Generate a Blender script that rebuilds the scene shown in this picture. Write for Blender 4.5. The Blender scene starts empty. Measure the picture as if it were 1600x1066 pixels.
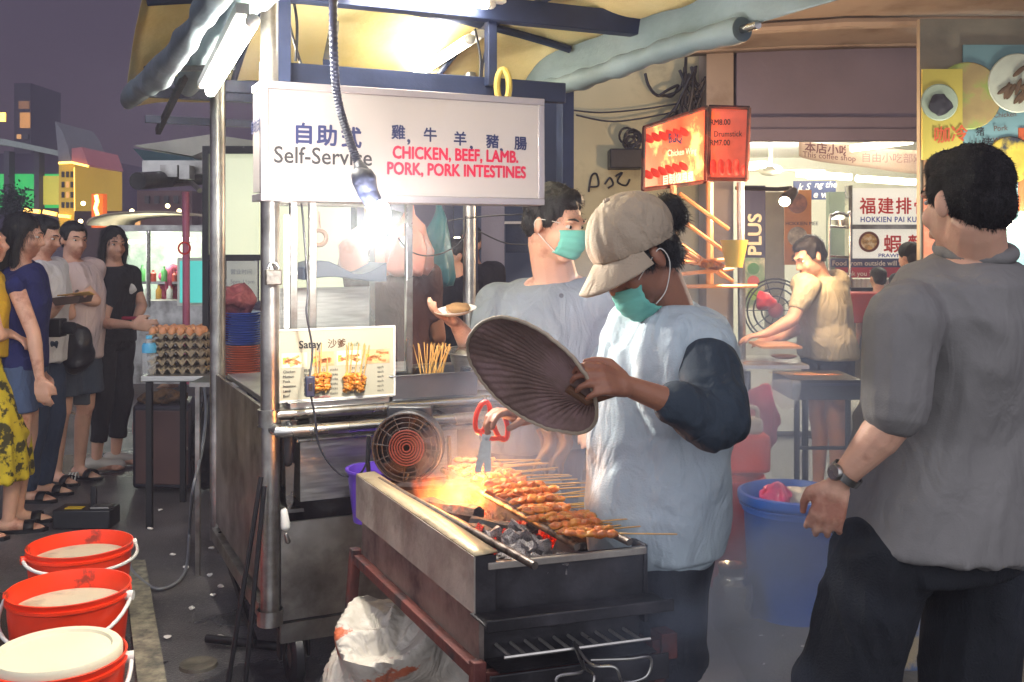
import bpy, math, random
from math import sin, cos, pi, radians
from mathutils import Vector, Matrix, noise
random.seed(7)
V = Vector
scene = bpy.context.scene
# ---------------------------------------------------------------- camera, night sky, exposure
F, H, HY = 1600.0, 1.5, 380.0          # focal length in photo pixels, eye height, horizon row
cam = bpy.data.objects.new('camera', bpy.data.cameras.new('camera'))
scene.collection.objects.link(cam); scene.camera = cam
cam.location = (0, 0, H); cam.rotation_euler = (pi/2, 0, 0)
cam.data.sensor_width = 36; cam.data.lens = 36; cam.data.shift_y = -(533-HY)/1600
cam.data.clip_start = .05; cam.data.clip_end = 400
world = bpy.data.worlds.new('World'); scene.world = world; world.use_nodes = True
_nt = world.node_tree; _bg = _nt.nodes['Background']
_tc = _nt.nodes.new('ShaderNodeTexCoord'); _sx = _nt.nodes.new('ShaderNodeSeparateXYZ')
_cr = _nt.nodes.new('ShaderNodeValToRGB'); _nt.links.new(_tc.outputs['Generated'], _sx.inputs[0])
_nt.links.new(_sx.outputs['Z'], _cr.inputs[0]); _nt.links.new(_cr.outputs[0], _bg.inputs[0])
_cr.color_ramp.elements[0].position = 0.0; _cr.color_ramp.elements[0].color = (.125, .075, .10, 1)
_cr.color_ramp.elements[1].position = .45; _cr.color_ramp.elements[1].color = (.060, .040, .082, 1)
# fill light added behind the camera, as from stalls there: sky brightened towards -Y
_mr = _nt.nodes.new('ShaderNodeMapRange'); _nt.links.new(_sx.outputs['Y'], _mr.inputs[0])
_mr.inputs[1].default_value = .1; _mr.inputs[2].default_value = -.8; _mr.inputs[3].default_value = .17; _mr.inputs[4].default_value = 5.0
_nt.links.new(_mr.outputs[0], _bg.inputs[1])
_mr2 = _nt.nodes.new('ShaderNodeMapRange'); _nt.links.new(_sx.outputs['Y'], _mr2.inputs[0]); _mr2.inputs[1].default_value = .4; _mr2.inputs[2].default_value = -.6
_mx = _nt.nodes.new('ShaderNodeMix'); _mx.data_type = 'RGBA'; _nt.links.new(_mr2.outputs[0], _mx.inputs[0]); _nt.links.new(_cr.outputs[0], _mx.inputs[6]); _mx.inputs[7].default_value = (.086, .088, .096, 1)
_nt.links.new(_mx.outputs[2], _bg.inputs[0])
scene.view_settings.view_transform = 'Standard'; scene.view_settings.look = 'None'
scene.view_settings.exposure = 1.74; scene.view_settings.gamma = 1
scene.cycles.use_denoising = True
scene.cycles.max_bounces = 6; scene.cycles.diffuse_bounces = 3; scene.cycles.glossy_bounces = 3
scene.cycles.transmission_bounces = 5; scene.cycles.transparent_max_bounces = 12; scene.cycles.volume_bounces = 0
scene.cycles.caustics_reflective = False; scene.cycles.caustics_refractive = False
scene.cycles.sample_clamp_indirect = 4

# ---------------------------------------------------------------- places
def W(px, py, Y): return V(((px-800)/F*Y, Y, H-(py-HY)/F*Y))
def G(px, py, z=0.0):
    Y = (H-z)*F/(py-HY); return V(((px-800)/F*Y, Y, z))
C0 = V((-.794, 3.36)); UA = radians(25)
u = V((cos(UA), sin(UA))); v = V((-sin(UA), cos(UA)))
U3 = V((u.x, u.y, 0)); V3 = V((v.x, v.y, 0)); Z3 = V((0, 0, 1))
def K(a, b, z): p = C0+u*a+v*b; return V((p.x, p.y, z))
def KP(px, py, b):
    s = (px-800)/F; Y = (b+C0.dot(v))/(s*v.x+v.y); return W(px, py, Y)
def KA(px, py, a):
    s = (px-800)/F; Y = (a+C0.dot(u))/(s*u.x+u.y); return W(px, py, Y)
g0 = V((-.086, 2.3)); gl = V((cos(radians(115.5)), sin(radians(115.5)))); gw = V((cos(radians(18)), sin(radians(18))))
GL = V((gl.x, gl.y, 0)); GW = V((gw.x, gw.y, 0))
def GK(w, l, z): p = g0+gw*w+gl*l; return V((p.x, p.y, z))

# ---------------------------------------------------------------- materials
def lin(h):
    h = h.lstrip('#'); out = []
    for i in (0, 2, 4):
        c = int(h[i:i+2], 16)/255; out.append(c/12.92 if c <= .04045 else ((c+.055)/1.055)**2.4)
    return tuple(out)
_mc = {}
def M(name, col='#808080', rough=.5, metal=0, var=.18, vs=6, bump=.15, bs=60, em=None, es=0, stretch=(1, 1, 1),
      col2=None, c2s=3, c2t=.55, trans=0, alpha=1, sheen=0, coat=0, c2w=.06, sss=0, det=5, wr=0):
    if name in _mc: return _mc[name]
    m = bpy.data.materials.new(name); m.use_nodes = True; nt = m.node_tree; N = nt.nodes; L = nt.links
    b = N['Principled BSDF']; c = lin(col) if isinstance(col, str) else col
    tc = N.new('ShaderNodeTexCoord'); mp = N.new('ShaderNodeMapping'); L.new(tc.outputs['Object'], mp.inputs[0])
    mp.inputs['Scale'].default_value = stretch
    def mixc(fac, A, B):
        x = N.new('ShaderNodeMix'); x.data_type = 'RGBA'
        if isinstance(fac, float): x.inputs[0].default_value = fac
        else: L.new(fac, x.inputs[0])
        for k, s in ((6, A), (7, B)):
            if isinstance(s, tuple): x.inputs[k].default_value = (*s[:3], 1)
            else: L.new(s, x.inputs[k])
        return x.outputs[2]
    n1 = N.new('ShaderNodeTexNoise'); n1.inputs['Scale'].default_value = vs; n1.inputs['Detail'].default_value = det
    L.new(mp.outputs[0], n1.inputs[0])
    r1 = N.new('ShaderNodeMapRange'); r1.inputs[1].default_value = .3; r1.inputs[2].default_value = .7
    L.new(n1.outputs[0], r1.inputs[0])
    out = mixc(r1.outputs[0], tuple(max(0, x*(1-var)) for x in c), tuple(min(1, x*(1+var)) for x in c))
    if col2:
        n2 = N.new('ShaderNodeTexNoise'); n2.inputs['Scale'].default_value = c2s; n2.inputs['Detail'].default_value = 7
        n2.inputs['Roughness'].default_value = .62; L.new(mp.outputs[0], n2.inputs[0])
        r2 = N.new('ShaderNodeMapRange'); r2.inputs[1].default_value = c2t-c2w; r2.inputs[2].default_value = c2t+c2w
        L.new(n2.outputs[0], r2.inputs[0]); out = mixc(r2.outputs[0], out, lin(col2) if isinstance(col2, str) else col2)
    L.new(out, b.inputs['Base Color'])
    b.inputs['Roughness'].default_value = rough; b.inputs['Metallic'].default_value = metal
    r3 = N.new('ShaderNodeMapRange'); r3.inputs[3].default_value = max(.03, rough-.12); r3.inputs[4].default_value = min(1, rough+.14)
    L.new(n1.outputs[0], r3.inputs[0]); L.new(r3.outputs[0], b.inputs['Roughness'])
    if bump:
        n3 = N.new('ShaderNodeTexNoise'); n3.inputs['Scale'].default_value = bs; n3.inputs['Detail'].default_value = 4
        L.new(mp.outputs[0], n3.inputs[0]); bp = N.new('ShaderNodeBump'); bp.inputs['Strength'].default_value = bump
        bp.inputs['Distance'].default_value = .01; L.new(n3.outputs[0], bp.inputs['Height']); L.new(bp.outputs[0], b.inputs['Normal'])
        if wr:
            n4 = N.new('ShaderNodeTexNoise'); n4.inputs['Scale'].default_value = 7; n4.inputs['Detail'].default_value = 2; n4.inputs['Distortion'].default_value = 1.6; mp4 = N.new('ShaderNodeMapping')
            mp4.inputs['Scale'].default_value = (1.6, 1.6, .8); L.new(tc.outputs['Object'], mp4.inputs[0]); L.new(mp4.outputs[0], n4.inputs[0]); b4 = N.new('ShaderNodeBump'); b4.inputs['Strength'].default_value = wr
            b4.inputs['Distance'].default_value = .05; L.new(n4.outputs[0], b4.inputs['Height']); L.new(b4.outputs[0], bp.inputs['Normal'])
    if trans: b.inputs['Transmission Weight'].default_value = trans
    if alpha < 1: b.inputs['Alpha'].default_value = alpha
    if sheen: b.inputs['Sheen Weight'].default_value = sheen
    if coat: b.inputs['Coat Weight'].default_value = coat
    if sss: b.inputs['Subsurface Weight'].default_value = sss; b.inputs['Subsurface Scale'].default_value = .01
    if em:
        b.inputs['Emission Color'].default_value = (*(lin(em) if isinstance(em, str) else em), 1); b.inputs['Emission Strength'].default_value = es
    m['o'] = 1; _mc[name] = m; return m

# ---------------------------------------------------------------- mesh building
class MB:
    def __init__(s): s.v = []; s.f = []
    def add(s, vs, fs):
        o = len(s.v); s.v += [V(p) for p in vs]; s.f += [tuple(i+o for i in f) for f in fs]; return s
    def ob(s, o, ax, ay, az):                       # box from a corner and three edge vectors
        o, ax, ay, az = V(o), V(ax), V(ay), V(az)
        p = [o, o+ax, o+ax+ay, o+ay, o+az, o+ax+az, o+ax+ay+az, o+ay+az]
        f = [(0, 3, 2, 1), (4, 5, 6, 7), (0, 1, 5, 4), (1, 2, 6, 5), (2, 3, 7, 6), (3, 0, 4, 7)]
        if ax.cross(ay).dot(az) < 0: f = [tuple(reversed(x)) for x in f]
        return s.add(p, f)
    def box(s, c, sx, sy, sz, rz=0, R=None):
        R = R or Matrix.Rotation(rz, 3, 'Z'); ax, ay, az = R@V((sx, 0, 0)), R@V((0, sy, 0)), R@V((0, 0, sz))
        return s.ob(V(c)-(ax+ay+az)/2, ax, ay, az)
    def frame(s, d):
        d = d.normalized(); a = V((0, 0, 1)) if abs(d.z) < .9 else V((1, 0, 0)); x = d.cross(a).normalized(); return x, x.cross(d).normalized()
    def tube(s, pts, r, n=10, cap=True):
        pts = [V(p) for p in pts]; R = r if isinstance(r, (list, tuple)) else [r]*len(pts); o = len(s.v); px = None
        for i, p in enumerate(pts):
            d = (pts[min(i+1, len(pts)-1)]-pts[max(i-1, 0)])
            if d.length < 1e-9: d = V((0, 0, 1))
            d.normalize()
            if px is None: x, y = s.frame(d)
            else:
                x = px-d*px.dot(d)
                if x.length < 1e-6: x, _ = s.frame(d)
                x.normalize(); y = x.cross(d)
            px = x
            for k in range(n):
                t = 2*pi*k/n; s.v.append(p+x*cos(t)*R[i]+y*sin(t)*R[i])
        for i in range(len(pts)-1):
            for k in range(n):
                a = o+i*n+k; b = o+i*n+(k+1) % n; s.f.append((a, a+n, b+n, b))
        if cap: s.f.append(tuple(o+k for k in range(n))); s.f.append(tuple(o+(len(pts)-1)*n+k for k in reversed(range(n))))
        return s
    def bar(s, p, q, w, h, up=Z3):                  # rectangular bar between two points
        p, q = V(p), V(q); d = q-p; x = d.cross(up).normalized()*w; y = x.cross(d).normalized()*h
        return s.ob(p-x/2-y/2, d, x, y)
    def cone(s, p0, r0, p1, r1, n=12):
        p0, p1 = V(p0), V(p1); d = (p1-p0); L = d.length
        if L < 1e-6: return s.ell(p0, (r0, r0, r0))
        d /= L; pts = []; R = []
        for t in (-90, -60, -30): pts.append(p0+d*r0*sin(radians(t))); R.append(max(.0005, r0*cos(radians(t))))
        pts.append(p0); R.append(r0); pts.append(p1); R.append(r1)
        for t in (30, 60, 90): pts.append(p1+d*r1*sin(radians(t))); R.append(max(.0005, r1*cos(radians(t))))
        x, y = s.frame(d); o = len(s.v)
        for p, r in zip(pts, R):
            for k in range(n): t = 2*pi*k/n; s.v.append(p+x*cos(t)*r+y*sin(t)*r)
        for i in range(len(pts)-1):
            for k in range(n): a = o+i*n+k; b = o+i*n+(k+1) % n; s.f.append((a, a+n, b+n, b))
        s.f.append(tuple(o+k for k in range(n))); s.f.append(tuple(o+(len(pts)-1)*n+k for k in reversed(range(n))))
        return s
    def chain(s, ps, rs):
        for i in range(len(ps)-1): s.cone(ps[i], rs[i], ps[i+1], rs[i+1])
        return s
    def ell(s, c, r, R=None, n=14, m=8):
        R = R or Matrix.Identity(3); c = V(c); o = len(s.v)
        for i in range(m+1):
            ph = -pi/2+pi*i/m
            for k in range(n):
                t = 2*pi*k/n; cr = max(cos(ph), .001); s.v.append(c+R@V((r[0]*cr*cos(t), r[1]*cr*sin(t), r[2]*sin(ph))))
        for i in range(m):
            for k in range(n): a = o+i*n+k; b = o+i*n+(k+1) % n; s.f.append((a, b, b+n, a+n))
        s.f.append(tuple(o+k for k in reversed(range(n)))); s.f.append(tuple(o+m*n+k for k in range(n)))
        return s
    def loft(s, rings, n=24, e=2.3, cap=True):      # ring: centre, half-width vector, half-depth vector
        o = len(s.v)
        for c, x, y in rings:
            for k in range(n):
                t = 2*pi*k/n; cc, ss = cos(t), sin(t)
                s.v.append(V(c)+V(x)*math.copysign(abs(cc)**(2/e), cc)+V(y)*math.copysign(abs(ss)**(2/e), ss))
        for i in range(len(rings)-1):
            for k in range(n): a = o+i*n+k; b = o+i*n+(k+1) % n; s.f.append((a, b, b+n, a+n))
        if cap: s.f.append(tuple(o+k for k in reversed(range(n)))); s.f.append(tuple(o+(len(rings)-1)*n+k for k in range(n)))
        return s
    def lathe(s, prof, c, n=32, ax=Z3, close=False):
        ax = V(ax).normalized(); x, y = s.frame(ax)
        if (x.cross(y)).dot(ax) < 0: y = -y
        c = V(c); o = len(s.v); m = len(prof)
        for r, h in prof:
            for k in range(n): t = 2*pi*k/n; s.v.append(c+ax*h+x*cos(t)*max(r, .0004)+y*sin(t)*max(r, .0004))
        for i in range(m if close else m-1):
            for k in range(n):
                a = o+i*n; b = o+((i+1) % m)*n; s.f.append((a+k, a+(k+1) % n, b+(k+1) % n, b+k))
        return s
    def prism(s, pts, t):                            # planar outline and a thickness vector
        n = len(pts); p = [V(q) for q in pts]; t = V(t); o = len(s.v); s.v += p+[q+t for q in p]
        nn = V((0, 0, 0))
        for i in range(n): nn += p[i].cross(p[(i+1) % n])
        fl = nn.dot(t) > 0
        fs = [tuple(range(n)), tuple(range(2*n-1, n-1, -1))]+[(i, i+n, (i+1) % n+n, (i+1) % n) for i in range(n)]
        if fl: fs = [tuple(reversed(f)) for f in fs]
        s.f += [tuple(i+o for i in f) for f in fs]; return s
    def sheet(s, fn, nu, nv, t=0):                   # surface fn(u,v), u,v in 0..1
        o = len(s.v)
        for j in range(nv+1):
            for i in range(nu+1): s.v.append(V(fn(i/nu, j/nv)))
        for j in range(nv):
            for i in range(nu): a = o+j*(nu+1)+i; s.f.append((a, a+1, a+nu+2, a+nu+1))
        return s
    def mesh(s, name, off=V((0, 0, 0))):
        me = bpy.data.meshes.new(name); me.from_pydata([p-off for p in s.v], [], s.f); me.update(); return me

def children(o): return [c for c in bpy.data.objects if c.parent == o]
def tag(o, label=None, cat=None, group=None, kind=None):
    if label: o['label'] = label
    if cat: o['category'] = cat
    if group: o['group'] = group
    if kind: o['kind'] = kind
    return o
def link(o): scene.collection.objects.link(o); return o
def thing(name, loc, label, cat, group=None):
    o = link(bpy.data.objects.new(name, None)); o.location = loc; o.empty_display_size = .1; return tag(o, label, cat, group)
def wloc(o):
    p = V((0, 0, 0))
    while o: p += o.location; o = o.parent
    return p
def build(name, mb, mat, parent=None, base=None, ang=38, bevel=0, smooth=True, solid=0, sub=0):
    off = wloc(parent) if parent else V(base if base is not None else (0, 0, 0))
    me = mb.mesh(name, off) if isinstance(mb, MB) else mb
    me.materials.append(mat)
    if smooth:
        for p in me.polygons: p.use_smooth = True
        me.set_sharp_from_angle(angle=radians(ang))
    o = link(bpy.data.objects.new(name, me))
    if parent: o.parent = parent
    else: o.location = off
    if solid: q = o.modifiers.new('solidify', 'SOLIDIFY'); q.thickness = solid; q.offset = 0
    if bevel: q = o.modifiers.new('bevel', 'BEVEL'); q.width = bevel; q.segments = 2; q.limit_method = 'ANGLE'; q.angle_limit = radians(40)
    if sub: q = o.modifiers.new('sub', 'SUBSURF'); q.levels = sub; q.render_levels = sub
    return o
def one(name, mb, mat, label, cat, base=None, group=None, **k):
    if base is None:
        xs = [p.x for p in mb.v]; ys = [p.y for p in mb.v]; zs = [p.z for p in mb.v]
        base = V(((min(xs)+max(xs))/2, (min(ys)+max(ys))/2, min(zs)))
    return tag(build(name, mb, mat, None, base, **k), label, cat, group)
def struct(name, mb, mat, **k): return tag(build(name, mb, mat, **k), kind='structure')
def dup(root, loc, rot=None, label=None, scale=None):
    r = root.copy(); link(r); r.location = loc
    if rot is not None: r.rotation_euler = rot
    if scale: r.scale = (scale,)*3
    if label: r['label'] = label
    for ch in children(root):
        c = ch.copy(); link(c); c.parent = r
        for g in children(ch): d = g.copy(); link(d); d.parent = c
    return r
def curve_pts(ps, n=8):
    ps = [V(p) for p in ps]; out = []
    for i in range(len(ps)-1):
        a = ps[max(i-1, 0)]; b = ps[i]; c = ps[i+1]; d = ps[min(i+2, len(ps)-1)]
        for k in range(n):
            t = k/n; out.append(.5*((2*b)+(c-a)*t+(2*a-5*b+4*c-d)*t*t+(3*b-a-3*c+d)*t**3))
    return out+[ps[-1]]
def remesh(mb, vox, it=6, fac=.5, disp=None):
    me = mb.mesh('tmp'); o = link(bpy.data.objects.new('tmp', me))
    q = o.modifiers.new('r', 'REMESH'); q.mode = 'VOXEL'; q.voxel_size = vox
    if it: q = o.modifiers.new('s', 'SMOOTH'); q.factor = fac; q.iterations = it
    dg = bpy.context.evaluated_depsgraph_get(); dg.update()
    nm = bpy.data.meshes.new_from_object(o.evaluated_get(dg)); bpy.data.objects.remove(o); bpy.data.meshes.remove(me)
    if disp:
        co = [w.co.copy() for w in nm.vertices]; no = [w.normal.copy() for w in nm.vertices]
        for w, c, n in zip(nm.vertices, co, no): w.co = c+n*disp(c, n)
    nm.materials.clear(); nm.update(); return nm
def blob(name, mb, mat, parent, vox=.01, it=6, disp=None, base=None, fac=.5):
    me = remesh(mb, vox, it, fac, disp); off = wloc(parent) if parent else V(base)
    me.transform(Matrix.Translation(-off)); me.name = name
    return build(name, me, mat, parent, base=off if not parent else None, ang=180)
def hairmesh(nm, n, L, w, lay, down, jit=.5, seed=1):
    rnd = random.Random(seed); mb = MB(); mb.v = [q.co.copy() for q in nm.vertices]; mb.f = [tuple(p.vertices) for p in nm.polygons]
    ps = [(p.center.copy(), p.normal.copy()) for p in nm.polygons]; bpy.data.meshes.remove(nm)
    for i in range(n):
        c, nn = rnd.choice(ps); r = V((rnd.uniform(-1, 1), rnd.uniform(-1, 1), rnd.uniform(-1, 1)))*jit; d = (nn*lay+V((0, 0, -down))+r)
        if d.dot(nn) < .05: d += nn*(.05-d.dot(nn)+.05)
        d.normalize(); s_ = d.cross(nn); s_ = s_.normalized() if s_.length > 1e-4 else V((1, 0, 0)); l = L*rnd.uniform(.5, 1.1); o = len(mb.v)
        mb.v += [c-s_*w-nn*.002, c+s_*w-nn*.002, c+d*l*.6+s_*w*.5, c+d*l*.6-s_*w*.5, c+d*l-V((0, 0, down*l*.15))]; mb.f += [(o, o+1, o+2, o+3), (o+3, o+2, o+4)]
    return mb
def text(s, org, xd, ud, size, mat, parent, bold=0, align='LEFT', depth=.0015, xs=1, name='lettering', sp=1.0, shear=0):
    c = bpy.data.curves.new('t', 'FONT'); c.body = s; c.size = 1; c.align_x = align; c.extrude = 0; c.space_character = sp
    c.shear = shear; c.resolution_u = 3
    o = link(bpy.data.objects.new('t', c)); dg = bpy.context.evaluated_depsgraph_get(); dg.update()
    me = bpy.data.meshes.new_from_object(o.evaluated_get(dg)); bpy.data.objects.remove(o)
    xd = V(xd).normalized(); ud = V(ud).normalized(); n = xd.cross(ud); off = wloc(parent); org = V(org)
    vs = [w.co.copy() for w in me.vertices]; fs = [tuple(p.vertices) for p in me.polygons]; mb = MB()
    for k, (dx, dy) in enumerate(((0, 0),) if not bold else ((0, 0), (1, .5), (-1, -.5), (.5, -1), (-.5, 1))):
        mb.add([org+xd*(c_.x*xs+dx*bold)*size+ud*(c_.y+dy*bold)*size+n*(depth+k*.00015) for c_ in vs], fs)
    bpy.data.meshes.remove(me); return build(name, mb, mat, parent, smooth=False)
def lamp(name, loc, power, col, r=.05, typ='POINT', size=(1, 1), rot=None, parent=None, spot=None):
    l = bpy.data.lights.new(name, typ); l.energy = power; l.color = col
    if typ == 'AREA': l.shape = 'RECTANGLE'; l.size, l.size_y = size
    else: l.shadow_soft_size = r
    o = link(bpy.data.objects.new(name, l)); o.location = V(loc)-(wloc(parent) if parent else V((0, 0, 0))); o.parent = parent
    if rot is not None: o.rotation_euler = rot
    return o
def aim(d): return V(d).to_track_quat('-Z', 'Y').to_euler()
# ---------------------------------------------------------------- palette
STEEL = M('steel', '#b6b5b0', .26, 1, .22, 5, .06, 30, col2='#7d776c', c2s=5, c2t=.58, c2w=.12)
STEELD = M('steel_dirty', '#b2b0ac', .38, 1, .25, 6, .12, 25, col2='#5f5a54', c2s=4, c2t=.56, c2w=.14)
STEELB = M('steel_brushed', '#c6c5c0', .36, 1, .15, 10, .05, 90, stretch=(1, 1, 12))
GALV = M('painted_steel_frame', '#27314f', .5, .2, .25, 8, .1, 40)
BLACKM = M('black_metal', '#17171b', .45, .3, .3, 12, .15, 50)
SOOT = M('sooty_steel', '#3c3a3e', .5, .4, .5, 7, .3, 30, col2='#151417', c2s=5, c2t=.52, c2w=.12)
RUST = M('red_oxide_steel', '#5c2d27', .62, .2, .35, 10, .3, 40, col2='#2b2326', c2s=9, c2t=.56)
PLB = M('black_plastic', '#15161b', .4, 0, .2, 10, .1, 60)
RED = M('red_plastic', '#ec3a12', .36, 0, .15, 5, .08, 30, col2='#8c2a18', c2s=9, c2t=.62, c2w=.03, sss=.1)
WHITEP = M('white_plastic', '#dcd9d2', .4, 0, .06, 5, .05, 40)
BLUEP = M('blue_plastic', '#1453b0', .35, 0, .16, 5, .08, 30, col2='#07306e', c2s=4, c2t=.62)
PURP = M('purple_plastic', '#5a3aa6', .35, 0, .1, 5, .05, 30)
WIRE = M('cable_rubber', '#22222a', .45, 0, .2, 20, 0)
WIREG = M('grey_cable', '#6d7076', .4, 0, .2, 20, 0)
SKIN = M('skin', '#d6a68c', .5, 0, .12, 8, .12, 120, col2='#a8705a', c2s=6, c2t=.6, sss=.12)
SKIND = M('tanned_skin', '#9c6a52', .5, 0, .15, 8, .15, 120, col2='#8a5743', c2s=6, c2t=.6, sss=.1)
HAIR = M('black_hair', '#0d0c10', .38, 0, .5, 30, .5, 160, stretch=(4, 4, 1))
EYEW = M('eye_white', '#d8d4cc', .2, 0, 0, 5, 0); EYED = M('eye_iris', '#17100c', .15, 0, 0, 5, 0)
GLASS = M('clear_glass', '#c8d8d4', .04, 0, 0, 5, 0, alpha=.045)
PLASTICF = M('clear_plastic', '#dfe6ea', .15, 0, 0, 5, .2, 20, alpha=.25)
MASK = M('surgical_mask', '#6cbcae', .7, 0, .06, 20, .2, 90, stretch=(1, 1, 6), em='#3fae9c', es=0)
WOOD = M('bamboo', '#c79a55', .55, 0, .15, 30, .1, 60)
def tube_mat(n, c, s): return M(n, '#ffffff', .3, 0, 0, 5, 0, em=c, es=s)
TUBE = tube_mat('lit_fluorescent_tube', '#fff8e6', 30)
TUBEF = tube_mat('lit_far_tube', '#fff3d0', 7)
INK = M('black_ink', '#17161c', .6, 0, .05, 5, 0); INKR = M('crimson_ink', '#b5183e', .5, 0, .05, 5, 0)
INKN = M('navy_ink', '#16204e', .5, 0, .05, 5, 0); INKRED = M('red_ink', '#c8201a', .5, 0, .05, 5, 0); INKB = M('blue_ink', '#23309a', .5, 0, .05, 5, 0)
INKW = M('white_ink', '#e8e4da', .5, 0, .03, 5, 0)

# ---------------------------------------------------------------- ground
ASPH = M('asphalt', '#605e60', .42, 0, .5, 1.6, .5, 120, col2='#333238', c2s=.9, c2t=.5, c2w=.1, det=9)
_n = ASPH.node_tree
_v = _n.nodes.new('ShaderNodeTexNoise'); _v.inputs['Scale'].default_value = 160; _v.inputs['Detail'].default_value = 2
_t = _n.nodes.new('ShaderNodeTexCoord'); _n.links.new(_t.outputs['Object'], _v.inputs[0])
_b = _n.nodes['Principled BSDF']; _src = _b.inputs['Base Color'].links[0].from_socket
_x = _n.nodes.new('ShaderNodeMix'); _x.data_type = 'RGBA'; _r = _n.nodes.new('ShaderNodeMapRange')
_r.inputs[1].default_value = .62; _r.inputs[2].default_value = .72; _n.links.new(_v.outputs[0], _r.inputs[0]); _n.links.new(_r.outputs[0], _x.inputs[0])
_n.links.new(_src, _x.inputs[6]); _x.inputs[7].default_value = (.22, .21, .2, 1); _n.links.new(_x.outputs[2], _b.inputs['Base Color'])
# wet patches: darker and glossier
_w = _n.nodes.new('ShaderNodeTexNoise'); _w.inputs['Scale'].default_value = .9; _w.inputs['Detail'].default_value = 6; _w.inputs['Distortion'].default_value = .7; _n.links.new(_t.outputs['Object'], _w.inputs[0])
_wr = _n.nodes.new('ShaderNodeMapRange'); _wr.inputs[1].default_value = .52; _wr.inputs[2].default_value = .60; _n.links.new(_w.outputs[0], _wr.inputs[0])
_wm = _n.nodes.new('ShaderNodeMix'); _wm.data_type = 'RGBA'; _n.links.new(_wr.outputs[0], _wm.inputs[0]); _n.links.new(_x.outputs[2], _wm.inputs[6]); _wm.inputs[7].default_value = (.022, .022, .026, 1); _n.links.new(_wm.outputs[2], _b.inputs['Base Color'])
_rr = _b.inputs['Roughness'].links[0].from_socket; _rm = _n.nodes.new('ShaderNodeMix'); _n.links.new(_wr.outputs[0], _rm.inputs[0]); _n.links.new(_rr, _rm.inputs[2]); _rm.inputs[3].default_value = .16; _n.links.new(_rm.outputs[0], _b.inputs['Roughness'])
_g2 = _n.nodes.new('ShaderNodeTexNoise'); _g2.inputs['Scale'].default_value = 34; _g2.inputs['Detail'].default_value = 5; _n.links.new(_t.outputs['Object'], _g2.inputs[0]); _gr = _n.nodes.new('ShaderNodeMapRange'); _gr.inputs[1].default_value = .56; _gr.inputs[2].default_value = .66; _gr.inputs[4].default_value = .5; _n.links.new(_g2.outputs[0], _gr.inputs[0])
_gx = _n.nodes.new('ShaderNodeMix'); _gx.data_type = 'RGBA'; _n.links.new(_gr.outputs[0], _gx.inputs[0]); _n.links.new(_src, _gx.inputs[6]); _gx.inputs[7].default_value = (.15, .14, .13, 1); _n.links.new(_gx.outputs[2], _x.inputs[6])
gm = MB().sheet(lambda a, b: ((a-.5)*240, -20+b*240, .012*noise.noise(V((a*90, b*90, 0)))*(1 if abs(a-.5) < .05 and b < .2 else 0)), 200, 200)
struct('ground', gm, ASPH)
pl = MB(); pl.sheet(lambda a, b: (lambda p: V((p.x+(a-.5)*.10, p.y, .015+.0001)))(G(210, 880).lerp(G(246, 1130), b)), 2, 10)
PAINT = M('worn_road_paint', '#96907c', .8, 0, .35, 14, .4, 60, col2='#55524e', c2s=22, c2t=.52, c2w=.16)
pv = pl; struct('road_marking', pv, PAINT)
PAV = M('oily_pavement', '#55524a', .7, 0, .4, 4, .5, 60, col2='#35332e', c2s=3, c2t=.5, c2w=.1)
pm = MB().sheet(lambda a, b: (G(1120, 985).lerp(G(1700, 880), a) if b == 0 else G(1120, 985).lerp(G(1700, 880), a)-V((0, 3.2, 0))*b)+V((0, 0, .018)), 6, 6)
struct('pavement', pm, PAV)
# scattered litter on the asphalt: one crumpled lump of paper each
for i, (px, py) in enumerate(((290, 890), (262, 1000), (300, 955), (345, 1000), (160, 800), (250, 800), (235, 830), (330, 860), (270, 870), (1150, 1010), (1190, 1045), (1225, 1000), (1560, 1000), (1580, 960), (328, 902), (333, 934), (372, 840), (1255, 1018), (1270, 1030), (345, 920), (1190, 1000))):
    p = G(px, py); b = MB().ell(p+V((0, 0, .012)), (.014, .01, .006)); 
    for q in b.v: q += noise.noise_vector(q*60)*.006
    one('litter', b, WHITEP, 'tiny pale scrap of litter dropped on the dark ground', 'litter', group='scraps of litter on the ground')
# flattened cable cover / manhole lid with ring
p = G(310, 1040); mm = MB().lathe([(.0, .010), (.050, .011), (.056, .014), (.064, .013), (.067, .0)], p+V((0, 0, -.004)), 32)
one('drain_cover', mm, M('worn_metal_lid', '#6f6a5f', .5, .6, .3, 20, .4, 60), 'small round worn metal cover set in the asphalt by the cart', 'drain cover')

# ---------------------------------------------------------------- the satay cart
cart = thing('food_cart', K(.55, .5, 0), 'stainless steel satay cart with pipe posts, canvas roof and glass display case', 'food cart')
def post(b, a, bb, z0, z1, r): b.tube([K(a, bb, z0), K(a, bb, z1)], r, 16)
p1 = MB(); post(p1, 0, 0, .25, 2.34, .031); p1.lathe([(.036, 0), (.036, .02), (.042, .05), (.042, 0)], K(0, 0, .25), 20)
build('post', p1, STEELD, cart)
c1 = MB().lathe([(.032, 0), (.041, 0), (.041, .055), (.032, .055)], K(0, 0, .90), 20); c1.box(K(.045, 0, .925), .03, .05, .045, UA)
build('clamp', c1, STEEL, cart)
p2 = MB(); post(p2, 0, 1.06, .25, 2.3, .032); build('post', p2, STEELD, cart)
p3 = MB(); q3 = W(883, 300, 4.62); p3.box(V((q3.x, q3.y, 1.35)), .06, .06, 2.1, UA); build('post', p3, GALV, cart, bevel=.003)
p4 = MB(); post(p4, 1.15, 1.06, .25, 2.3, .03); build('post', p4, STEELD, cart)
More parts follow.
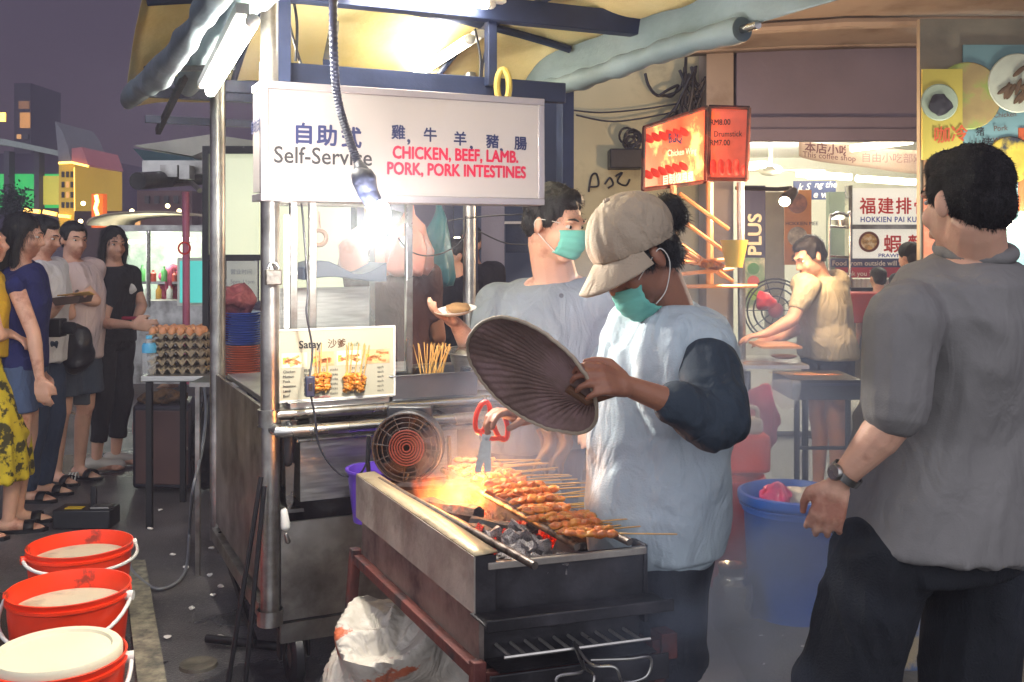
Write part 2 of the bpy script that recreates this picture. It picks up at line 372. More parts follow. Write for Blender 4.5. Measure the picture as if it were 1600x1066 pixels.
# upper dark frame
h = MB(); h.ob(K(-.02, .04, 2.03), U3*1.14, V3*.04, Z3*.075)
build('header_beam', h, GALV, cart, bevel=.003)
h = MB(); h.ob(K(-.06, -.03, 2.30), U3*1.62, V3*.06, Z3*.085); build('header_beam', h, GALV, cart, bevel=.003)
for c_, a_, b_, z_ in ((K(.03, .01, 2.22), .07, .06, .62), (K(.80, .02, 2.20), .035, .04, .26)): build('upright', MB().box(c_, a_, b_, z_, UA), GALV, cart, bevel=.003)
h = MB(); h.ob(K(-.3, 1.05, 2.14), U3*1.75, V3*.05, Z3*.05); build('rafter', h, GALV, cart)
for b in (.55, -.6, 1.3):
    h = MB(); h.tube([K(-.33+1.74*i/14, b, 2.445-.09*((-.33+1.74*i/14-.45)/.9)**2-.30*max(0, (b-.55)/.9)**1.7) for i in range(15)], .017, 8); build('roof_bow', h, GALV, cart)
for a in (.1, 1.0):
    h = MB(); h.tube([K(a, -.6+1.95*i/14, 2.43-.09*((a-.45)/.9)**2-.30*max(0, (-.6+1.95*i/14-.55)/.9)**1.7) for i in range(15)], .014, 8); build('roof_rail', h, GALV, cart)
for k, (x0, y0, x1, y1) in enumerate(((452, -30, 462, 96), (447, -30, 470, 100), (742, 45, 748, 140), (768, 50, 752, 150))):
    a_, b_ = KP(x0, y0, .1), KP(x1, y1, .1); h = MB().tube(curve_pts([a_, a_.lerp(b_, .5)+U3*(.015*(-1)**k), b_], 8), .0055, 6); build('cable', h, WIRE, cart)
h = MB(); h.bar(K(.22, .1, 2.12), K(.42, .75, 2.4), .035, .03); build('brace', h, GALV, cart)
h = MB(); h.bar(K(-.28, 1.1, 2.13), K(1.4, 1.1, 2.13), .04, .05); h.bar(K(-.28, 1.16, 2.02), K(1.4, 1.16, 2.02), .03, .03); build('rafter', h, GALV, cart)
CANV = M('cream_canvas', '#dccb98', .75, 0, .15, 3, .2, 50, col2='#d0b870', c2s=1.6, c2t=.55, c2w=.15)
def roof(a, b):
    A = -.34+1.78*a; B = -1.3+2.75*b
    return K(A, B, 2.47-.09*((A-.45)/.9)**2-.30*max(0, (B-.55)/.9)**1.7+.02*sin(a*22)*sin(b*9)+.012*noise.noise(V((A*5, B*5, 0))))
build('canvas_roof', MB().sheet(roof, 40, 40), CANV, cart, ang=180, solid=.003)
CANG = M('green_canvas', '#66757c', .6, 0, .2, 3, .25, 30, col2='#56666e', c2s=2, c2t=.55, c2w=.12)
def flap(a0, z0, a1, z1, b0, b1):
    return lambda s, t: K(a0+(a1-a0)*t+.015*sin(s*21+t*3), b0+(b1-b0)*s, z0+(z1-z0)*t-.03*sin(pi*t)+.012*noise.noise(V((s*8, t*5, 1))))
build('canvas_flap', MB().sheet(flap(1.42, 2.42, 1.40, 2.2, -1.2, 1.4), 40, 12), CANG, cart, ang=180, solid=.003)
# rolled tarpaulins along both eaves
rl = MB(); pts = []; rr = []
for i in range(60):
    t = i/59; pts.append(K(1.385, -.68+2.1*t, 2.195+.008*sin(t*9))); rr.append(.040+.004*sin(t*40)+.003*sin(t*90))
rl.tube(pts, rr, 18); build('rolled_tarpaulin', rl, CANG, cart, ang=60)
rl = MB().tube([K(1.385, -.76, 2.195), K(1.385, 1.5, 2.195)], .014, 12); build('roller_pipe', rl, STEEL, cart)
CANW = M('grey_white_tarpaulin', '#59636a', .6, 0, .2, 4, .3, 25, col2='#6f7f88', c2s=3, c2t=.55, c2w=.1)
def roll(a, z, b0, b1, r, k):
    m = MB(); P = []; R = []
    for i in range(70):
        t = i/69; P.append(K(a+.03*sin(t*5+k), b0+(b1-b0)*t, z+.025*sin(t*7+k*2)-.05*t)); R.append(r*(1+.14*sin(t*11+k)+.08*sin(t*31)+.25*(t > .8)*(t-.8)*5)*(1 if .02 < t < .97 else .75))
    return m.tube(P, R, 20)
def crease(m, amp=.012):
    for q in m.v: q += noise.noise_vector(V((q.x*14, q.y*3, q.z*14)))*amp
    return m
build('rolled_tarpaulin', crease(roll(-.30, 2.15, -1.3, 1.42, .042, .2)), CANW, cart, ang=180)
build('rolled_tarpaulin', crease(roll(-.13, 2.22, -1.3, 1.15, .048, 1.7)), CANG, cart, ang=180)
h = MB(); h.bar(K(-.34, .55, 2.13), K(-.02, .55, 2.16), .03, .02); h.bar(K(-.16, .7, 2.18), K(-.22, 1.25, 1.98), .02, .03); build('arm', h, BLACKM, cart)
# body: side panel, counter, lower cabinet
sp = MB(); sp.ob(K(-.012, .03, .33), U3*.012, V3*1.0, Z3*.62)
build('side_panel', sp, STEELD, cart)
sp = MB(); sp.ob(K(-.03, .03, .26), U3*.03, V3*1.0, Z3*.05); build('bottom_rail', sp, STEELD, cart)
cb = MB(); cb.ob(K(.04, .02, .245), U3*1.05, V3*.012, Z3*.325); cb.ob(K(.04, .55, .27), U3*1.05, V3*.012, Z3*.62); cb.ob(K(.04, .035, .24), U3*1.05, V3*.98, Z3*.012)
cb.ob(K(.04, .02, .17), U3*1.05, V3*.02, Z3*.065)
build('lower_cabinet', cb, STEELD, cart)
ct = MB(); ct.ob(K(.035, .03, .93), U3*1.12, V3*1.0, Z3*.02); build('counter', ct, STEELB, cart, bevel=.003)
ct = MB(); ct.ob(K(.035, .1, .58), U3*1.1, V3*.85, Z3*.012); build('shelf', ct, STEELD, cart)
for z, y in ((.938, -.02), (.893, -.09)):
    rr_ = MB().tube(curve_pts([K(.0, .0, z), K(.02, y*.7, z), K(.06, y, z), K(.6, y, z), K(1.2, y, z)], 5), .019, 14); build('rail', rr_, STEEL, cart)
for b in (.03, .98):
    w = MB(); c = K(.1, b+.06, .1); w.lathe([(.045, -.02), (.085, -.022), (.1, -.012), (.1, .012), (.085, .022), (.045, .02)], c, 28, U3, close=True)
    wo = build('wheel', w, PLB, cart)
    w = MB().lathe([(.0, -.014), (.046, -.014), (.046, .014), (.0, .014)], c, 20, U3); build('rim', w, STEELD, wo)
    w = MB(); w.ob(K(.045, b+.03, .1), U3*.008, V3*.05, Z3*.1); build('fork', w, BLACKM, cart); w = MB(); w.ob(K(.14, b+.03, .1), U3*.008, V3*.05, Z3*.1); build('fork', w, BLACKM, cart)
st = MB(); st.bar(K(-.01, .95, .3), K(.02, .35, .06), .012, .03); st.tube([K(-.12, .55, .03), K(.12, .35, .03)], .016, 10); build('stabiliser', st, BLACKM, cart)
# glass display case
cs = MB()
for a, b in ((.09, .06), (.155, .06), (.50, .06), (.09, .5), (.50, .5)): cs.box(K(a, b, 1.26), .024, .024, .80, UA)
for z in (1.015, 1.64): cs.ob(K(.08, .05, z), U3*.43, V3*.02, Z3*.035); cs.ob(K(.08, .49, z), U3*.43, V3*.02, Z3*.035)
case = build('display_case_frame', cs, STEEL, cart, bevel=.002)
gs = MB(); gs.ob(K(.168, .058, 1.05), U3*.32, V3*.004, Z3*.59); gs.ob(K(.092, .075, 1.05), U3*.004, V3*.41, Z3*.59); build('glass_pane', gs, GLASS, cart)
sh = MB(); sh.ob(K(.1, .075, 1.36), U3*.39, V3*.4, Z3*.008); build('glass_shelf', sh, GLASS, cart)
sh = MB(); sh.ob(K(.1, .075, 1.048), U3*.39, V3*.4, Z3*.01); sh.ob(K(.1, .074, 1.03), U3*.39, V3*.006, Z3*.05); build('case_floor', sh, STEELB, cart)
sh = MB(); sh.ob(K(.102, .49, 1.05), U3*.39, V3*.004, Z3*.28); build('case_back', sh, STEELB, cart)
# padlock on the pole
pd = thing('padlock', KP(427, 447, -.05), 'scratched grey steel padlock hanging on the front pipe post', 'padlock')
q = KP(427, 430, -.055); m = MB().ob(q-U3*.026-V3*.012-Z3*.032, U3*.052, V3*.024, Z3*.05); build('body', m, M('scratched_brass', '#5d5a56', .5, .6, .3, 20, .2), pd, bevel=.004)
m = MB().tube([q+U3*.017*cos(t)+Z3*(.018+.024*sin(t)) for t in [pi*i/10 for i in range(11)]], .0045, 8); build('shackle', m, STEEL, pd)

# ---------------------------------------------------------------- light sign box
sg = thing('sign', K(.5, -.07, 1.64), 'long white lit box sign for self-service chicken, beef, lamb and pork', 'sign')
SGF = M('sign_face', '#8d8684', .45, 0, .05, 3, 0, em='#e6dcd8', es=.06, col2='#84796c', c2s=3.5, c2t=.64, c2w=.12, stretch=(1, 1, .5))
A0, A1 = KP(407, 128, -.1), KP(850, 168, -.1); zb = 1.5+66*3.28/1600; zt = 1.5+252*3.28/1600
aL = (V((A0.x, A0.y))-C0).dot(u); aR = (V((A1.x, A1.y))-C0).dot(u); sw = aR-aL
m = MB().ob(K(aL+.02, -.095, zb+.02), U3*(sw-.04), V3*.13, Z3*(zt-zb-.04)); build('box', m, WHITEP, sg)
m = MB().ob(K(aL+.022, -.099, zb+.022), U3*(sw-.044), V3*.004, Z3*(zt-zb-.044)); build('panel', m, SGF, sg)
m = MB().ob(K(aL+.0, -.08, zb+.03), U3*.02, V3*.10, Z3*(zt-zb-.06)); build('panel', m, SGF, sg)
m = MB(); e = .024
m.ob(K(aL, -.106, zt-e), U3*sw, V3*.15, Z3*e); m.ob(K(aL, -.106, zb), U3*sw, V3*.15, Z3*e)
m.ob(K(aL, -.1055, zb+e), U3*e, V3*.02, Z3*(zt-zb-2*e)); m.ob(K(aR-e, -.1055, zb+e), U3*e, V3*.149, Z3*(zt-zb-2*e))
build('frame', m, M('aluminium_trim', '#a9a3a8', .4, .7, .1, 5, .05, 40), sg, bevel=.002)
def sgt(s, px, py, size, mat, bold=0, xs=1, align='LEFT', sp=1):
    text(s, KP(px, py, -.0995), U3, Z3, size, mat, sg, bold, align, .0012, xs, sp=sp)
SC = 3.36/1600
for ch, px in (('自', 457), ('助', 494), ('式', 532)): sgt(ch, px, 221 if ch == '自' else (224 if ch == '助' else 227), .072, INKN, .028)
for ch, px, py in (('雞', 611, 219), ('牛', 661, 223), ('羊', 708, 229), ('豬', 759, 233), ('腸', 803, 236)): sgt(ch, px, py-4, .051, INKN, .024)
for px, py in ((635, 222), (733, 232), (780, 236)): sgt(',', px, py, .07, INKN, .02)
sgt('Self-Service', 427, 254, .076, INK, .010, .93)
sgt('CHICKEN, BEEF, LAMB.', 613, 247, .058, INKR, .034, .80)
sgt('PORK, PORK INTESTINES', 604, 272, .058, INKR, .034, .80)
text('自助式', K(aL-.001, -.03, 1.86), -V3, Z3, .05, INKN, sg, .02, 'CENTER', .001)

# ---------------------------------------------------------------- lamps
def fluor(label, a, b, r, mat, power, base='fluorescent_lamp', grp=None, fix=True, fixup=V((.8, .3, .5))):
    a, b = V(a), V(b); t = thing(base, (a+b)/2, label, 'lamp', grp); d = (b-a).normalized()
    build('tube', MB().tube([a, b], r, 14), mat, t)
    if fix:
        f = MB().bar(a-d*.03+fixup*(r+.022), b+d*.03+fixup*(r+.022), .036, .03); build('fixture', f, WHITEP, t, bevel=.003)
        [build('holder', MB().cone(e_+d_, r*1.05, e_, r*1.05), WHITEP, t) for e_, d_ in ((a, -d*.012), (b, d*.012))]
    return t
fluor('bright fluorescent tube slanting below the left eave of the cart roof', W(394, 34, 2.72), W(329, 143, 3.83), .019, tube_mat('brightest_tube', '#fff8e6', 62), 0, fixup=V((-.7, .0, .7)))
fluor('fluorescent tube under the canvas roof right above the middle of the white sign', W(651, 116, 4.78), W(733, 62, 4.03), .021, tube_mat('softer_tube', '#fff6dc', 17), 0)
fluor('horizontal fluorescent tube on the header beam at the top edge of the photo', KP(560, -14, -.09), KP(762, 6, -.09), .018, TUBE, 0)
fluor('vertical lit tube inside the left corner of the glass case', KP(449, 336, .11), KP(449, 512, .11), .010, tube_mat('case_tube', '#fff8ea', 5), 0, fix=False)
# hanging bulb on its corrugated conduit
bl = thing('hanging_bulb', W(592, 350, 2.9), 'glaring bare bulb hanging on a ribbed black conduit before the sign', 'lamp')
P = curve_pts([W(521, -60, 3.0), W(521, 60, 2.9), W(527, 150, 2.93), W(545, 215, 2.93), W(562, 262, 2.92)], 14); R = [.0125+.0018*(i % 2) for i in range(len(P))]
PP = []; RR = []
for i in range(len(P)-1):
    for k in range(3): PP.append(P[i].lerp(P[i+1], k/3)); RR.append(.0115 if k else .0135)
build('conduit', MB().tube(PP, RR, 10), M('ribbed_conduit', '#2a2d44', .45, .1, .2, 10, 0), bl)
m = MB().chain([W(560, 255, 2.92), W(568, 280, 2.9), W(575, 300, 2.9), W(585, 318, 2.9)], [.014, .036, .03, .024])
for q in m.v: q += noise.noise_vector(q*30)*.006
build('taped_joint', m, M('black_tape', '#1b2035', .5, 0, .3, 30, .4, 50), bl, ang=180)
bp_ = W(592, 333, 2.9); build('bulb', MB().ell(bp_, (.033, .033, .038), n=24, m=14), M('lit_bulb', '#ffffff', .3, 0, 0, 5, 0, em='#fff6ea', es=40), bl)
lamp('bulb_light', bp_+V((0, -.06, -.05)), 16, (1, .95, .88), .04, parent=bl)
# ---------------------------------------------------------------- things on and in the cart
def tray(mb, a0, b0, w, d, z, h, t=.003, lip=.015, fl=.012):   # open steel pan in cart axes
    o = K(a0, b0, z); U, Vv = U3, V3
    mb.ob(o, U*w, Vv*d, Z3*t)
    for (oo, ax, ay) in ((o, U*w, Vv*t), (o+Vv*(d-t), U*w, Vv*t), (o+Vv*t, U*t, Vv*(d-2*t)), (o+U*(w-t)+Vv*t, U*t, Vv*(d-2*t))): mb.ob(oo+Z3*t, ax, ay, Z3*(h-t))
    oo = o+Z3*h
    mb.ob(oo-U*lip-Vv*lip, U*(w+2*lip), Vv*lip, Z3*t); mb.ob(oo+Vv*d-U*lip, U*(w+2*lip), Vv*lip, Z3*t)
    mb.ob(oo-U*lip, U*lip, Vv*d, Z3*t); mb.ob(oo+U*w, U*lip, Vv*d, Z3*t); return mb
def ab(px, py, z):     # point on horizontal plane z, in cart axes
    Y = (H-z)*F/(py-HY); X = (px-800)/F*Y; r = V((X, Y))-C0; return r.dot(u), r.dot(v)
one('steel_tray', tray(MB(), .06, -.03, .34, .10, .955, .02, lip=.01), STEELB, 'shallow steel tray on the counter below the satay menu board', 'tray', bevel=.002)
one('steel_pan', tray(MB(), .42, .0, .32, .2, .955, .085), M('pan_steel', '#84888e', .28, .95, .2, 5, .05), 'deep rectangular steel pan holding loose bamboo sticks on the counter', 'pan', bevel=.003)
m = MB().lathe([(.0, 0), (.1, 0), (.12, .13), (.13, .135), (.135, .13), (.115, .12), (.1, .012), (0, .01)], K(.84, .2, .955), 36)
one('steel_pot', m, STEELB, 'round steel pot standing right of the rectangular pan on the counter', 'pot')
m = MB().lathe([(.132, 0), (.12, .012), (.03, .02), (.014, .03), (.012, .045), (0, .046)], K(.84, .2, 1.09), 36)
one('domed_cover', m, STEEL, 'domed steel lid on the round counter pot', 'lid')
one('steel_pan', tray(MB(), .13, .15, .33, .2, 1.06, .12), STEELB, 'steel tub on the case floor behind the glass', 'pan', bevel=.003)
one('steel_scoop', MB().prism([K(.17, .14, 1.19), K(.33, .14, 1.10), K(.34, .15, 1.105), K(.18, .15, 1.2)], V3*.03), STEELD, 'thin steel scoop leaning in the tub behind the glass', 'scoop')
m = MB(); m.prism([K(.14+.3*t, .12, 1.395+.025*sin(t*7)+.02) for t in [i/10 for i in range(11)]]+[K(.14+.3*t, .12, 1.372+.01*sin(t*5)) for t in [i/10 for i in range(10, -1, -1)]], V3*.2)
one('dark_dish', m, M('dark_dish', '#3a4254', .35, 0, .2, 5, .05), 'dark wavy dish on the upper glass shelf', 'dish', bevel=.004)
m = MB().ell(K(.26, .2, 1.395), (.012, .012, .012)); one('clip', m, RED, 'small red clip on the upper glass shelf', 'clip')
one('food_box', MB().box(K(.43, .2, 1.10), .10, .09, .03, UA), M('orange_plastic', '#c2491e', .4), 'orange plastic tub behind the glass at the right end of the case', 'tub', bevel=.004)
tr = MB(); c = K(.27, .42, 1.52); tr.tube([c+U3*.028*cos(t)+Z3*.028*sin(t) for t in [2*pi*i/20 for i in range(21)]], .009, 8, cap=False); tr.tube([c+Z3*.035, c+Z3*.1], .002, 6); tr.tube([c+Z3*.035+U3*.006, c+Z3*.1], .002, 6)
one('tape_roll', tr, M('brown_tape', '#9a7a68', .5), 'roll of brown tape hanging inside the glass case', 'tape')
# menu board
mbd = thing('menu_board', K(.3, .0, .9), 'white satay price list with food photos leaning on the counter', 'menu board')
bb = -.005; o = KP(434, 612, bb); w_ = (KP(617, 612, bb)-o).length; hgt = .9; zt = KP(434, 515, bb).z; ht = zt-.975
o.z = .975; m = MB().ob(o, U3*w_, V3*.006, Z3*ht); build('board', m, M('menu_paper', '#aaa48e', .5, 0, .05, 3, 0), mbd)
m = MB(); e = .006
m.ob(o-V3*.004, U3*w_, V3*.003, Z3*e); m.ob(o-V3*.004+Z3*(ht-e), U3*w_, V3*.003, Z3*e); m.ob(o-V3*.004+Z3*e, U3*e, V3*.003, Z3*(ht-2*e)); m.ob(o-V3*.004+Z3*e+U3*(w_-e), U3*e, V3*.003, Z3*(ht-2*e)); build('edge', m, WHITEP, mbd)
def mt(s, x, z, sz, mat, bold=0, xs=1): text(s, o-V3*.0015+U3*x*w_+Z3*z*ht, U3, Z3, sz, mat, mbd, bold, 'LEFT', .001, xs)
mt('Satay', .17, .73, .036, INK, .02); mt('沙爹', .41, .73, .032, M('brown_ink', '#5a3a22', .6, 0, 0, 5, 0), .01); mt('สะเต๊ะ', .60, .73, .017, M('green_ink', '#3c5a2c', .6, 0, 0, 5, 0))
fm = M('satay_photo', '#b06a3c', .5, 0, .5, 60, 0, col2='#e0b070', c2s=45, c2t=.5); fg = M('garnish_photo', '#8fae46', .5, 0, .4, 50, 0)
for i, (x0, x1) in enumerate(((.03, .24), (.27, .47), (.49, .70), (.73, .95))):
    m = MB().ob(o-V3*.0015+U3*x0*w_+Z3*.47*ht, U3*(x1-x0)*w_, V3*.001, Z3*.2*ht); ph = build('photo', m, M('photo_back%d' % (i % 2), ('#d9cfa8', '#e2a777')[i % 2], .5, 0, .25, 25, 0), mbd)
    for k in range(7):
        c = o-V3*.0022+U3*(x0+.05+random.random()*(x1-x0-.08))*w_+Z3*(.51+.11*random.random())*ht
        m = MB().box(c, .034, .0008, .008, R=Matrix.Rotation(random.uniform(-.5, .5), 3, V3)@Matrix.Rotation(UA, 3, 'Z')); build('meat_picture', m, fm, ph)
    m = MB().ob(o-V3*.0025+U3*(x0+.01)*w_+Z3*.52*ht, U3*.03*w_, V3*.0006, Z3*.09*ht); build('garnish_picture', m, fg, ph)
for i, s in enumerate(('Chicken', 'Mutton', 'Pork', 'Intestine', 'Lamb', 'Beef')):
    z = .40-i*.066; mt(s, .04, z, .0125, INK, .01); mt(('鸡肉', '羊肉', '猪肉', '猪肠', '羔羊', '牛肉')[i], .21, z, .0125, INK, .01)
    mt('10', .36, z, .0125, INK); mt('sticks', .43, z, .0125, INK); mt('RM', .60, z, .0125, INK); mt('1.00', .68, z, .0125, INK); mt('each', .84, z, .0125, INK)
mt('self-service', .3, .03, .012, INKR)
# satay and sticks
MEATR = M('marinated_meat', '#c47a24', .4, 0, .4, 60, .6, 70, col2='#9a4c14', c2s=40, c2t=.62, sss=.1, coat=.3)
MEATC = M('grilling_meat', '#bd6420', .38, 0, .5, 50, .7, 60, col2='#d89038', c2s=30, c2t=.55, coat=.5, sss=.15)
def lump_meat(L, r, seed):
    m = MB(); rnd = random.Random(seed); n = 5
    for i in range(n):
        t = (i+.5)/n; m.ell(V((L*t, rnd.uniform(-.2, .2)*r, rnd.uniform(-.15, .25)*r)), (L/n*.75, r*rnd.uniform(.75, 1.15), r*rnd.uniform(.7, 1.05)), Matrix.Rotation(rnd.uniform(-.6, .6), 3, 'Z'), 12, 8)
    for q in m.v: q += noise.noise_vector(q*110+V((seed, 0, 0)))*r*.45
    return m
def satay_proto(name, L, r, S, seed, mat, label, grp):
    t = thing(name, (0, 0, 0), label, 'satay', grp)
    build('meat', lump_meat(L, r, seed), mat, t, ang=180)
    build('stick', MB().tube([V((-.008, 0, 0)), V((S, 0, 0))], .0019, 6), WOOD, t); return t
lab = 'orange marinated satay skewer laid across the grill in a tight row above the coals'; grp = 'satay skewers cooking on the charcoal grill'
protos = [satay_proto('satay_skewer', .12, .0095, .265, s, MEATC, lab, grp) for s in range(5)]
n = 34
for i in range(n):
    t = i/(n-1); l = .0+.84*t; w = .235+.035*t+random.uniform(-.02, .02); z = .817+random.uniform(-.003, .012)+(.012 if i % 3 == 0 else 0)
    loc = GK(w, l, z); rot = (random.uniform(0, 6), random.uniform(-.02, .05), radians(18)+random.uniform(-.24, .16))
    if i < 5: o_ = protos[i]; o_.location = loc; o_.rotation_euler = rot
    else: dup(protos[i % 5], loc, rot)
def bundle(cpx, cpy, b, n, label, grp, L=.11, seed=0, zc=None):
    rnd = random.Random(seed); c = KP(cpx, cpy, b)
    pr = [satay_proto('satay_skewer', .050, .013, .155, 10+seed+s, MEATR, label, grp) for s in range(3)]
    for i in range(n):
        lx = rnd.uniform(-.028, .028); d = V((0, 0, 1))+U3*(lx*3.2+(.13 if seed else .03))+V3*(rnd.uniform(-.1, .25)); d.normalize()
        loc = c+U3*lx+V3*rnd.uniform(-.02, .02)+Z3*rnd.uniform(-.002, .012); rot = d.to_track_quat('X', 'Z').to_euler()
        if i < 3: pr[i].location = loc; pr[i].rotation_euler = rot
        else: dup(pr[i % 3], loc, rot)
bundle(500, 611, -.02, 12, 'raw satay skewer standing meat down in the left bundle before the menu board', 'left bundle of raw satay', seed=0)
bundle(553, 611, -.02, 13, 'raw satay skewer leaning right in the right bundle before the menu board', 'right bundle of raw satay', seed=5)
bk = None; rnd = random.Random(4)
for i in range(26):
    p = K(.60+rnd.uniform(-.035, .035), .1+rnd.uniform(-.03, .03), .965); d = V((0, 0, 1))+U3*rnd.uniform(-.28, .42)+V3*rnd.uniform(-.2, .2); d.normalize(); rot = d.to_track_quat('X', 'Z').to_euler()
    if bk is None:
        bk = build('bamboo_stick', MB().tube([V((0, 0, 0)), V((.175, 0, 0))], .0019, 6), WOOD); tag(bk, 'bare bamboo stick standing in the deep steel pan', 'stick', 'bare sticks in the steel pan'); o_ = bk
    else: o_ = dup(bk, p)
    o_.location = p; o_.rotation_euler = rot
# wire with inline switch
wr = thing('fan_cable', KP(480, 620, -.1), 'thin dark cable with inline switch running down past the menu board to the fan', 'cable')
pts = curve_pts([KP(471, 318, -.06), KP(474, 350, -.07), KP(481, 450, -.09), KP(479, 490, -.1), KP(488, 545, -.1), KP(484, 588, -.12)], 8)
build('cord', MB().tube(pts, .0035, 8), WIRE, wr)
pts = curve_pts([KP(486, 620, -.12), KP(492, 650, -.12), KP(500, 700, -.12), KP(530, 740, -.13), KP(560, 742, -.15), KP(574, 720, -.18), KP(580, 700, -.2)], 8)
build('cord', MB().tube(pts, .0035, 8), WIRE, wr)
m = MB().box(KP(484, 604, -.12), .030, .02, .066, UA); sw_ = build('switch', m, M('blue_black_switch', '#1c2740', .4), wr, bevel=.004)
m = MB().box(KP(484, 604, -.12)-V3*.011, .013, .004, .026, UA); build('rocker', m, PLB, sw_, bevel=.002)
# fan on its stand
fan = thing('electric_fan', W(640, 745, 3.15), 'small round black fan with red hub blowing at the charcoal', 'fan')
fc = W(638, 697, 3.12); fa = V((-.05, -1, .05)).normalized(); fx, fy = MB().frame(fa)
RF = .104
m = MB().lathe([(RF, -.045), (RF+.004, -.04), (RF+.004, .03), (RF-.004, .034), (RF-.006, .03), (RF-.006, -.045)], fc, 40, fa, close=True); build('housing', m, PLB, fan); build('motor_plate', MB().lathe([(0, -.03), (RF-.008, -.03), (RF-.008, -.036), (0, -.036)], fc, 36, fa), M('matt_black', '#0b0b0d', .85), fan)
m = MB().ob(fc+V((-.07, .035, .07)), V((.14, 0, 0)), V((0, .05, 0)), V((0, 0, .045))); m.lathe([(0, .03), (.085, .03), (.105, .0)], fc-fa*.08, 8, -fa); build('rear_cover', m, PLB, fan, bevel=.006)
m = MB()
for r in (.03, .045, .06, .075, .09, .104): m.tube([fc+fa*.036+fx*r*cos(t)+fy*r*sin(t) for t in [2*pi*i/36 for i in range(37)]], .0016, 6, cap=False)
for k in range(12): t = 2*pi*k/12+.1; m.tube([fc+fa*.037+fx*.02*cos(t)+fy*.02*sin(t), fc+fa*.036+fx*RF*cos(t)+fy*RF*sin(t)], .0016, 6)
build('grille', m, M('grille_wire', '#120e10', .7, 0), fan)
m = MB()
for k in range(5):
    t0 = 2*pi*k/5
    def bl_(s, t, t0=t0): rr = .03+.07*t; an = t0+(s-.5)*.8+t*.3; return fc+fx*rr*cos(an)+fy*rr*sin(an)+fa*(.012*(s-.5)*2)
    m.sheet(bl_, 4, 5)
build('blades', m, M('fan_blade', '#1d1013', .75, 0, .2), fan, solid=.002)
REDH = M('red_hub', '#431410', .75, 0, .1, 9, 0)
m = MB()
for r in (.012, .02, .028, .036, .044, .052): m.lathe([(r-.0026, .038), (r-.001, .043), (r+.0015, .043), (r+.0026, .038)], fc, 32, fa)
build('hub', m, REDH, fan)
m = MB(); 
for s in (-1, 1): m.tube([fc+V((s*.122, .01, .03)), fc+V((s*.125, .01, -.05)), fc+V((s*.12, .02, -.13))], .007, 8)
m.tube([fc+V((-.12, .02, -.13)), fc+V((.12, .02, -.13))], .008, 8); m.tube([fc+V((0, -.02, -.08)), fc+V((-.02, -.05, -.14))], .006, 8); m.tube([fc+V((-.02, -.05, -.14)), fc+V((.05, -.05, -.15))], .004, 8)
m.tube([fc+V((-.03, .05, -.13)), fc+V((-.03, .05, -.60))], .012, 8)
build('stand', m, BLACKM, fan)
# under the counter: sink, purple bucket, black tub, hanging ladle
SK = thing('basin', K(.35, .15, .5), 'square steel basin with wire rim on the shelf under the rails', 'basin')
a, b_ = ab(478, 690, .75); m = tray(MB(), .10, .0, .56, .28, .64, .20, lip=.012); build('tub', m, STEELB, SK)
m = MB(); m.tube([K(.08, -.06, .855), K(.70, -.06, .855), K(.70, .3, .855), K(.08, .3, .855), K(.08, -.06, .855)], .006, 8); build('rim', m, STEEL, SK)
m = MB().lathe([(0, 0), (.072, 0), (.092, .165), (.098, .165), (.098, .172), (.088, .17), (.069, .008), (0, .006)], K(.315, -.14, .59), 32)
one('bucket', m, PURP, 'purple plastic bucket hanging between the black tub and the fan', 'bucket')
m = MB().lathe([(0, 0), (.12, 0), (.15, .22), (.156, .225), (.157, .235), (.147, .232), (.115, .01), (0, .008)], K(.24, .20, .405), 40)
one('tub', m, M('black_tub', '#1c1b22', .4, 0, .2), 'wide black rubber tub under the purple bucket', 'tub')
ld = thing('knife', KP(452, 720, -.03), 'steel blade with black handle hanging inside the front post', 'knife')
m = MB().chain([KP(452, 665, -.04), KP(452, 690, -.04), KP(450, 722, -.04)], [.012, .022, .016]); build('handle', m, PLB, ld)
m = MB().prism([KP(446, 724, -.04), KP(460, 724, -.04), KP(458, 785, -.04), KP(452, 800, -.04), KP(447, 785, -.04)], V3*.006); build('blade', m, STEEL, ld)
bt = thing('bottle', KP(447, 830, -.04), 'small white spray bottle hung on the lower cart post', 'bottle')
m = MB().chain([KP(444, 800, -.05), KP(446, 822, -.05)], [.012, .016]); build('body', m, WHITEP, bt)
m = MB().chain([KP(447, 835, -.05), KP(450, 846, -.05)], [.007, .009]); build('nozzle', m, STEEL, bt)
# leaning thin rods
for i, (x0, y0, x1, y1, lb) in enumerate(((408, 745, 353, 1085, 'thin black steel rod leaning outward from the front pipe post, left of the two'), (413, 760, 383, 1085, 'thin black steel rod leaning beside the front pipe post, right of the two'))):
    a = KP(x0, y0, -.07); b2 = G(x1, 1085); b2 = W(x1-5, 1120, 3.24); b2.z = .0
    one('steel_rod', MB().tube([a, b2], .008, 8), BLACKM, lb, 'rod')
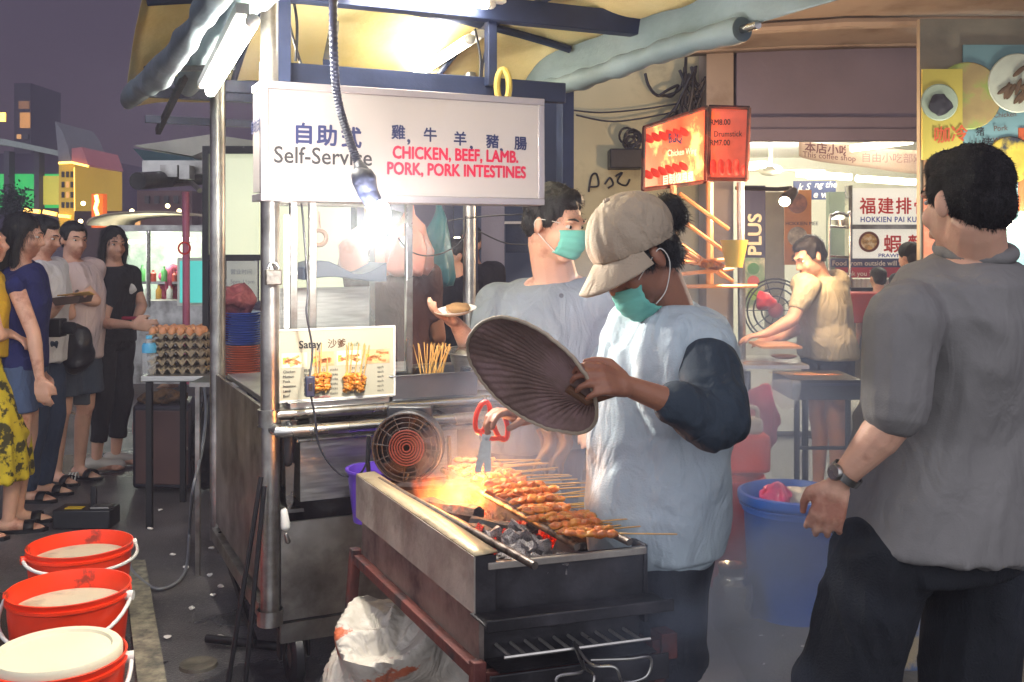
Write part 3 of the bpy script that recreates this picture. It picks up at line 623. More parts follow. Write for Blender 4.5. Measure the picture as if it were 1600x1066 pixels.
# cardboard ledge and plates left of the cart
m = MB(); pp = [G(325, 577, .82), G(356, 592, .82), G(405, 608, .82), G(405, 590, .82), G(372, 574, .82)]
m.prism(pp, Z3*-.006); one('card_sheet', m, M('cream_card', '#d6ca9c', .7, 0, .12, 5, .2), 'creased cream cardboard sheet lying beside the cart post', 'cardboard')
PB = M('blue_plate', '#2447a0', .3, 0, .1, 5, .03, coat=.3); PO = M('orange_plate', '#b8593a', .3, 0, .1, 5, .03, coat=.3)
pc = W(380, 580, 4.75); pc.z = .885; prof = [(0, 0), (.055, 0), (.085, .010), (.092, .013), (.092, .0155), (.083, .0135), (.053, .0035), (0, .0035)]
plo = plb = None
for i in range(27):
    cpos = pc+V((random.uniform(-.004, .004), random.uniform(-.004, .004), i*.0108))
    if i < 13:
        if plo is None: plo = build('plate', MB().lathe(prof, V((0, 0, 0)), 28), PO); plo.location = cpos; tag(plo, 'orange plastic plate in the lower half of the tall plate stack', 'plate', 'orange plates in the stack')
        else: dup(plo, cpos, scale=1+.0*i)
    else:
        if plb is None: plb = build('plate', MB().lathe(prof, V((0, 0, 0)), 28), PB); plb.location = cpos; tag(plb, 'blue plastic plate in the upper half of the tall plate stack', 'plate', 'blue plates in the stack')
        else: dup(plb, cpos)
st = MB(); o = V((pc.x-.2, pc.y-.16, 0)); st.ob(o+Z3*.855, V((.5, 0, 0)), V((0, .4, 0)), Z3*.02)
for dx in (.02, .46): 
    for dy in (.02, .36): st.ob(o+V((dx, dy, 0)), V((.02, 0, 0)), V((0, .02, 0)), Z3*.855)
one('side_table', st, STEELD, 'small steel table behind the cart carrying the plate stack', 'table')
cl = MB().ell(pc+V((-.03, -.02, .35)), (.085, .08, .07), n=28, m=18); cl.ell(pc+V((-.085, -.03, .26)), (.03, .05, .11), n=20, m=12)
for q in cl.v: q += noise.noise_vector(q*16)*.03+noise.noise_vector(q*40)*.012
one('cloth', cl, M('maroon_cloth', '#6a3038', .9, 0, .25, 14, .5, 60, col2='#8a4c50', c2s=12), 'crumpled maroon cloth draped on top of the plate stack', 'cloth', ang=180)

# ---------------------------------------------------------------- charcoal grill
gr = thing('charcoal_grill', GK(.2, .44, 0), 'long sooty steel charcoal satay grill on a red oxide stand', 'grill')
BEV = M('grill_lip_steel', '#b3a488', .42, .75, .15, 8, .15, 40, col2='#7d6a54', c2s=9, c2t=.62)
SIDE = M('grill_side_steel', '#a49c92', .46, .45, .25, 6, .2, 30, col2='#6b5d56', c2s=4, c2t=.55, c2w=.12)
SIDE2 = M('grill_body_steel', '#978a80', .42, .5, .3, 5, .2, 25, col2='#4c4040', c2s=5, c2t=.52, c2w=.12)
m = MB(); m.sheet(lambda s, t: GK(-.002+.055*s, -.01+.90*t, .800+.004*s), 1, 12); build('lip', m, BEV, gr, solid=.003)
m = MB(); m.ob(GK(-.004, -.01, .67), GW*.004, GL*.9, Z3*.128); build('side_plate', m, SIDE, gr)
m = MB(); m.ob(GK(.012, .0, .54), GW*.012, GL*.88, Z3*.2); build('body_plate', m, SIDE2, gr)
m = MB(); m.ob(GK(.0, -.008, .66), GW*.05, GL*.004, Z3*.138); m.ob(GK(.03, .004, .655), GW*.39, GL*.008, Z3*.125); m.ob(GK(.024, .88, .655), GW*.4, GL*.006, Z3*.12)
m.ob(GK(.05, .014, .655), GW*.004, GL*.86, Z3*.14); m.ob(GK(.42, .0, .60), GW*.01, GL*.88, Z3*.185); m.ob(GK(.024, .012, .645), GW*.4, GL*.86, Z3*.01)
m.ob(GK(.025, .012, .50), GW*.39, GL*.008, Z3*.14)
build('trough', m, SOOT, gr, bevel=.002)
m = MB(); m.ob(GK(.03, -.012, .765), GW*.39, GL*.012, Z3*.016); build('front_rim', m, SIDE, gr, bevel=.002)
m = MB(); m.ob(GK(-.01, -.09, .665), GW*.45, GL*.09, Z3*.006); m.ob(GK(-.01, -.095, .655), GW*.45, GL*.006, Z3*.028); m.ob(GK(.0, -.09, .5), GW*.43, GL*.006, Z3*.06); build('ash_tray', m, SOOT, gr, bevel=.003)
m = MB()
for w_ in (.0, .42): m.bar(GK(w_, -.02, .545), GK(w_, .89, .545), .028, .028)
m.bar(GK(.012, -.03, .535), GK(.41, -.03, .535), .026, .026); m.bar(GK(-.01, .89, .535), GK(.43, .89, .535), .028, .028); build('stand_rail', m, RUST, gr, bevel=.002)
for w_, l, dw, dl in ((-.005, -.035, -.03, -.03), (.425, -.035, .03, -.03), (-.005, .89, -.035, .03), (.425, .89, .03, .03)):
    m = MB().bar(GK(w_, l, .575), GK(w_+dw, l+dl, 0), .03, .03, up=GL); build('leg', m, RUST, gr, bevel=.002)
m = MB(); m.ob(GK(.43, -.06, .53), GW*.04, GL*.05, Z3*.06); build('bracket', m, RUST, gr, bevel=.002)
def rebar(a, b):
    m = MB(); P = []; R = []; n = 150
    for i in range(n+1): P.append(a.lerp(b, i/n)); R.append(.0085+.0012*(i % 2))
    return m.tube(P, R, 10)
RB = M('rebar_steel', '#6f665f', .45, .8, .3, 20, .2, col2='#3a2e2a', c2s=20)
build('bar', rebar(W(592, 750, 3.04), W(836, 884, 2.2)), RB, gr); build('bar', rebar(GK(.37, .88, .805), GK(.365, -.03, .803)), RB, gr); build('bar', rebar(GK(.262, .88, .797), GK(.25, .0, .795)), RB, gr)
# wire grill basket on lower shelf, with handles
gb = thing('grill_basket', GK(.2, -.03, .58), 'folding wire grill basket with looped handles on the lower shelf', 'grill basket')
m = MB(); z = .585
for i in range(10): m.tube([GK(.06+i*.035, -.06, z), GK(.05+i*.035, .25, z+.01)], .004, 6)
m.tube([GK(.045, -.06, z), GK(.40, -.06, z)], .004, 6); m.tube([GK(.045, .12, z+.006), GK(.40, .12, z+.006)], .004, 6)
build('shelf', MB().ob(GK(.03, -.07, z-.03), GW*.38, GL*.8, Z3*.004), SOOT, gr)
build('grid', m, M('bright_wire', '#cfcac2', .3, .8), gb)
def loop(c, s): 
    return MB().tube(curve_pts([GK(.21, -.06, .6), GK(.21+s*.01, -.12, .57), c+GW*s*.0, c+GW*s*.02-Z3*.035, c+GW*s*.075-Z3*.03, c+GW*s*.085+Z3*.01, c+GW*s*.03+Z3*.014, GK(.215+s*.01, -.11, .575)], 6), .0035, 8)
build('handle', loop(GK(.20, -.17, .565), -1), STEEL, gb); build('handle', loop(GK(.26, -.15, .57), 1), STEEL, gb)
# coals, logs, ash
COAL = M('charcoal', '#131114', .8, 0, .5, 30, .6, 50, col2='#5d5a5c', c2s=14, c2t=.6)
ASHM = M('ashy_charcoal', '#b4acab', .95, 0, .35, 20, .7, 50, col2='#3a3537', c2s=14, c2t=.55)
EMB = M('glowing_ember', '#3a1008', .8, 0, .5, 20, .5, 50, em='#ff2a04', es=1)
_n = EMB.node_tree; _nn = _n.nodes.new('ShaderNodeTexNoise'); _nn.inputs['Scale'].default_value = 26; _rr = _n.nodes.new('ShaderNodeMapRange')
_rr.inputs[1].default_value = .5; _rr.inputs[2].default_value = .72; _rr.inputs[4].default_value = .9; _n.links.new(_nn.outputs[0], _rr.inputs[0]); _n.links.new(_rr.outputs[0], _n.nodes['Principled BSDF'].inputs['Emission Strength'])
def rock(r, seed):
    rnd = random.Random(seed); m = MB().ell(V((0, 0, 0)), (r, r*rnd.uniform(.55, .8), r*rnd.uniform(.5, .75)), n=10, m=6)
    for q in m.v: q += noise.noise_vector(q*38+V((seed*3.1, 0, 0)))*r*.7
    return m
def spread(name, mat, label, grp, n, wr, lr, zr, rr, seed, cat='charcoal'):
    rnd = random.Random(seed); ps = [tag(build(name, rock(1, seed*10+k), mat, ang=25), label, cat, grp) for k in range(3)]
    for i in range(n):
        o_ = ps[i] if i < 3 else ps[i % 3].copy()
        if i >= 3: link(o_)
        o_.location = GK(rnd.uniform(*wr), rnd.uniform(*lr), rnd.uniform(*zr)); o_.rotation_euler = (rnd.uniform(0, 6), rnd.uniform(0, 6), rnd.uniform(0, 6)); s = rnd.uniform(*rr); o_.scale = (s, s, s)
spread('charcoal_lump', ASHM, 'ash grey charcoal lump at the near end of the grill trough', 'ashy charcoal lumps in the near trough', 60, (.09, .26), (.02, .30), (.70, .765), (.018, .036), 3)
spread('charcoal_lump', EMB, 'glowing red charcoal ember lying under the row of skewers', 'glowing embers in the trough', 22, (.10, .36), (.22, .84), (.68, .74), (.016, .034), 5)
spread('charcoal_lump', COAL, 'black charcoal lump lying deep in the grill trough', 'black charcoal lumps in the trough', 46, (.07, .40), (.1, .86), (.655, .72), (.02, .04), 9)
for i, (w0, l0, w1, l1, z0, z1, th, lb) in enumerate(((.07, .80, .20, .45, .73, .765, .045, 'large split black log lying before the flames'), (.12, .52, .22, .20, .745, .735, .035, 'charred plank with pale ash edge pointing at the near end'), (.09, .86, .27, .66, .76, .80, .028, 'short burning stick at the far end of the trough'), (.17, .42, .27, .26, .76, .75, .03, 'broken black log end resting in the ash'))):
    a, b2 = GK(w0, l0, z0), GK(w1, l1, z1); m = MB(); P = [a.lerp(b2, t/6) for t in range(7)]; m.tube(P, [th*(.55+.25*noise.noise(p*20)) for p in P], 7)
    for q in m.v: q += noise.noise_vector(q*30)*.008
    one('charred_log', m, COAL, lb, 'log', ang=25)
FL = bpy.data.materials.new('flame'); FL.use_nodes = True; _n = FL.node_tree; _n.nodes.clear()
_o = _n.nodes.new('ShaderNodeOutputMaterial'); _p = _n.nodes.new('ShaderNodeVolumePrincipled'); _c = _n.nodes.new('ShaderNodeTexCoord'); _mp = _n.nodes.new('ShaderNodeMapping'); _mp.inputs['Scale'].default_value = (1, 1, .42)
_no = _n.nodes.new('ShaderNodeTexNoise'); _no.inputs['Scale'].default_value = 24; _no.inputs['Detail'].default_value = 3; _no.inputs['Distortion'].default_value = .9; _n.links.new(_c.outputs['Object'], _mp.inputs[0]); _n.links.new(_mp.outputs[0], _no.inputs[0])
_g = _n.nodes.new('ShaderNodeTexGradient'); _g.gradient_type = 'SPHERICAL'; _m3 = _n.nodes.new('ShaderNodeMapping'); _m3.inputs['Scale'].default_value = (1/.17, 1/.17, 1/.105); _n.links.new(_c.outputs['Object'], _m3.inputs[0]); _n.links.new(_m3.outputs[0], _g.inputs[0])
_a = _n.nodes.new('ShaderNodeMath'); _a.operation = 'MULTIPLY_ADD'; _n.links.new(_g.outputs[0], _a.inputs[0]); _a.inputs[1].default_value = .55; _n.links.new(_no.outputs[0], _a.inputs[2])
_r = _n.nodes.new('ShaderNodeMapRange'); _r.inputs[1].default_value = .70; _r.inputs[2].default_value = .98; _n.links.new(_a.outputs[0], _r.inputs[0])
_cr2 = _n.nodes.new('ShaderNodeValToRGB'); _n.links.new(_r.outputs[0], _cr2.inputs[0]); _cr2.color_ramp.elements[0].color = (1, .06, .005, 1); _cr2.color_ramp.elements[1].color = (1, .36, .05, 1)
_s = _n.nodes.new('ShaderNodeMath'); _s.operation = 'MULTIPLY'; _s.inputs[1].default_value = 17; _n.links.new(_r.outputs[0], _s.inputs[0])
_p.inputs['Density'].default_value = 0; _n.links.new(_cr2.outputs[0], _p.inputs['Emission Color']); _n.links.new(_s.outputs[0], _p.inputs['Emission Strength']); _n.links.new(_p.outputs[0], _o.inputs['Volume'])
fl = build('flames', MB().ell(V((0, 0, 0)), (.19, .19, .105), n=20, m=12), FL); fl.location = GK(.20, .60, .775); tag(fl, 'orange flames leaping from the coals at the far end of the grill', 'fire')
lamp('fire_light', GK(.2, .58, .83), 5, (1, .35, .08), .06)
# crumpled printed sack under the grill
sk = MB().ell(W(655, 1020, 3.0)+V((0, 0, -.16)), (.27, .22, .38), n=150, m=100)
for q in sk.v:
    if q.z < .01: q.z = .01
    d_ = (q-W(655, 1020, 3.0)+V((0, 0, .1))).normalized(); w_ = noise.noise_vector(q*3)*.12; q += d_*(.07*(1-abs(noise.noise((q+w_)*3.4))*3)+.028*(1-abs(noise.noise((q+w_)*8))*3)+.006*(1-abs(noise.noise((q+w_)*19))*3)-.05)
    q.z = max(.004, q.z)
SKM = M('white_woven_sack', '#b8b0a4', .5, 0, .2, 5, .3, 60, col2='#b05a38', c2s=6.5, c2t=.60, c2w=.015, wr=.6)
one('sack', sk, SKM, 'crumpled white woven sack with orange printing under the grill', 'sack', ang=50)

# ---------------------------------------------------------------- red buckets, foreground left
def bucket(cpx, cpy, rw, label, fill, hdl, zr=.36, lid=False, hang=0):
    c = G(cpx, cpy, zr); R = rw*c.y/F/2; c.z = 0; t = thing('bucket', c, label, 'bucket', 'red buckets standing on the asphalt')
    prof = [(0, 0), (R*.80, 0), (R*.955, zr*.80), (R*.96, zr*.905), (R*1.0, zr*.92), (R*1.0, zr*.945), (R*.965, zr*.95), (R*.985, zr-.004), (R*1.0, zr), (R*.97, zr+.001), (R*.945, zr*.93), (R*.78, .006), (0, .006)]
    build('body', MB().lathe(prof, c, 56), RED, t)
    if not lid:
        LIQ = M('white_stuff', '#c9c2a8', .5, 0, .1, 6, .2, 30, col2='#a8a28c', c2s=6)
        f = MB(); f.lathe([(0, 0), (R*.6, .003), (R*.9, -.002), (R*.9, -.01), (0, -.01)], c+Z3*fill, 48); build('contents', f, LIQ, t)
    else:
        f = MB().lathe([(0, .012), (R*.76, .012), (R*.78, .020), (R*.90, .020), (R*.93, .012), (R*.93, -.01), (R*.70, -.01), (0, .0)], c+Z3*zr, 56)
        build('lid', f, M('cream_lid', '#d9d2b6', .45, 0, .08, 5, .1, 30), t)
    P = []; X_ = V((cos(hdl), sin(hdl), 0)); N_ = V((sin(hdl), -cos(hdl), 0))
    for k in range(25):
        th = pi*k/24; P.append(c+Z3*(zr-.03)+X_*(R*1.05*cos(th))+(N_*1.04*R-Z3*hang)*sin(th)**.8)
    hd = build('handle', MB().tube(P, .0065, 10), WHITEP, t)
    for s in (-1, 1): build('lug', MB().lathe([(0, -.012), (.016, -.012), (.016, .012), (0, .012)], c+Z3*(zr-.03)+V((cos(hdl), sin(hdl), 0))*R*1.02*s, 14, V((cos(hdl), sin(hdl), 0))), WHITEP if s > 0 else RED, t)
bucket(125, 849, 157, 'red bucket of white liquid farthest back, nearest the queue', .31, radians(35), hang=.03)
bucket(108, 917, 184, 'middle red bucket with its white handle hanging across the front', .30, radians(2), hang=.105)
bucket(90, 1024, 206, 'nearest red bucket closed by a cream plastic lid', .2, radians(20), lid=True, hang=.10)
# power box with cables on the asphalt
pb = thing('power_box', G(130, 826), 'low black power box with yellow stickers standing behind the red buckets', 'power box')
c = G(128, 828); build('case', MB().box(c+V((0, .06, .055)), .30, .15, .10), PLB, pb, bevel=.008)
m = MB().box(c+V((-.05, .03, .108)), .09, .05, .003); build('sticker', m, M('yellow_sticker', '#c8a820', .5), pb); m = MB().box(c+V((.09, .04, .112)), .10, .08, .012); build('socket_plate', m, STEELD, pb, bevel=.003)
m = MB().box(c+V((.03, .08, .15)), .03, .02, .12); build('plug', m, PLB, pb, bevel=.004)
# grey cable from the egg table to the buckets
pts = curve_pts([W(318, 592, 4.9), W(322, 640, 4.85), W(316, 700, 4.7), W(301, 770, 4.5), G(296, 850)+V((0, 0, .05)), G(288, 900)+V((0, 0, .012)), G(250, 925)+V((0, 0, .012)), G(215, 905)+V((0, 0, .012)), G(202, 885)+V((0, 0, .015)), G(200, 850)+V((0, 0, .015))], 10)
one('cable', MB().tube(pts, .0075, 8), WIREG, 'grey cable looping from the egg table down onto the asphalt', 'cable', base=G(288, 900))
# ---------------------------------------------------------------- egg table, cabinet, partition (left middle)
tb = thing('table', W(270, 700, 5.6), 'steel topped table carrying stacked egg trays left of the cart', 'table')
m = MB(); o = W(214, 598, 5.3); m.ob(V((o.x, 5.35, .775)), V((.46, 0, 0)), V((0, .62, 0)), Z3*.03); build('tabletop', m, STEELB, tb, bevel=.004)
for dx in (.02, .41):
    for dy in (.02, .57): build('leg', MB().ob(V((o.x+dx, 5.35+dy, 0)), V((.03, 0, 0)), V((0, .03, 0)), Z3*.775), BLACKM, tb)
PULP = M('egg_tray_pulp', '#8b7d68', .9, 0, .15, 20, .4, 80)
def eggtray():
    m = MB(); n = 6; s = .05
    def f(a, b):
        x, y = (a-.5)*n*s, (b-.5)*(n-1)*s; e = max(abs(a-.5), abs(b-.5)) > .499
        return V((x*(1.04 if e else 1), y*(1.04 if e else 1), .022+.016*cos(2*pi*x/s)*cos(2*pi*y/s+pi)+(-.012 if e else 0)))
    return m.sheet(f, 36, 30)
ec = W(285, 570, 5.58); ec.z = .806; et = None; ge = None
for i in range(5):
    lo = ec+V((random.uniform(-.006, .006), random.uniform(-.006, .006), i*.046)); rt = (0, 0, .08+random.uniform(-.04, .04))
    if et is None:
        et = build('egg_tray', eggtray(), PULP, solid=.003); et.location = lo; et.rotation_euler = rt; tag(et, 'grey pulp egg tray at the very bottom of the stack on the steel table', 'egg tray', 'stacked egg trays')
    else: dup(et, lo, rt, label='grey pulp egg tray, '+('', 'second', 'third', 'fourth', 'topmost')[i]+(' from the bottom' if i < 4 else '')+' of the stack on the steel table')
EGG = M('brown_egg', '#c98d64', .45, 0, .1, 8, .05, sss=.1)
eg = None
for L_ in range(5):
  for i in range(6):
    for j in range(5):
        if L_ < 4: continue
        lo = ec+V(((i-2.5)*.05, (j-2)*.05, .046*(L_)+.036)); lo = lo+V((random.uniform(-.003, .003),)*3)
        if eg is None:
            m = MB().lathe([(.021*sin(t)*(1+.10*cos(t)), -.028*cos(t)) for t in [pi*k/10 for k in range(11)]], V((0, 0, 0)), 16); eg = build('egg', m, EGG, ang=180); o_ = eg; tag(eg, 'brown hen egg lying open in the topmost pulp tray', 'egg', 'eggs in the stacked trays')
        else: o_ = dup(eg, lo, label='brown hen egg lying open in the topmost pulp tray' if L_ == 4 else None)
        o_.location = lo; o_.rotation_euler = (random.uniform(-.3, .3), random.uniform(-.3, .3), 0)
bo = thing('bottle', W(233, 572, 5.42), 'clear water bottle with light blue cap on the egg table', 'bottle'); c = W(233, 575, 5.42); c.z = .806
build('body', MB().lathe([(0, 0), (.034, .002), (.036, .02), (.034, .07), (.036, .08), (.034, .13), (.016, .175), (.014, .19), (0, .19)], c, 24), PLASTICF, bo); build('label', MB().lathe([(.0365, .115), (.0368, .15), (.030, .165)], c, 24), M('cyan_label', '#4ea9d6', .4), bo)
build('cap', MB().lathe([(0, .205), (.016, .205), (.017, .188), (.0, .188)], c, 16), M('cyan_cap', '#5cb4dd', .4), bo)
kn = thing('cabinet', W(245, 760, 5.75), 'brown rolling box cabinet with no smoking sticker under the egg table', 'cabinet')
B0 = G(207, 764, 0.03); d1 = V((.36, -.03, 0)); d2 = V((-.10, .42, 0))
BR = M('brown_panel', '#5d4440', .4, .1, .15, 5, .08, 30, coat=.2)
build('body', MB().ob(B0, d1, d2, Z3*.50), M('dark_cabinet', '#272630', .45, 0, .2), kn, bevel=.02)
build('front_panel', MB().ob(B0+d1*.05+Z3*.03+V((0, -.006, 0)), d1*.9, V((0, .012, 0)), Z3*.44), BR, kn, bevel=.006)
nm = d2.cross(Z3).normalized(); nm = -nm if nm.x > 0 else nm
st_ = build('sticker', MB().ob(B0+d2*.12+Z3*.26+nm*.003, d2*.42, Z3*.17, nm*.002), M('sticker_white', '#c9c0b8', .5), kn)
cc = B0+d2*.33+Z3*.345+nm*.0065; dn = d2.normalized()
m = MB().tube([cc+dn*.055*cos(t)+Z3*.06*sin(t) for t in [2*pi*i/24 for i in range(25)]], .005, 6, cap=False); m.tube([cc+dn*.04+Z3*.04, cc-dn*.04-Z3*.04], .004, 6); build('symbol_ring', m, INKRED, st_)
m = MB().tube([cc-dn*.035, cc+dn*.03], .005, 6); build('symbol_cigarette', m, INK, st_)
build('knob', MB().ell(B0+d1*.93+Z3*.25+V((0, -.02, 0)), (.012, .012, .012)), STEEL, kn)
tpn = MB().ell(B0+d1*.5+d2*.4+Z3*.52, (.15, .12, .045), n=40, m=20)
for q in tpn.v: q += noise.noise_vector(q*24)*.03
one('cloth', tpn, M('brown_crumple', '#6d5338', .9, 0, .4, 20, .5, col2='#2c2422', c2s=12), 'crumpled brown rag heaped on the dark cabinet', 'rag', ang=180)
for i, dx in enumerate((.33, .40)):
    one('black_bag', (lambda m: [m, [q.__iadd__(noise.noise_vector(q*12)*.05) for q in m.v]][0])(MB().ell(B0+d1*1.18+V((i*.12, .1+.1*i, .26)), (.10, .10, .28), n=28, m=20)), M('black_bag', '#14151b', .35, 0, .3, 10, .5, 30), ('black rubbish bag slumped between cabinet and cart', 'smaller black rubbish bag behind, against the cart side panel')[i], 'bag', ang=180)
# neighbouring stall: framed white boards
ns = thing('neighbour_stall', W(380, 600, 6.0), 'stall behind the cart with a pale cream framed board and paper notice', 'stall')
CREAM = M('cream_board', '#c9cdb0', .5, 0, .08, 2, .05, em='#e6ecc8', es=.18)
def pan(px0, py0, px1, py1, Y, t=.02): a = W(px0, py1, Y); b2 = W(px1, py0, Y); return MB().ob(a, V((b2.x-a.x, 0, 0)), V((0, t, 0)), V((0, 0, b2.z-a.z)))
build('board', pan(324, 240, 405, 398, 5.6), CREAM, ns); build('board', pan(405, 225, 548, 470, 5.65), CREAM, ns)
m = pan(316, 228, 325, 605, 5.57, .04); m2 = pan(325, 228, 412, 240, 5.57, .04); m.add(m2.v, m2.f); m2 = pan(325, 398, 412, 407, 5.57, .04); m.add(m2.v, m2.f); m2 = pan(548, 300, 556, 600, 5.6, .04); m.add(m2.v, m2.f)
build('frame', m, BLACKM, ns)
build('notice', pan(354, 408, 402, 472, 5.55, .006), M('paper', '#b9bdb4', .6, 0, .1, 4, .1), ns)
for i, s in enumerate(('营业时间', '5pm-11pm', '谢谢')): text(s, W(360, 428+i*15, 5.545), (1, 0, 0), Z3, .03, M('grey_ink', '#7a8088', .6, 0, 0, 5, 0), ns)
build('panel', pan(326, 410, 352, 600, 5.6, .01), M('blue_grey_panel', '#55607a', .5), ns)
m = MB(); o = W(205, 230, 6.2); m.prism([W(208, 228, 6.2), W(330, 210, 6.2), W(410, 222, 6.2), W(410, 236, 6.2), W(330, 232, 6.2), W(300, 244, 6.2)], V((0, 1.0, 0))); build('roof', m, M('pale_roof', '#9c9a8e', .6), ns)
m = MB().tube([W(215, 283, 5.7), W(325, 276, 6.6)], .05, 14); build('rolled_tarpaulin', m, BLACKM, ns)
m = MB().prism([W(208, 232, 6.1), W(300, 246, 6.1), W(318, 262, 6.1), W(235, 262, 6.1)], V((0, .4, 0))); build('tarpaulin', m, M('teal_tarpaulin', '#1c3f48', .6), ns)
m = MB(); m.bar(W(225, 262, 6.1), W(320, 262, 6.1), .06, .08); m.tube([W(232, 290, 6.2), W(300, 286, 6.0), W(312, 298, 5.9)], .015, 8); m.box(W(268, 268, 6.0), .1, .1, .07); m.box(W(292, 270, 6.0), .06, .1, .08); build('rack', m, STEELD, ns)
m = MB().tube([W(290, 300, 6.3), W(291, 395, 6.3), W(291, 600, 6.3)], .022, 10); build('pipe', m, M('pink_pipe', '#b4627c', .4, .2), ns)
m = MB().tube([W(288, 388, 6.2)+V((cos(t)*.035, 0, sin(t)*.035)) for t in [2*pi*i/20 for i in range(21)]], .006, 6, cap=False); build('valve_wheel', m, INKRED, ns)
nb = thing('notice_board', W(298, 475, 6.4), 'turquoise notice in a white frame beside the pink pipe', 'notice board')
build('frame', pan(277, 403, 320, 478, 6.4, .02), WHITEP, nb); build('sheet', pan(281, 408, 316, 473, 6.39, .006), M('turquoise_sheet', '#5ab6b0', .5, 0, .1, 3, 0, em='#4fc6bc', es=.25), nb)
# far food truck with round canopy
ft = thing('food_truck', W(235, 560, 10), 'distant lit food kiosk under a beige domed canopy', 'kiosk')
def dome(a, b): t = pi*a; return W(235, 352, 10)+V((-.62*cos(t), b*1.2, .13*sin(t)**.7))
build('canopy', MB().sheet(dome, 20, 3), M('beige_canopy', '#9a8c78', .7), ft, solid=.02)
m = pan(170, 352, 320, 362, 10, .1); build('fascia', m, STEELD, ft)
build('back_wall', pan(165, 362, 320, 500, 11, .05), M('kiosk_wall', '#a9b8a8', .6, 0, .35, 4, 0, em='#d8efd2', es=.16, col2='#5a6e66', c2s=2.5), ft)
build('counter', pan(150, 470, 320, 600, 10, .3), STEELD, ft)
for px in (178, 232, 318): build('post', MB().tube([W(px, 360, 10), W(px, 480, 10)], .02, 8), STEEL, ft)
build('shelf', pan(180, 440, 318, 444, 10.4, .2), STEEL, ft)
rnd = random.Random(2)
for i in range(16):
    px = 180+i*8.5; c = W(px, 440 if i % 2 else 470, 10.35); hh = rnd.uniform(.08, .2)
    m = MB().lathe([(0, 0), (.03, 0), (.03, hh*.7), (.012, hh*.85), (.012, hh), (0, hh)], c, 10)
    one('bottle', m, M(('amber_sauce', 'green_sauce', 'white_sauce', 'red_sauce')[i % 4], ('#b8862a', '#4c8a4a', '#c6c6bc', '#a03a2c')[i % 4], .3), 'tiny sauce bottle on the shelf of the distant kiosk', 'bottle', group='bottles in the distant kiosk')
for i, (x0, x1, y, Y) in enumerate(((181, 225, 378, 10.6), (250, 305, 374, 10.6))):
    t = fluor(('left', 'right')[i]+'most lit tube inside the distant domed kiosk', W(x0, y, Y), W(x1, y, Y), .018, TUBEF, 0, fix=False)
lamp('kiosk_light', W(240, 385, 10.3), 10, (.9, 1, .85), .2, parent=ft)
# coloured building far left
fb = thing('building', W(80, 380, 34), 'far building with green lit facade, yellow strip lights and a pointed roof', 'building')
def bx(px0, py0, px1, py1, Y, t): return pan(px0, py0, px1, py1, Y, t)
FACM = M('dim_facade', '#4c4a56', .7, 0, .2, .5, 0); 
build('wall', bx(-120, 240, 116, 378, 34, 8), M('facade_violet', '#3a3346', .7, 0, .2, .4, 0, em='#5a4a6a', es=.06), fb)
GRN = M('green_lit_panel', '#3f8f5a', .6, 0, .3, .6, 0, em='#1fae55', es=.38, col2='#8a9a4a', c2s=.3)
for i, (a, b2) in enumerate(((-60, 8), (14, 55), (62, 92))): w_ = build('window', bx(a, 272, b2, 325, 33.9, .1), GRN, fb); build('frame', bx(a, 296, b2, 298, 33.8, .05), FACM, w_)
build('window', bx(66, 275, 92, 320, 33.7, .1), M('yellow_lit_panel', '#a8a050', .6, 0, .3, .6, 0, em='#b8b040', es=.3), fb)
for px in (-30, 10, 57): build('column', bx(px-4, 236, px+4, 330, 33.4, .4), FACM, fb)
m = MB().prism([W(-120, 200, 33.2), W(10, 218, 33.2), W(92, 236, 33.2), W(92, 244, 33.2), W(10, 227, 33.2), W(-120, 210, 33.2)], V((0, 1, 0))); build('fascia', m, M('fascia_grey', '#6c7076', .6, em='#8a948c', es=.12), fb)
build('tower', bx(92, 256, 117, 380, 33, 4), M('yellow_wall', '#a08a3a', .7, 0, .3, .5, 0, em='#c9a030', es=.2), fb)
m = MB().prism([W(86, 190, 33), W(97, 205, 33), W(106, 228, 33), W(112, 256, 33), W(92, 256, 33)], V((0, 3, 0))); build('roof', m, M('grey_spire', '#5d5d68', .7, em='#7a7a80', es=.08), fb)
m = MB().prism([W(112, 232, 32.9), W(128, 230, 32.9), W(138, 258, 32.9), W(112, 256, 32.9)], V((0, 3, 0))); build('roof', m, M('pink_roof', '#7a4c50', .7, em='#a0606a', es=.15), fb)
YL = tube_mat('yellow_strip_light', '#ffb814', 1.6)
m = MB(); m.bar(W(92, 255, 32.8), W(112, 254, 32.8), .08, .07); m.bar(W(112, 254, 32.8), W(138, 260, 32.8), .08, .07)
m.bar(W(38, 328, 32.8), W(62, 331, 32.8), .1, .12); m.bar(W(68, 331, 32.8), W(88, 335, 32.8), .1, .12); m.bar(W(92, 337, 32.8), W(110, 339, 32.8), .1, .1); m.bar(W(116, 262, 32.8), W(117, 375, 32.8), .02, .02); build('light_strip', m, YL, fb)
dt = thing('tower', W(35, 380, 60), 'dark tower with warm lit windows against the night sky', 'tower')
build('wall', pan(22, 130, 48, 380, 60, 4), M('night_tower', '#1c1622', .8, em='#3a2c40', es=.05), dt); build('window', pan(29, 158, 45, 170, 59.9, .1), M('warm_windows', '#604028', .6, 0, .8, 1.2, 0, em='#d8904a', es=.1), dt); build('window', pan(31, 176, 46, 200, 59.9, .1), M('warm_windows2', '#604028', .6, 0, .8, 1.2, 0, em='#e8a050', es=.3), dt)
build('window', pan(0, 176, 8, 190, 59.9, .1), YL, dt)
DW = M('dark_pane', '#1c1a22', .3); LW = M('warm_lit_pane', '#806040', .5, em='#e8a860', es=.35)
rnd = random.Random(21)
for i in range(3):
    for j in range(4):
        x = 96+i*7; build('window', pan(x, 268+j*16, x+4, 277+j*16, 32.95, .06), DW if rnd.random() < .7 else LW, fb)
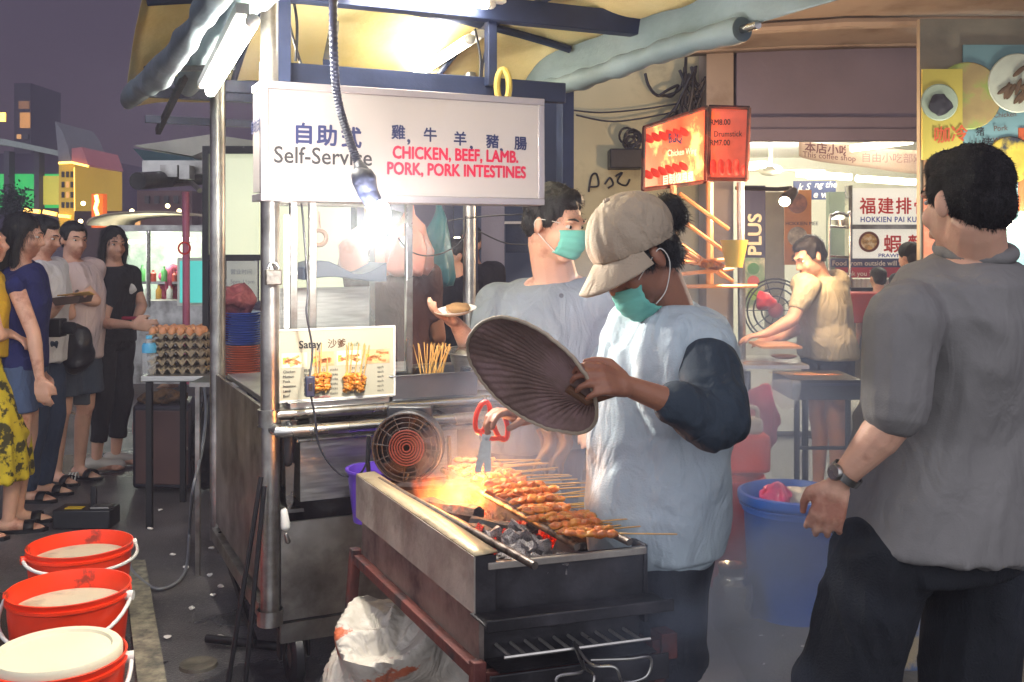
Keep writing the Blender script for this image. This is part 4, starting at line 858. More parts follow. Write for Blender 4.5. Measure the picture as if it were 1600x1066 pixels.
for i in range(6): build('balustrade_post', pan(-40+i*20, 326, -37+i*20, 334, 33.3, .2), FACM, fb)
for i in range(2):
    for j in range(7):
        if rnd.random() < .75: build('window', pan(26+i*12, 210+j*16, 32+i*12, 217+j*16, 59.9, .1), LW if rnd.random() < .35 else DW, dt)
nf = thing('neon_sign', W(151, 352, 20), 'tall narrow orange neon strip sign glowing behind the queue', 'neon sign')
build('housing', pan(143, 303, 161, 356, 20, .2), M('amber_housing', '#6a3416', .6, em='#c05018', es=.5), nf)
m = MB().tube([W(150, 305, 19.9), W(152, 315, 19.9), W(149, 325, 19.9), W(153, 338, 19.9), W(150, 352, 19.9)], .04, 8); build('tube', m, tube_mat('amber_neon', '#ffb040', 3.5), nf)
bw = thing('building', W(200, 380, 26), 'dim brown shophouse behind the neon strip sign', 'building')
build('wall', pan(116, 330, 320, 440, 26, 5), M('dim_brown_wall', '#4a3434', .8, 0, .3, .6, 0), bw); build('wall', pan(214, 298, 300, 440, 25.5, 3), M('dim_brown_wall2', '#5c4444', .8, 0, .3, .6, 0), bw)
for i in range(9):
    x = 166+i*15; build('window', pan(x, 340 if x < 214 else 306, x+7, 352 if x < 214 else 318, 25.4, .06), LW if rnd.random() < .3 else DW, bw)
m = MB().bar(W(219, 300, 25.4), W(219, 338, 25.4), .05, .06); build('light_strip', m, tube_mat('orange_strip', '#e89040', .7), bw)
rnd = random.Random(8)
for i, (px, py) in enumerate(((130, 318), (126, 346), (168, 338), (206, 330), (262, 322), (280, 330))):
    one('street_light', MB().ell(W(px, py, 24), (.05, .05, .05)), tube_mat('far_light', '#ffe0a0', 5), 'pinpoint warm light on the dark street behind the queue', 'light', group='pinpoint lights behind the queue')
# small tree before the green facade
tr_ = thing('tree', W(25, 380, 24), 'small dark tree silhouetted before the green lit facade', 'tree')
m = MB(); rnd = random.Random(3); LEAF = M('dark_leaf', '#16241a', .6)
for i in range(900):
    px, py = rnd.gauss(20, 12), rnd.gauss(318, 12); c = W(px, py, 24+rnd.uniform(-.3, .3)); s = rnd.uniform(.03, .07); R_ = Matrix.Rotation(rnd.uniform(0, 6), 3, V((rnd.random(), rnd.random(), rnd.random()+.1)).normalized())
    m.add([c+R_@V((-s, 0, 0)), c+R_@V((0, -s*.5, 0)), c+R_@V((s, 0, 0)), c+R_@V((0, s*.5, 0))], [(0, 1, 2, 3)])
build('crown', m, LEAF, tr_, smooth=False)
m = MB().chain([W(20, 400, 24), W(20, 350, 24), W(14, 325, 24)], [.08, .06, .02]); m.chain([W(20, 350, 24), W(28, 318, 24)], [.05, .02]); build('trunk', m, LEAF, tr_)

# ---------------------------------------------------------------- right background: shop building
sb = thing('shop_building', V((2.2, 8, 0)), 'shophouse with tan concrete canopy, grey shutter box and open lit food court', 'building')
CONC = M('pale_plaster', '#a8a284', .85, 0, .14, 1.2, .3, 12, col2='#7f7b68', c2s=2.2, c2t=.6, c2w=.1)
TAN = M('tan_plaster', '#a89a8e', .85, 0, .12, 1, .2, 14, col2='#857668', c2s=2.4, c2t=.6, c2w=.1)
def R3(x0, x1, y0, y1, z0, z1): return MB().ob(V((x0, y0, z0)), V((x1-x0, 0, 0)), V((0, y1-y0, 0)), Z3*(z1-z0))
def wx(px, Y): return (px-800)/F*Y
def wz(py, Y): return H-(py-HY)/F*Y
build('wall', R3(wx(872, 7.6), wx(1108, 7.6), 7.6, 7.8, 0, 3.6), CONC, sb)
build('wall', R3(wx(700, 9), wx(872, 9), 9.0, 9.2, 0, 3.6), M('blue_grey_wall', '#4d5468', .8, 0, .2, 2, .1), sb)
build('pillar', R3(wx(1104, 7.3), wx(1146, 7.3), 7.3, 7.8, 0, 3.3), TAN, sb)
build('pillar', R3(wx(752, 6.9), wx(788, 6.9), 6.9, 7.1, 0, 2.6), M('pale_column', '#8d8a96', .8, 0, .15, 3), sb)
w_ = build('window', pan(790, 350, 826, 395, 7.58, .04), M('window_dark', '#23304a', .2), sb); build('frame', pan(786, 346, 830, 350, 7.56, .05), WHITEP, w_)
build('shutter_box', R3(wx(1146, 7.4), wx(1444, 7.4), 7.3, 7.9, wz(186, 7.4), 3.4), M('grey_shutter', '#7d7688', .6, .1, .12, 2, .15, 30), sb, bevel=.01)
for k, z in enumerate((wz(196, 7.3), wz(206, 7.3))): build('shutter_lip', R3(wx(1146, 7.4), wx(1444, 7.4), 7.2-.04*k, 7.26, z-.025*(k+1)-.03, z+.05-.04*k), M('grey_shutter', ''), sb, bevel=.008)
# tan concrete canopy with curved underside
def canopy(a, b):
    X = wx(1070, 7.3)+4.6*a; Y = 7.35-4.6*b; return V((X, Y, 2.86+.0*a+.10*b+.22*sin(pi*b)*(.6+.4*a)+.05*sin(a*4)+.015*noise.noise(V((X*3, Y*3, 0)))))
build('canopy', MB().sheet(canopy, 30, 24), TAN, sb, ang=180, solid=.05)
m = MB(); 
for k, b in enumerate((.03, .16, .30, .5, .72, .9)):
    build('canopy_rib', MB().tube([canopy(a/20, b)-V((0, 0, .02+.05*(k in (1, 3)))) for a in range(21)], .035 if k in (1, 3) else .018, 8), TAN, sb)
# interior of the food court
IW = M('interior_wall', '#d8d6c2', .8, 0, .06, 1, .05); IC = M('interior_ceiling', '#e0ddd0', .85, 0, .05, 1, .05)
build('interior_ceiling', R3(wx(1108, 7.9), 8.2, 7.9, 16, 2.75, 2.85), IC, sb)
build('interior_back_wall', R3(1.5, 8.2, 15.0, 15.2, 0, 2.75), IW, sb); build('interior_side_wall', R3(wx(1108, 7.9)-.1, wx(1108, 7.9), 7.9, 15, 0, 2.75), IW, sb)
build('interior_floor', R3(1.5, 8.2, 7.9, 15, .01, .05), M('grey_tiles', '#77736c', .4, 0, .1, 3, .05), sb)
build('frame_post', R3(wx(1431, 7.4), wx(1440, 7.4), 7.3, 7.36, 0, wz(186, 7.4)), STEELD, sb)
build('wall', R3(wx(1440, 5.0), 4.6, 5.02, 5.06, 0, 2.6), M('right_wall', '#7f7868', .8), sb)
for i, (a, b2) in enumerate(((W(1172, 258, 9), W(1196, 257, 9)), (W(1330, 232, 8.6), W(1425, 220, 8.6)), (W(1245, 272, 9.5), W(1330, 277, 9.5)), (W(1338, 279, 9.5), W(1430, 285, 9.5)), (W(1170, 262, 11), W(1200, 258, 11)), (W(1262, 276, 12), W(1300, 276, 12)))):
    fluor(('short tube at the left edge of the food court ceiling', 'slanting ceiling tube beside the hanging banner', 'left tube of the pair above the pork rib kiosk', 'right tube of the pair above the pork rib kiosk', 'farther short tube in the left of the food court', 'faraway tube over the back of the food court')[i], a, b2, .03, TUBEF, 0, fix=False)
for p, e in ((V((2.8, 9.2, 2.5)), 60), (V((4.2, 8.9, 2.5)), 60), (V((3.2, 12.5, 2.5)), 60)): lamp('food_court_light', p, e, (1, .95, .8), .25, parent=sb)
# sloping ceiling banner
bn = thing('banner', W(1340, 250, 8.0), 'sagging brown cloth banner with faded Chinese writing at the food court entrance', 'banner')
def ban(s, t): return W(1248+186*s, 217+18*s**.6+(27+10*s)*t, 9.0-.15*s)+V((0, .03*sin(s*9), 0))
build('cloth', MB().sheet(ban, 24, 5), M('faded_banner', '#b09a8e', .8, 0, .12, 3, .1), bn, solid=.004)
FI = M('faded_ink', '#5a3038', .8, 0, 0, 5, 0)
text('本店小吃', W(1257, 236, 8.93), (1, 0, -.10), Z3, .10, FI, bn, .02); text('自由小吃部欢迎', W(1345, 252, 8.8), (1, 0, -.02), Z3, .09, M('faded_ink2', '#84646a', .8, 0, 0, 5, 0), bn)
text('This coffee shop is a non-', W(1254, 245, 8.9), (1, 0, -.09), Z3, .07, FI, bn, .003)
# Hokkien pai kut kiosk
kk = thing('kiosk', W(1380, 500, 8.6), 'kiosk with white Hokkien Pai Ku and prawn lightbox signs in the food court', 'kiosk')
LB = M('lightbox_face', '#d8d6cc', .5, 0, .03, 2, 0, em='#f2f0e0', es=.18)
build('sign_panel', pan(1332, 294, 1460, 352, 8.5, .12), LB, kk); build('sign_panel', pan(1330, 358, 1460, 406, 8.5, .12), LB, kk)
build('frame', pan(1326, 290, 1332, 560, 8.48, .1), STEEL, kk); build('frame', pan(1326, 351, 1460, 358, 8.46, .14), STEELD, kk)
text('福建排骨', W(1343, 332, 8.49), (1, 0, 0), Z3, .145, INKRED, kk, .018, xs=.95, sp=1.15); text('HOKKIEN PAI KUT', W(1344, 347, 8.49), (1, 0, 0), Z3, .062, INKB, kk, .02, xs=.9, sp=1.1)
m = MB().lathe([(0, 0), (.080, 0), (.086, .012), (0, .008)], W(1357, 378, 8.49), 28, V((0, -1, 0))); bwl = build('soup_picture', m, M('brown_rim', '#6a3018', .5), kk)
m = MB().lathe([(0, .014), (.066, .014), (.066, .008), (0, .008)], W(1357, 378, 8.49), 24, V((0, -1, 0))); build('soup', m, M('soup', '#c09a5a', .5, 0, .5, 30, 0, col2='#e8d8b0', c2s=26), bwl)
text('蝦麵', W(1380, 392, 8.49), (1, 0, 0), Z3, .155, INKRED, kk, .018, sp=1.6); text('PRAWN MEE', W(1372, 402, 8.49), (1, 0, 0), Z3, .042, INKB, kk, .02, xs=1.3)
build('wall', pan(1296, 300, 1326, 470, 8.9, .1), M('kiosk_grey', '#6e7c72', .5, 0, .1), kk)
m = MB(); m.tube(curve_pts([W(1296, 470, 8.4), W(1296, 350, 8.4), W(1302, 336, 8.4), W(1313, 333, 8.4), W(1324, 338, 8.4), W(1328, 350, 8.4), W(1326, 560, 8.4)], 5), .012, 8); m.tube([W(1296, 354, 8.4), W(1328, 356, 8.4)], .01, 8); m.tube([W(1296, 400, 8.4), W(1328, 402, 8.4)], .01, 8); build('rail', m, STEEL, kk)
build('shelf_pot', MB().lathe([(0, 0), (.1, 0), (.1, .06), (.05, .09), (0, .1)], W(1313, 354, 8.7), 20), STEEL, kk)
build('notice_strip', pan(1296, 404, 1460, 418, 8.45, .02), M('navy_strip', '#4c5478', .6), kk); text('Food from outside will be charged at', W(1300, 415, 8.44), (1, 0, 0), Z3, .058, INKW, kk, .01)
build('notice_strip', pan(1306, 418, 1460, 434, 8.44, .02), M('crimson_strip', '#b44456', .6), kk); text('Thank you 谢谢', W(1310, 431, 8.43), (1, 0, 0), Z3, .055, INKW, kk, .01)
build('counter', pan(1300, 452, 1470, 600, 8.5, .4), M('kiosk_counter', '#8a857a', .6), kk); build('counter_edge', pan(1328, 450, 1460, 456, 8.4, .1), BLACKM, kk)
for i in range(12): build('cup', MB().lathe([(0, 0), (.025, 0), (.03, .07), (0, .07)], W(1332+i*8, 449, 8.6), 10), WHITEP, kk)
one('red_crate', pan(1330, 458, 1386, 505, 7.9, .3), M('red_crate', '#a8382c', .5, 0, .2), 'red plastic crate before the kiosk counter', 'crate', bevel=.01)
# hanging vertical posters / plus sign
ps = thing('banner_sign', W(1176, 480, 6.9), 'tall dark blue vertical sign with pale letters PLUS', 'sign')
build('panel', pan(1158, 290, 1196, 480, 6.9, .03), M('sign_navy', '#2c2f56', .5, 0, .15, 3), ps); build('lower_panel', pan(1158, 403, 1195, 482, 6.88, .02), M('sign_green', '#7a9a78', .5, 0, .3, 12, 0, col2='#c8c8a8', c2s=8), ps)
text('PLUS', W(1189, 400, 6.87), Z3, (-1, 0, 0), .125, M('sign_letter', '#d8c8a0', .5, em='#d8c090', es=.15), ps, .03, xs=1.05)
for i, (cy, cl_) in enumerate(((420, '#4a8a50'), (440, '#c85a50'), (460, '#8ab048'))): build('emblem', MB().lathe([(0, .004), (.04, .004), (.04, 0), (0, 0)], W(1177, cy, 6.875), 20, V((0, -1, 0))), M('emblem%d' % i, cl_, .5), ps)
hp = thing('poster', W(1245, 415, 7.7), 'orange Hokkien mee poster with two bowl pictures', 'poster')
build('sheet', pan(1226, 297, 1268, 414, 7.7, .02), M('orange_poster', '#b8783a', .6, 0, .15, 4, 0), hp)
for cy in (318, 370): build('bowl_picture', MB().lathe([(0, .004), (.072, .004), (.075, 0), (0, 0)], W(1246, cy, 7.69), 24, V((0, -1, 0))), M('bowl_pic%d' % cy, '#7a4a3a' if cy == 318 else '#9a9484', .5, 0, .5, 26, 0), hp)
text('HOKKIEN MEE', W(1227, 352, 7.69), (1, 0, 0), Z3, .038, INK, hp, .015); text('虾面', W(1236, 408, 7.69), (1, 0, 0), Z3, .06, INK, hp, .01)
b3 = thing('banner', W(1290, 300, 9.2), 'navy and white food court notice banner with slanted letters', 'banner')
build('sheet', pan(1240, 283, 1306, 312, 9.2, .02), M('navy_banner', '#39466e', .6, 0, .2, 3, 0), b3)
text('k S', W(1246, 298, 9.17), (1, 0, .05), Z3, .09, INKW, b3, .01, shear=.3); text('ng the', W(1272, 293, 9.17), (1, 0, .0), Z3, .08, INKW, b3, .01, shear=.3); text('e wr', W(1270, 309, 9.17), (1, 0, .0), Z3, .09, INKW, b3, .02, shear=.2)
build('partition', pan(1196, 300, 1226, 520, 8.2, .04), M('pale_partition', '#9a9c8c', .7), b3)
# ceiling fan in court
cf = thing('ceiling_fan', W(1204, 262, 10), 'white ceiling fan hanging in the food court', 'ceiling fan')
m = MB().tube([W(1204, 222, 10), W(1204, 262, 10)], .02, 8); build('rod', m, WHITEP, cf); build('motor', MB().ell(W(1204, 266, 10), (.12, .12, .06)), WHITEP, cf)
for k in range(3): a = 2*pi*k/3+.2; build('blade', MB().bar(W(1204, 266, 10), W(1204, 266, 10)+V((cos(a), sin(a), 0))*.55, .12, .01), WHITEP, cf)
# wall fan and speaker black box on pale wall
sp_ = thing('electrical_box', W(980, 250, 7.5), 'black electrical box with tangled coil above it on the pale wall', 'electrical box')
build('case', pan(953, 232, 1006, 263, 7.4, .2), BLACKM, sp_, bevel=.01); rnd = random.Random(6)
for k in range(7): c = W(985+rnd.uniform(-10, 8), 218+rnd.uniform(-6, 8), 7.45); rr_ = rnd.uniform(.03, .07); build('coil', MB().tube([c+V((rr_*cos(t)*1.0, .02*sin(t*2), rr_*sin(t))) for t in [2*pi*i/16 for i in range(17)]], .009, 6, cap=False), WIRE, sp_)
rnd = random.Random(12)
for k, (pts_) in enumerate((((892, 172), (940, 176), (1010, 170), (1070, 160)), ((900, 180), (960, 190), (1040, 178), (1075, 168)), ((1008, 115), (1014, 135), (1030, 150), (1062, 140), (1070, 105)), ((1062, 110), (1075, 150), (1060, 175), (1020, 200)), ((1080, 105), (1090, 150), (1076, 178)), ((1100, 110), (1095, 150), (1085, 175)), ((1030, 150), (1045, 140), (1060, 134), (1050, 150), (1034, 148)), ((1085, 105), (1072, 140), (1050, 175), (1025, 195)))):
    one('wall_cable', MB().tube(curve_pts([W(a, b, 7.5+rnd.uniform(-.05, .05)) for a, b in pts_], 6), .012 if k > 1 else .007, 6), WIRE, ('thin cable sagging along the pale wall, upper', 'thin cable sagging along the pale wall, lower', 'looped cable left of the pillar under the canopy', 'long cable dropping beside the pillar', 'straight cable tight against the pillar', 'rightmost cable on the pillar face', 'small knotted cable loop on the wall', 'diagonal cable crossing the bundle by the pillar')[k], 'cable')
m = MB()
for k in range(26): c = W(1078+rnd.uniform(-8, 10), rnd.uniform(110, 190), 7.35); m.tube(curve_pts([c, c+V((rnd.uniform(-.08, .08), rnd.uniform(-.05, .05), rnd.uniform(-.15, .15))), c+V((rnd.uniform(-.1, .1), 0, rnd.uniform(-.25, .1)))], 4), .01, 5)
one('cable_bundle', m, WIRE, 'thick tangled bundle of cables and junctions clinging beside the tan pillar', 'cables')
for k, pts_ in enumerate((((920, 300), (924, 276), (932, 272), (935, 290), (921, 292)), ((945, 288), (953, 278), (958, 288), (950, 294)), ((962, 276), (972, 270), (965, 284), (978, 290), (984, 280)))):
    one('graffiti', MB().tube(curve_pts([W(a, b, 7.59) for a, b in pts_], 5), .008, 6), INK, ('leftmost', 'middle', 'rightmost')[k]+' black scribble painted on the pale wall behind the cap', 'graffiti')
# lit red barbecue sign
rs = thing('sign', W(1060, 295, 5.6), 'glowing red and orange barbecue lightbox with drumstick price panel', 'sign')
a, b2, c, d = W(1004, 297, 5.45), W(1102, 284, 5.9), W(1104, 168, 5.9), W(1006, 200, 5.45)
BBQ = M('bbq_picture', '#d0553a', .5, 0, .45, 5, 0, em='#f04a12', es=.26, det=8, col2='#f4b070', c2s=5.5, c2t=.57, c2w=.05)
_n = BBQ.node_tree; _src = _n.nodes['Principled BSDF'].inputs['Base Color'].links[0].from_socket; _n.links.new(_src, _n.nodes['Principled BSDF'].inputs['Emission Color'])
m = MB().prism([a, b2, c, d], V((.05, .12, 0))); build('panel', m, BBQ, rs)
e0, e1, e2, e3 = W(1106, 280, 5.9), W(1166, 281, 5.75), W(1170, 169, 5.75), W(1108, 167, 5.9)
BB2 = M('bbq_picture2', '#b85540', .5, 0, .4, 4, 0, em='#d83a16', es=.2, det=8, col2='#e8642a', c2s=4, c2t=.6, c2w=.05)
_n = BB2.node_tree; _src = _n.nodes['Principled BSDF'].inputs['Base Color'].links[0].from_socket; _n.links.new(_src, _n.nodes['Principled BSDF'].inputs['Emission Color'])
m = MB().prism([e0, e1, e2, e3], V((-.02, .12, 0))); build('panel', m, BB2, rs)
m = MB()
for p, q in ((a, b2), (b2, c), (c, d), (d, a), (e0, e1), (e1, e2), (e2, e3), (e3, e0)): m.tube([p+V((0, -.01, 0)), q+V((0, -.01, 0))], .012, 6)
build('frame', m, RUST, rs)
xd = (b2-a); xe = (e1-e0)
text('Drumstick', e0.lerp(e3, .58)+xe*.12+V((0, -.02, 0)), xe, Z3, .046, INK, rs, .01, xs=.9); text('RM7.00', e0.lerp(e3, .46)+xe*.02+V((0, -.02, 0)), xe, Z3, .046, INK, rs, .02, xs=.9); text('RM8.00', e0.lerp(e3, .74)+xe*.02+V((0, -.02, 0)), xe, Z3, .046, INK, rs, .02, xs=.9)
PI_ = M('pale_pink_ink', '#e8a890', .5, em='#f0b090', es=.5)
text('BBQ', a.lerp(d, .72)+xd*.36+V((0, -.03, 0)), xd, Z3, .07, INKN, rs, .02); text('Chicken Wing', a.lerp(d, .50)+xd*.35+V((0, -.03, 0)), xd, Z3, .05, PI_, rs, .01)
text('自制烧鸡翅', a.lerp(d, .05)+xd*.28+V((0, -.03, 0)), xd, Z3, .062, PI_, rs, .02)
CH = M('drumstick_picture', '#8a1c10', .5, 0, .4, 20, 0, em='#a82412', es=.5)
for k in range(9):
    c_ = e0.lerp(e3, .12+.08*(k//5))+xe*(.12+.2*(k % 5))+V((0, -.018, 0)); m = MB().ell(c_, (.018, .004, .03)); build('drumstick_picture', m, CH, rs)
for k in range(12):
    c_ = a.lerp(d, .24+.58*(k//6)+.08*(k % 6)/6)+xd*(.06+.11*(k % 6))+V((0, -.022, 0)); m = MB().ell(c_, (.035, .004, .02), Matrix.Rotation(.6, 3, 'Y')); build('wing_picture', m, CH, rs)
# wing rack: posts and slanting rods; a faint self-glow puts orange light on them
wk = thing('barbecue_rack', W(1110, 600, 5.8), 'tiered barbecue rack of slanting orange lit rods under the red sign', 'rack')
OR = M('orange_lit_metal', '#c08a60', .4, .5, .2, 8, .1, em='#ff9a50', es=.10)
build('post', MB().tube([W(1109, 285, 5.85), W(1109, 445, 5.85)], .022, 8), OR, wk); build('post', MB().tube([W(1052, 290, 5.6), W(1052, 445, 5.6)], .018, 8), OR, wk); build('post', MB().tube([W(1157, 285, 5.8), W(1160, 600, 5.8)], .022, 8), STEELD, wk)
m = MB()
for (x0, y0, x1, y1) in ((1062, 303, 1138, 358), (1062, 342, 1142, 400), (1050, 372, 1145, 440), (1045, 412, 1140, 405), (1050, 430, 1145, 420), (1040, 448, 1182, 447), (1066, 408, 1140, 418), (1070, 400, 1120, 425), (1075, 395, 1130, 432)): m.tube([W(x0, y0, 5.6), W(x1, y1, 5.75)], .012, 6)
build('rod', m, OR, wk)
for k in range(4): c_ = W(1072+k*16, 404+k*4, 5.66); mm_ = MB().ell(c_, (.045, .03, .022)); [q.__iadd__(noise.noise_vector(q*40)*.012) for q in mm_.v]; one('chicken_wing', mm_, MEATC, 'roasting chicken wing on the middle tier of the barbecue rack', 'chicken wing', group='chicken wings on the rack')
m = MB().lathe([(0, 0), (.045, 0), (.075, .15), (.07, .15), (.04, .01)], W(1147, 418, 5.6), 24); one('basket', m, M('yellow_plastic', '#c8a03a', .4, em='#c8a03a', es=.05), 'small yellow plastic basket hung on the end of the rack', 'basket')
sl = thing('spotlight', W(1229, 305, 6.6), 'black clip spotlight on an arm glowing warm beside the PLUS sign', 'lamp')
build('arm', MB().tube([W(1150, 294, 6.8), W(1215, 296, 6.6), W(1236, 294, 6.5)], .014, 8), BLACKM, sl); build('head', MB().cone(W(1240, 300, 6.5), .03, W(1228, 312, 6.45), .045), BLACKM, sl); build('bulb', MB().ell(W(1226, 315, 6.42), (.035, .03, .03)), tube_mat('spot_bulb', '#fff0c0', 12), sl)
lamp('stall_light', V((wx(1215, 5.9), 5.5, 1.75)), 26, (1, .66, .38), .08, parent=sl)
# background stall table and equipment
tb2 = thing('table', W(1210, 780, 5.7), 'glass edged stall table with orange lit top behind the cook', 'table')
m = MB().ob(W(1160, 577, 5.5), V((.36, 0, 0)), V((0, .5, 0)), Z3*.02); build('tabletop', m, STEELB, tb2)
for x in (1168, 1258): build('leg', MB().tube([W(x, 580, 5.55), V((wx(x, 5.55), 5.55, 0))], .018, 8), BLACKM, tb2)
m = MB().ob(W(1190, 545, 5.52), V((.22, 0, 0)), V((0, .3, 0)), Z3*.012); build('tray_ledge', m, OR, tb2)
for i, (px, py, w) in enumerate(((1190, 572, .1), (1225, 560, .07))): one('plate', MB().lathe([(0, 0), (w*.6, 0), (w, .012), (w, .016), (0, .006)], W(px, py, 5.6), 24), M('orange_plate2', '#b07038', .4), ('orange plate on the front of the stall table behind the cook', 'small plate behind the first on that stall table')[i], 'plate')
g2 = thing('charcoal_grill', W(1290, 780, 5.3), 'dark second grill with satay on it between the two men', 'grill')
m = MB().ob(W(1238, 625, 5.2), V((.36, 0, 0)), V((0, .4, 0)), Z3*.10); build('trough', m, BLACKM, g2); m = MB().ob(W(1238, 603, 5.19), V((.38, 0, 0)), V((0, .005, 0)), Z3*.012); build('rim', m, GALV, g2)
for x in (1245, 1325): build('leg', MB().tube([W(x, 625, 5.25), V((wx(x, 5.25), 5.25, 0))], .015, 8), BLACKM, g2)
build('crossbar', MB().tube([V((wx(1245, 5.25), 5.25, .45)), V((wx(1325, 5.25), 5.25, .45))], .01, 8), BLACKM, g2)
ps2 = satay_proto('satay_skewer', .09, .011, .22, 77, MEATR, 'small satay skewer on the dark second grill in the background', 'satay on the background grill')
for i in range(9):
    lo = W(1268+i*7, 590, 5.4); rt = (0, -.1, 2.9+.15*sin(i*2.3))
    if i == 0: ps2.location = lo; ps2.rotation_euler = rt
    else: dup(ps2, lo, rt)
m = MB().ell(W(1228, 596, 5.0)+V((0, 0, -.01)), (.075, .06, .13), n=24, m=14); 
for q in m.v: q.z = min(q.z, W(0, 596, 5.0).z)
one('plastic_bag', m, PLASTICF, 'clear plastic bag hanging from the stall table edge', 'bag', ang=60)
def lumpy(c, r, amp, fr, n=30): 
    m = MB().ell(c, r, n=n, m=n//2+4)
    for q in m.v: q += noise.noise_vector(q*fr)*amp
    return m
one('red_bag', lumpy(W(1190, 650, 4.95), (.085, .07, .17), .04, 12), M('magenta_bag', '#b02a48', .4, 0, .3, 8, .4, 25), 'magenta plastic bag hanging behind the blue bin', 'bag', ang=180)
one('red_bag', lumpy(W(1196, 470, 6.2), (.06, .05, .055), .02, 20), M('red_bag', '#b8262c', .4, 0, .2), 'small red bag on the counter behind the stall worker', 'bag', ang=180)
# floor fan behind worker
ff = thing('electric_fan', W(1210, 480, 6.5), 'large dark round fan grille behind the stall worker', 'fan')
m = MB()
for r in (.04, .09, .14, .18, .2): m.tube([W(1212, 485, 6.5)+V((r*cos(t), 0, r*sin(t))) for t in [2*pi*i/30 for i in range(31)]], .006, 5, cap=False)
for k in range(10): a = 2*pi*k/10; m.tube([W(1212, 485, 6.5), W(1212, 485, 6.5)+V((.2*cos(a), -.01, .2*sin(a)))], .003, 4)
build('grille', m, BLACKM, ff); build('hub', MB().ell(W(1212, 485, 6.48), (.05, .03, .05)), M('dim_red', '#7a2a2c', .5), ff)
# bins and cans, middle right
bn_ = thing('bin', G(1235, 985), 'big round blue plastic bin filled with rubbish beside the man in grey', 'bin'); c = G(1238, 972); c.y = 4.12; c.x = wx(1238, 4.12)
r = .205; m = MB().lathe([(0, 0), (r*.80, 0), (r*.83, .02), (r*.93, .42), (r*.97, .43), (r*.97, .455), (r*1.03, .462), (r*1.06, .475), (r*1.05, .50), (r*.99, .505), (r*.95, .49), (r*.90, .40), (r*.78, .02), (0, .02)], c, 56); build('body', m, BLUEP, bn_)
m = MB().lathe([(r*.96, .445), (r*1.02, .45), (r*1.02, .456), (r*.96, .456)], c, 56); build('rim', m, BLUEP, bn_)
one('plastic_bag', lumpy(c+V((-.085, -.06, .49)), (.06, .05, .05), .03, 26), M('pink_bag', '#d83a70', .3, 0, .2, 9, .5, 30, sss=.2), 'crumpled pink plastic bag on top inside the blue bin', 'bag', ang=180)
one('plastic_bag', lumpy(c+V((.06, -.02, .46)), (.12, .1, .06), .03, 16), M('white_bag', '#bcb8ac', .4, 0, .1, 9, .4, 30), 'crumpled white bag filling the blue bin', 'bag', ang=180)
one('red_drum', MB().lathe([(0, 0), (.13, 0), (.14, .02), (.15, .44), (.157, .45), (.157, .47), (.15, .475), (.14, .44), (0, .42)], V((wx(1140, 4.55), 4.55, 0)), 40), M('red_drum', '#c4201c', .4, 0, .12, 4, .08), 'tall round red plastic drum between cook and blue bin', 'drum')
jc = thing('jerrycan', V((wx(1150, 4.65), 4.6, .475)), 'milky jerrycan of red liquid standing on the red drum', 'jerrycan')
jo = V((wx(1130, 4.6), 4.53, .478)); build('body', MB().ob(jo, V((.20, 0, 0)), V((0, .13, 0)), Z3*.17), M('red_liquid', '#d4452c', .3, 0, .1, 4), jc, bevel=.02); build('top', MB().ob(jo+Z3*.172+V((.03, .01, 0)), V((.14, 0, 0)), V((0, .10, 0)), Z3*.07), M('milky_plastic', '#c4b8a0', .4, alpha=.8), jc, bevel=.02)
m = MB().tube(curve_pts([jo+V((.05, .05, .24)), jo+V((.06, .05, .285)), jo+V((.14, .05, .285)), jo+V((.15, .05, .24))], 5), .01, 8); build('handle', m, M('milky_plastic', ''), jc)
mc = thing('steel_can', G(1147, 990), 'cylindrical steel can with narrow neck standing in front of the blue bin', 'can'); c = G(1145, 982); r = .077
build('body', MB().lathe([(0, 0), (r, 0), (r*1.02, .01), (r, .16), (r*.96, .185), (r*.72, .20), (0, .2)], c, 40), STEEL, mc); build('neck', MB().lathe([(r*.70, .196), (r*.74, .205), (r*.70, .21), (r*.70, .235), (r*.75, .24), (r*.75, .25), (r*.6, .25), (0, .22)], c, 36), STEEL, mc)
pk = MB().ob(G(1398, 1030)+V((0, .0, .0)), V((.09, 0, 0)), V((0, .06, 0)), Z3*.30)
pk_ = one('carton', MB().ob(W(1404, 1020, 3.55)-V((0, 0, .08)), V((.085, 0, 0)), V((0, .06, 0)), Z3*.30), M('yellow_carton', '#a8956a', .5, 0, .2, 5, 0, col2='#3c5a88', c2s=12, c2t=.5), 'tall yellow and blue patterned carton seen between the legs of the man in grey', 'carton')
pk_.location.z = 0
# menus on the right wall
mr = thing('menu_poster', W(1475, 170, 4.98), 'yellow upright food poster with a dark dish photo on the right wall', 'poster')
def wp(a, b, c_, d, Y, n_, mat, par, t=.01): return build(n_, pan(a, b, c_, d, Y, t), mat, par)
wp(1441, 108, 1504, 250, 4.955, 'sheet', M('yellow_poster', '#b8a848', .6, 0, .12, 3, 0), mr)
build('dish_picture', MB().lathe([(0, .004), (.085, .004), (.09, 0), (0, 0)], W(1468, 160, 4.95), 28, V((0, -1, 0))), M('pale_dish', '#9aa890', .5, 0, .2, 9, 0), mr); build('dish_picture', lumpy(W(1470, 164, 4.94), (.055, .006, .05), .01, 30), M('black_dish', '#2c2a30', .5, 0, .4, 20, 0), mr)
text('咖冷', W(1458, 222, 4.95), (1, 0, .08), Z3, .085, M('orange_ink', '#c0552c', .5), mr, .02)
mr2 = thing('menu_poster', W(1470, 300, 4.98), 'brown satay poster half hidden behind the head of the man in grey', 'poster')
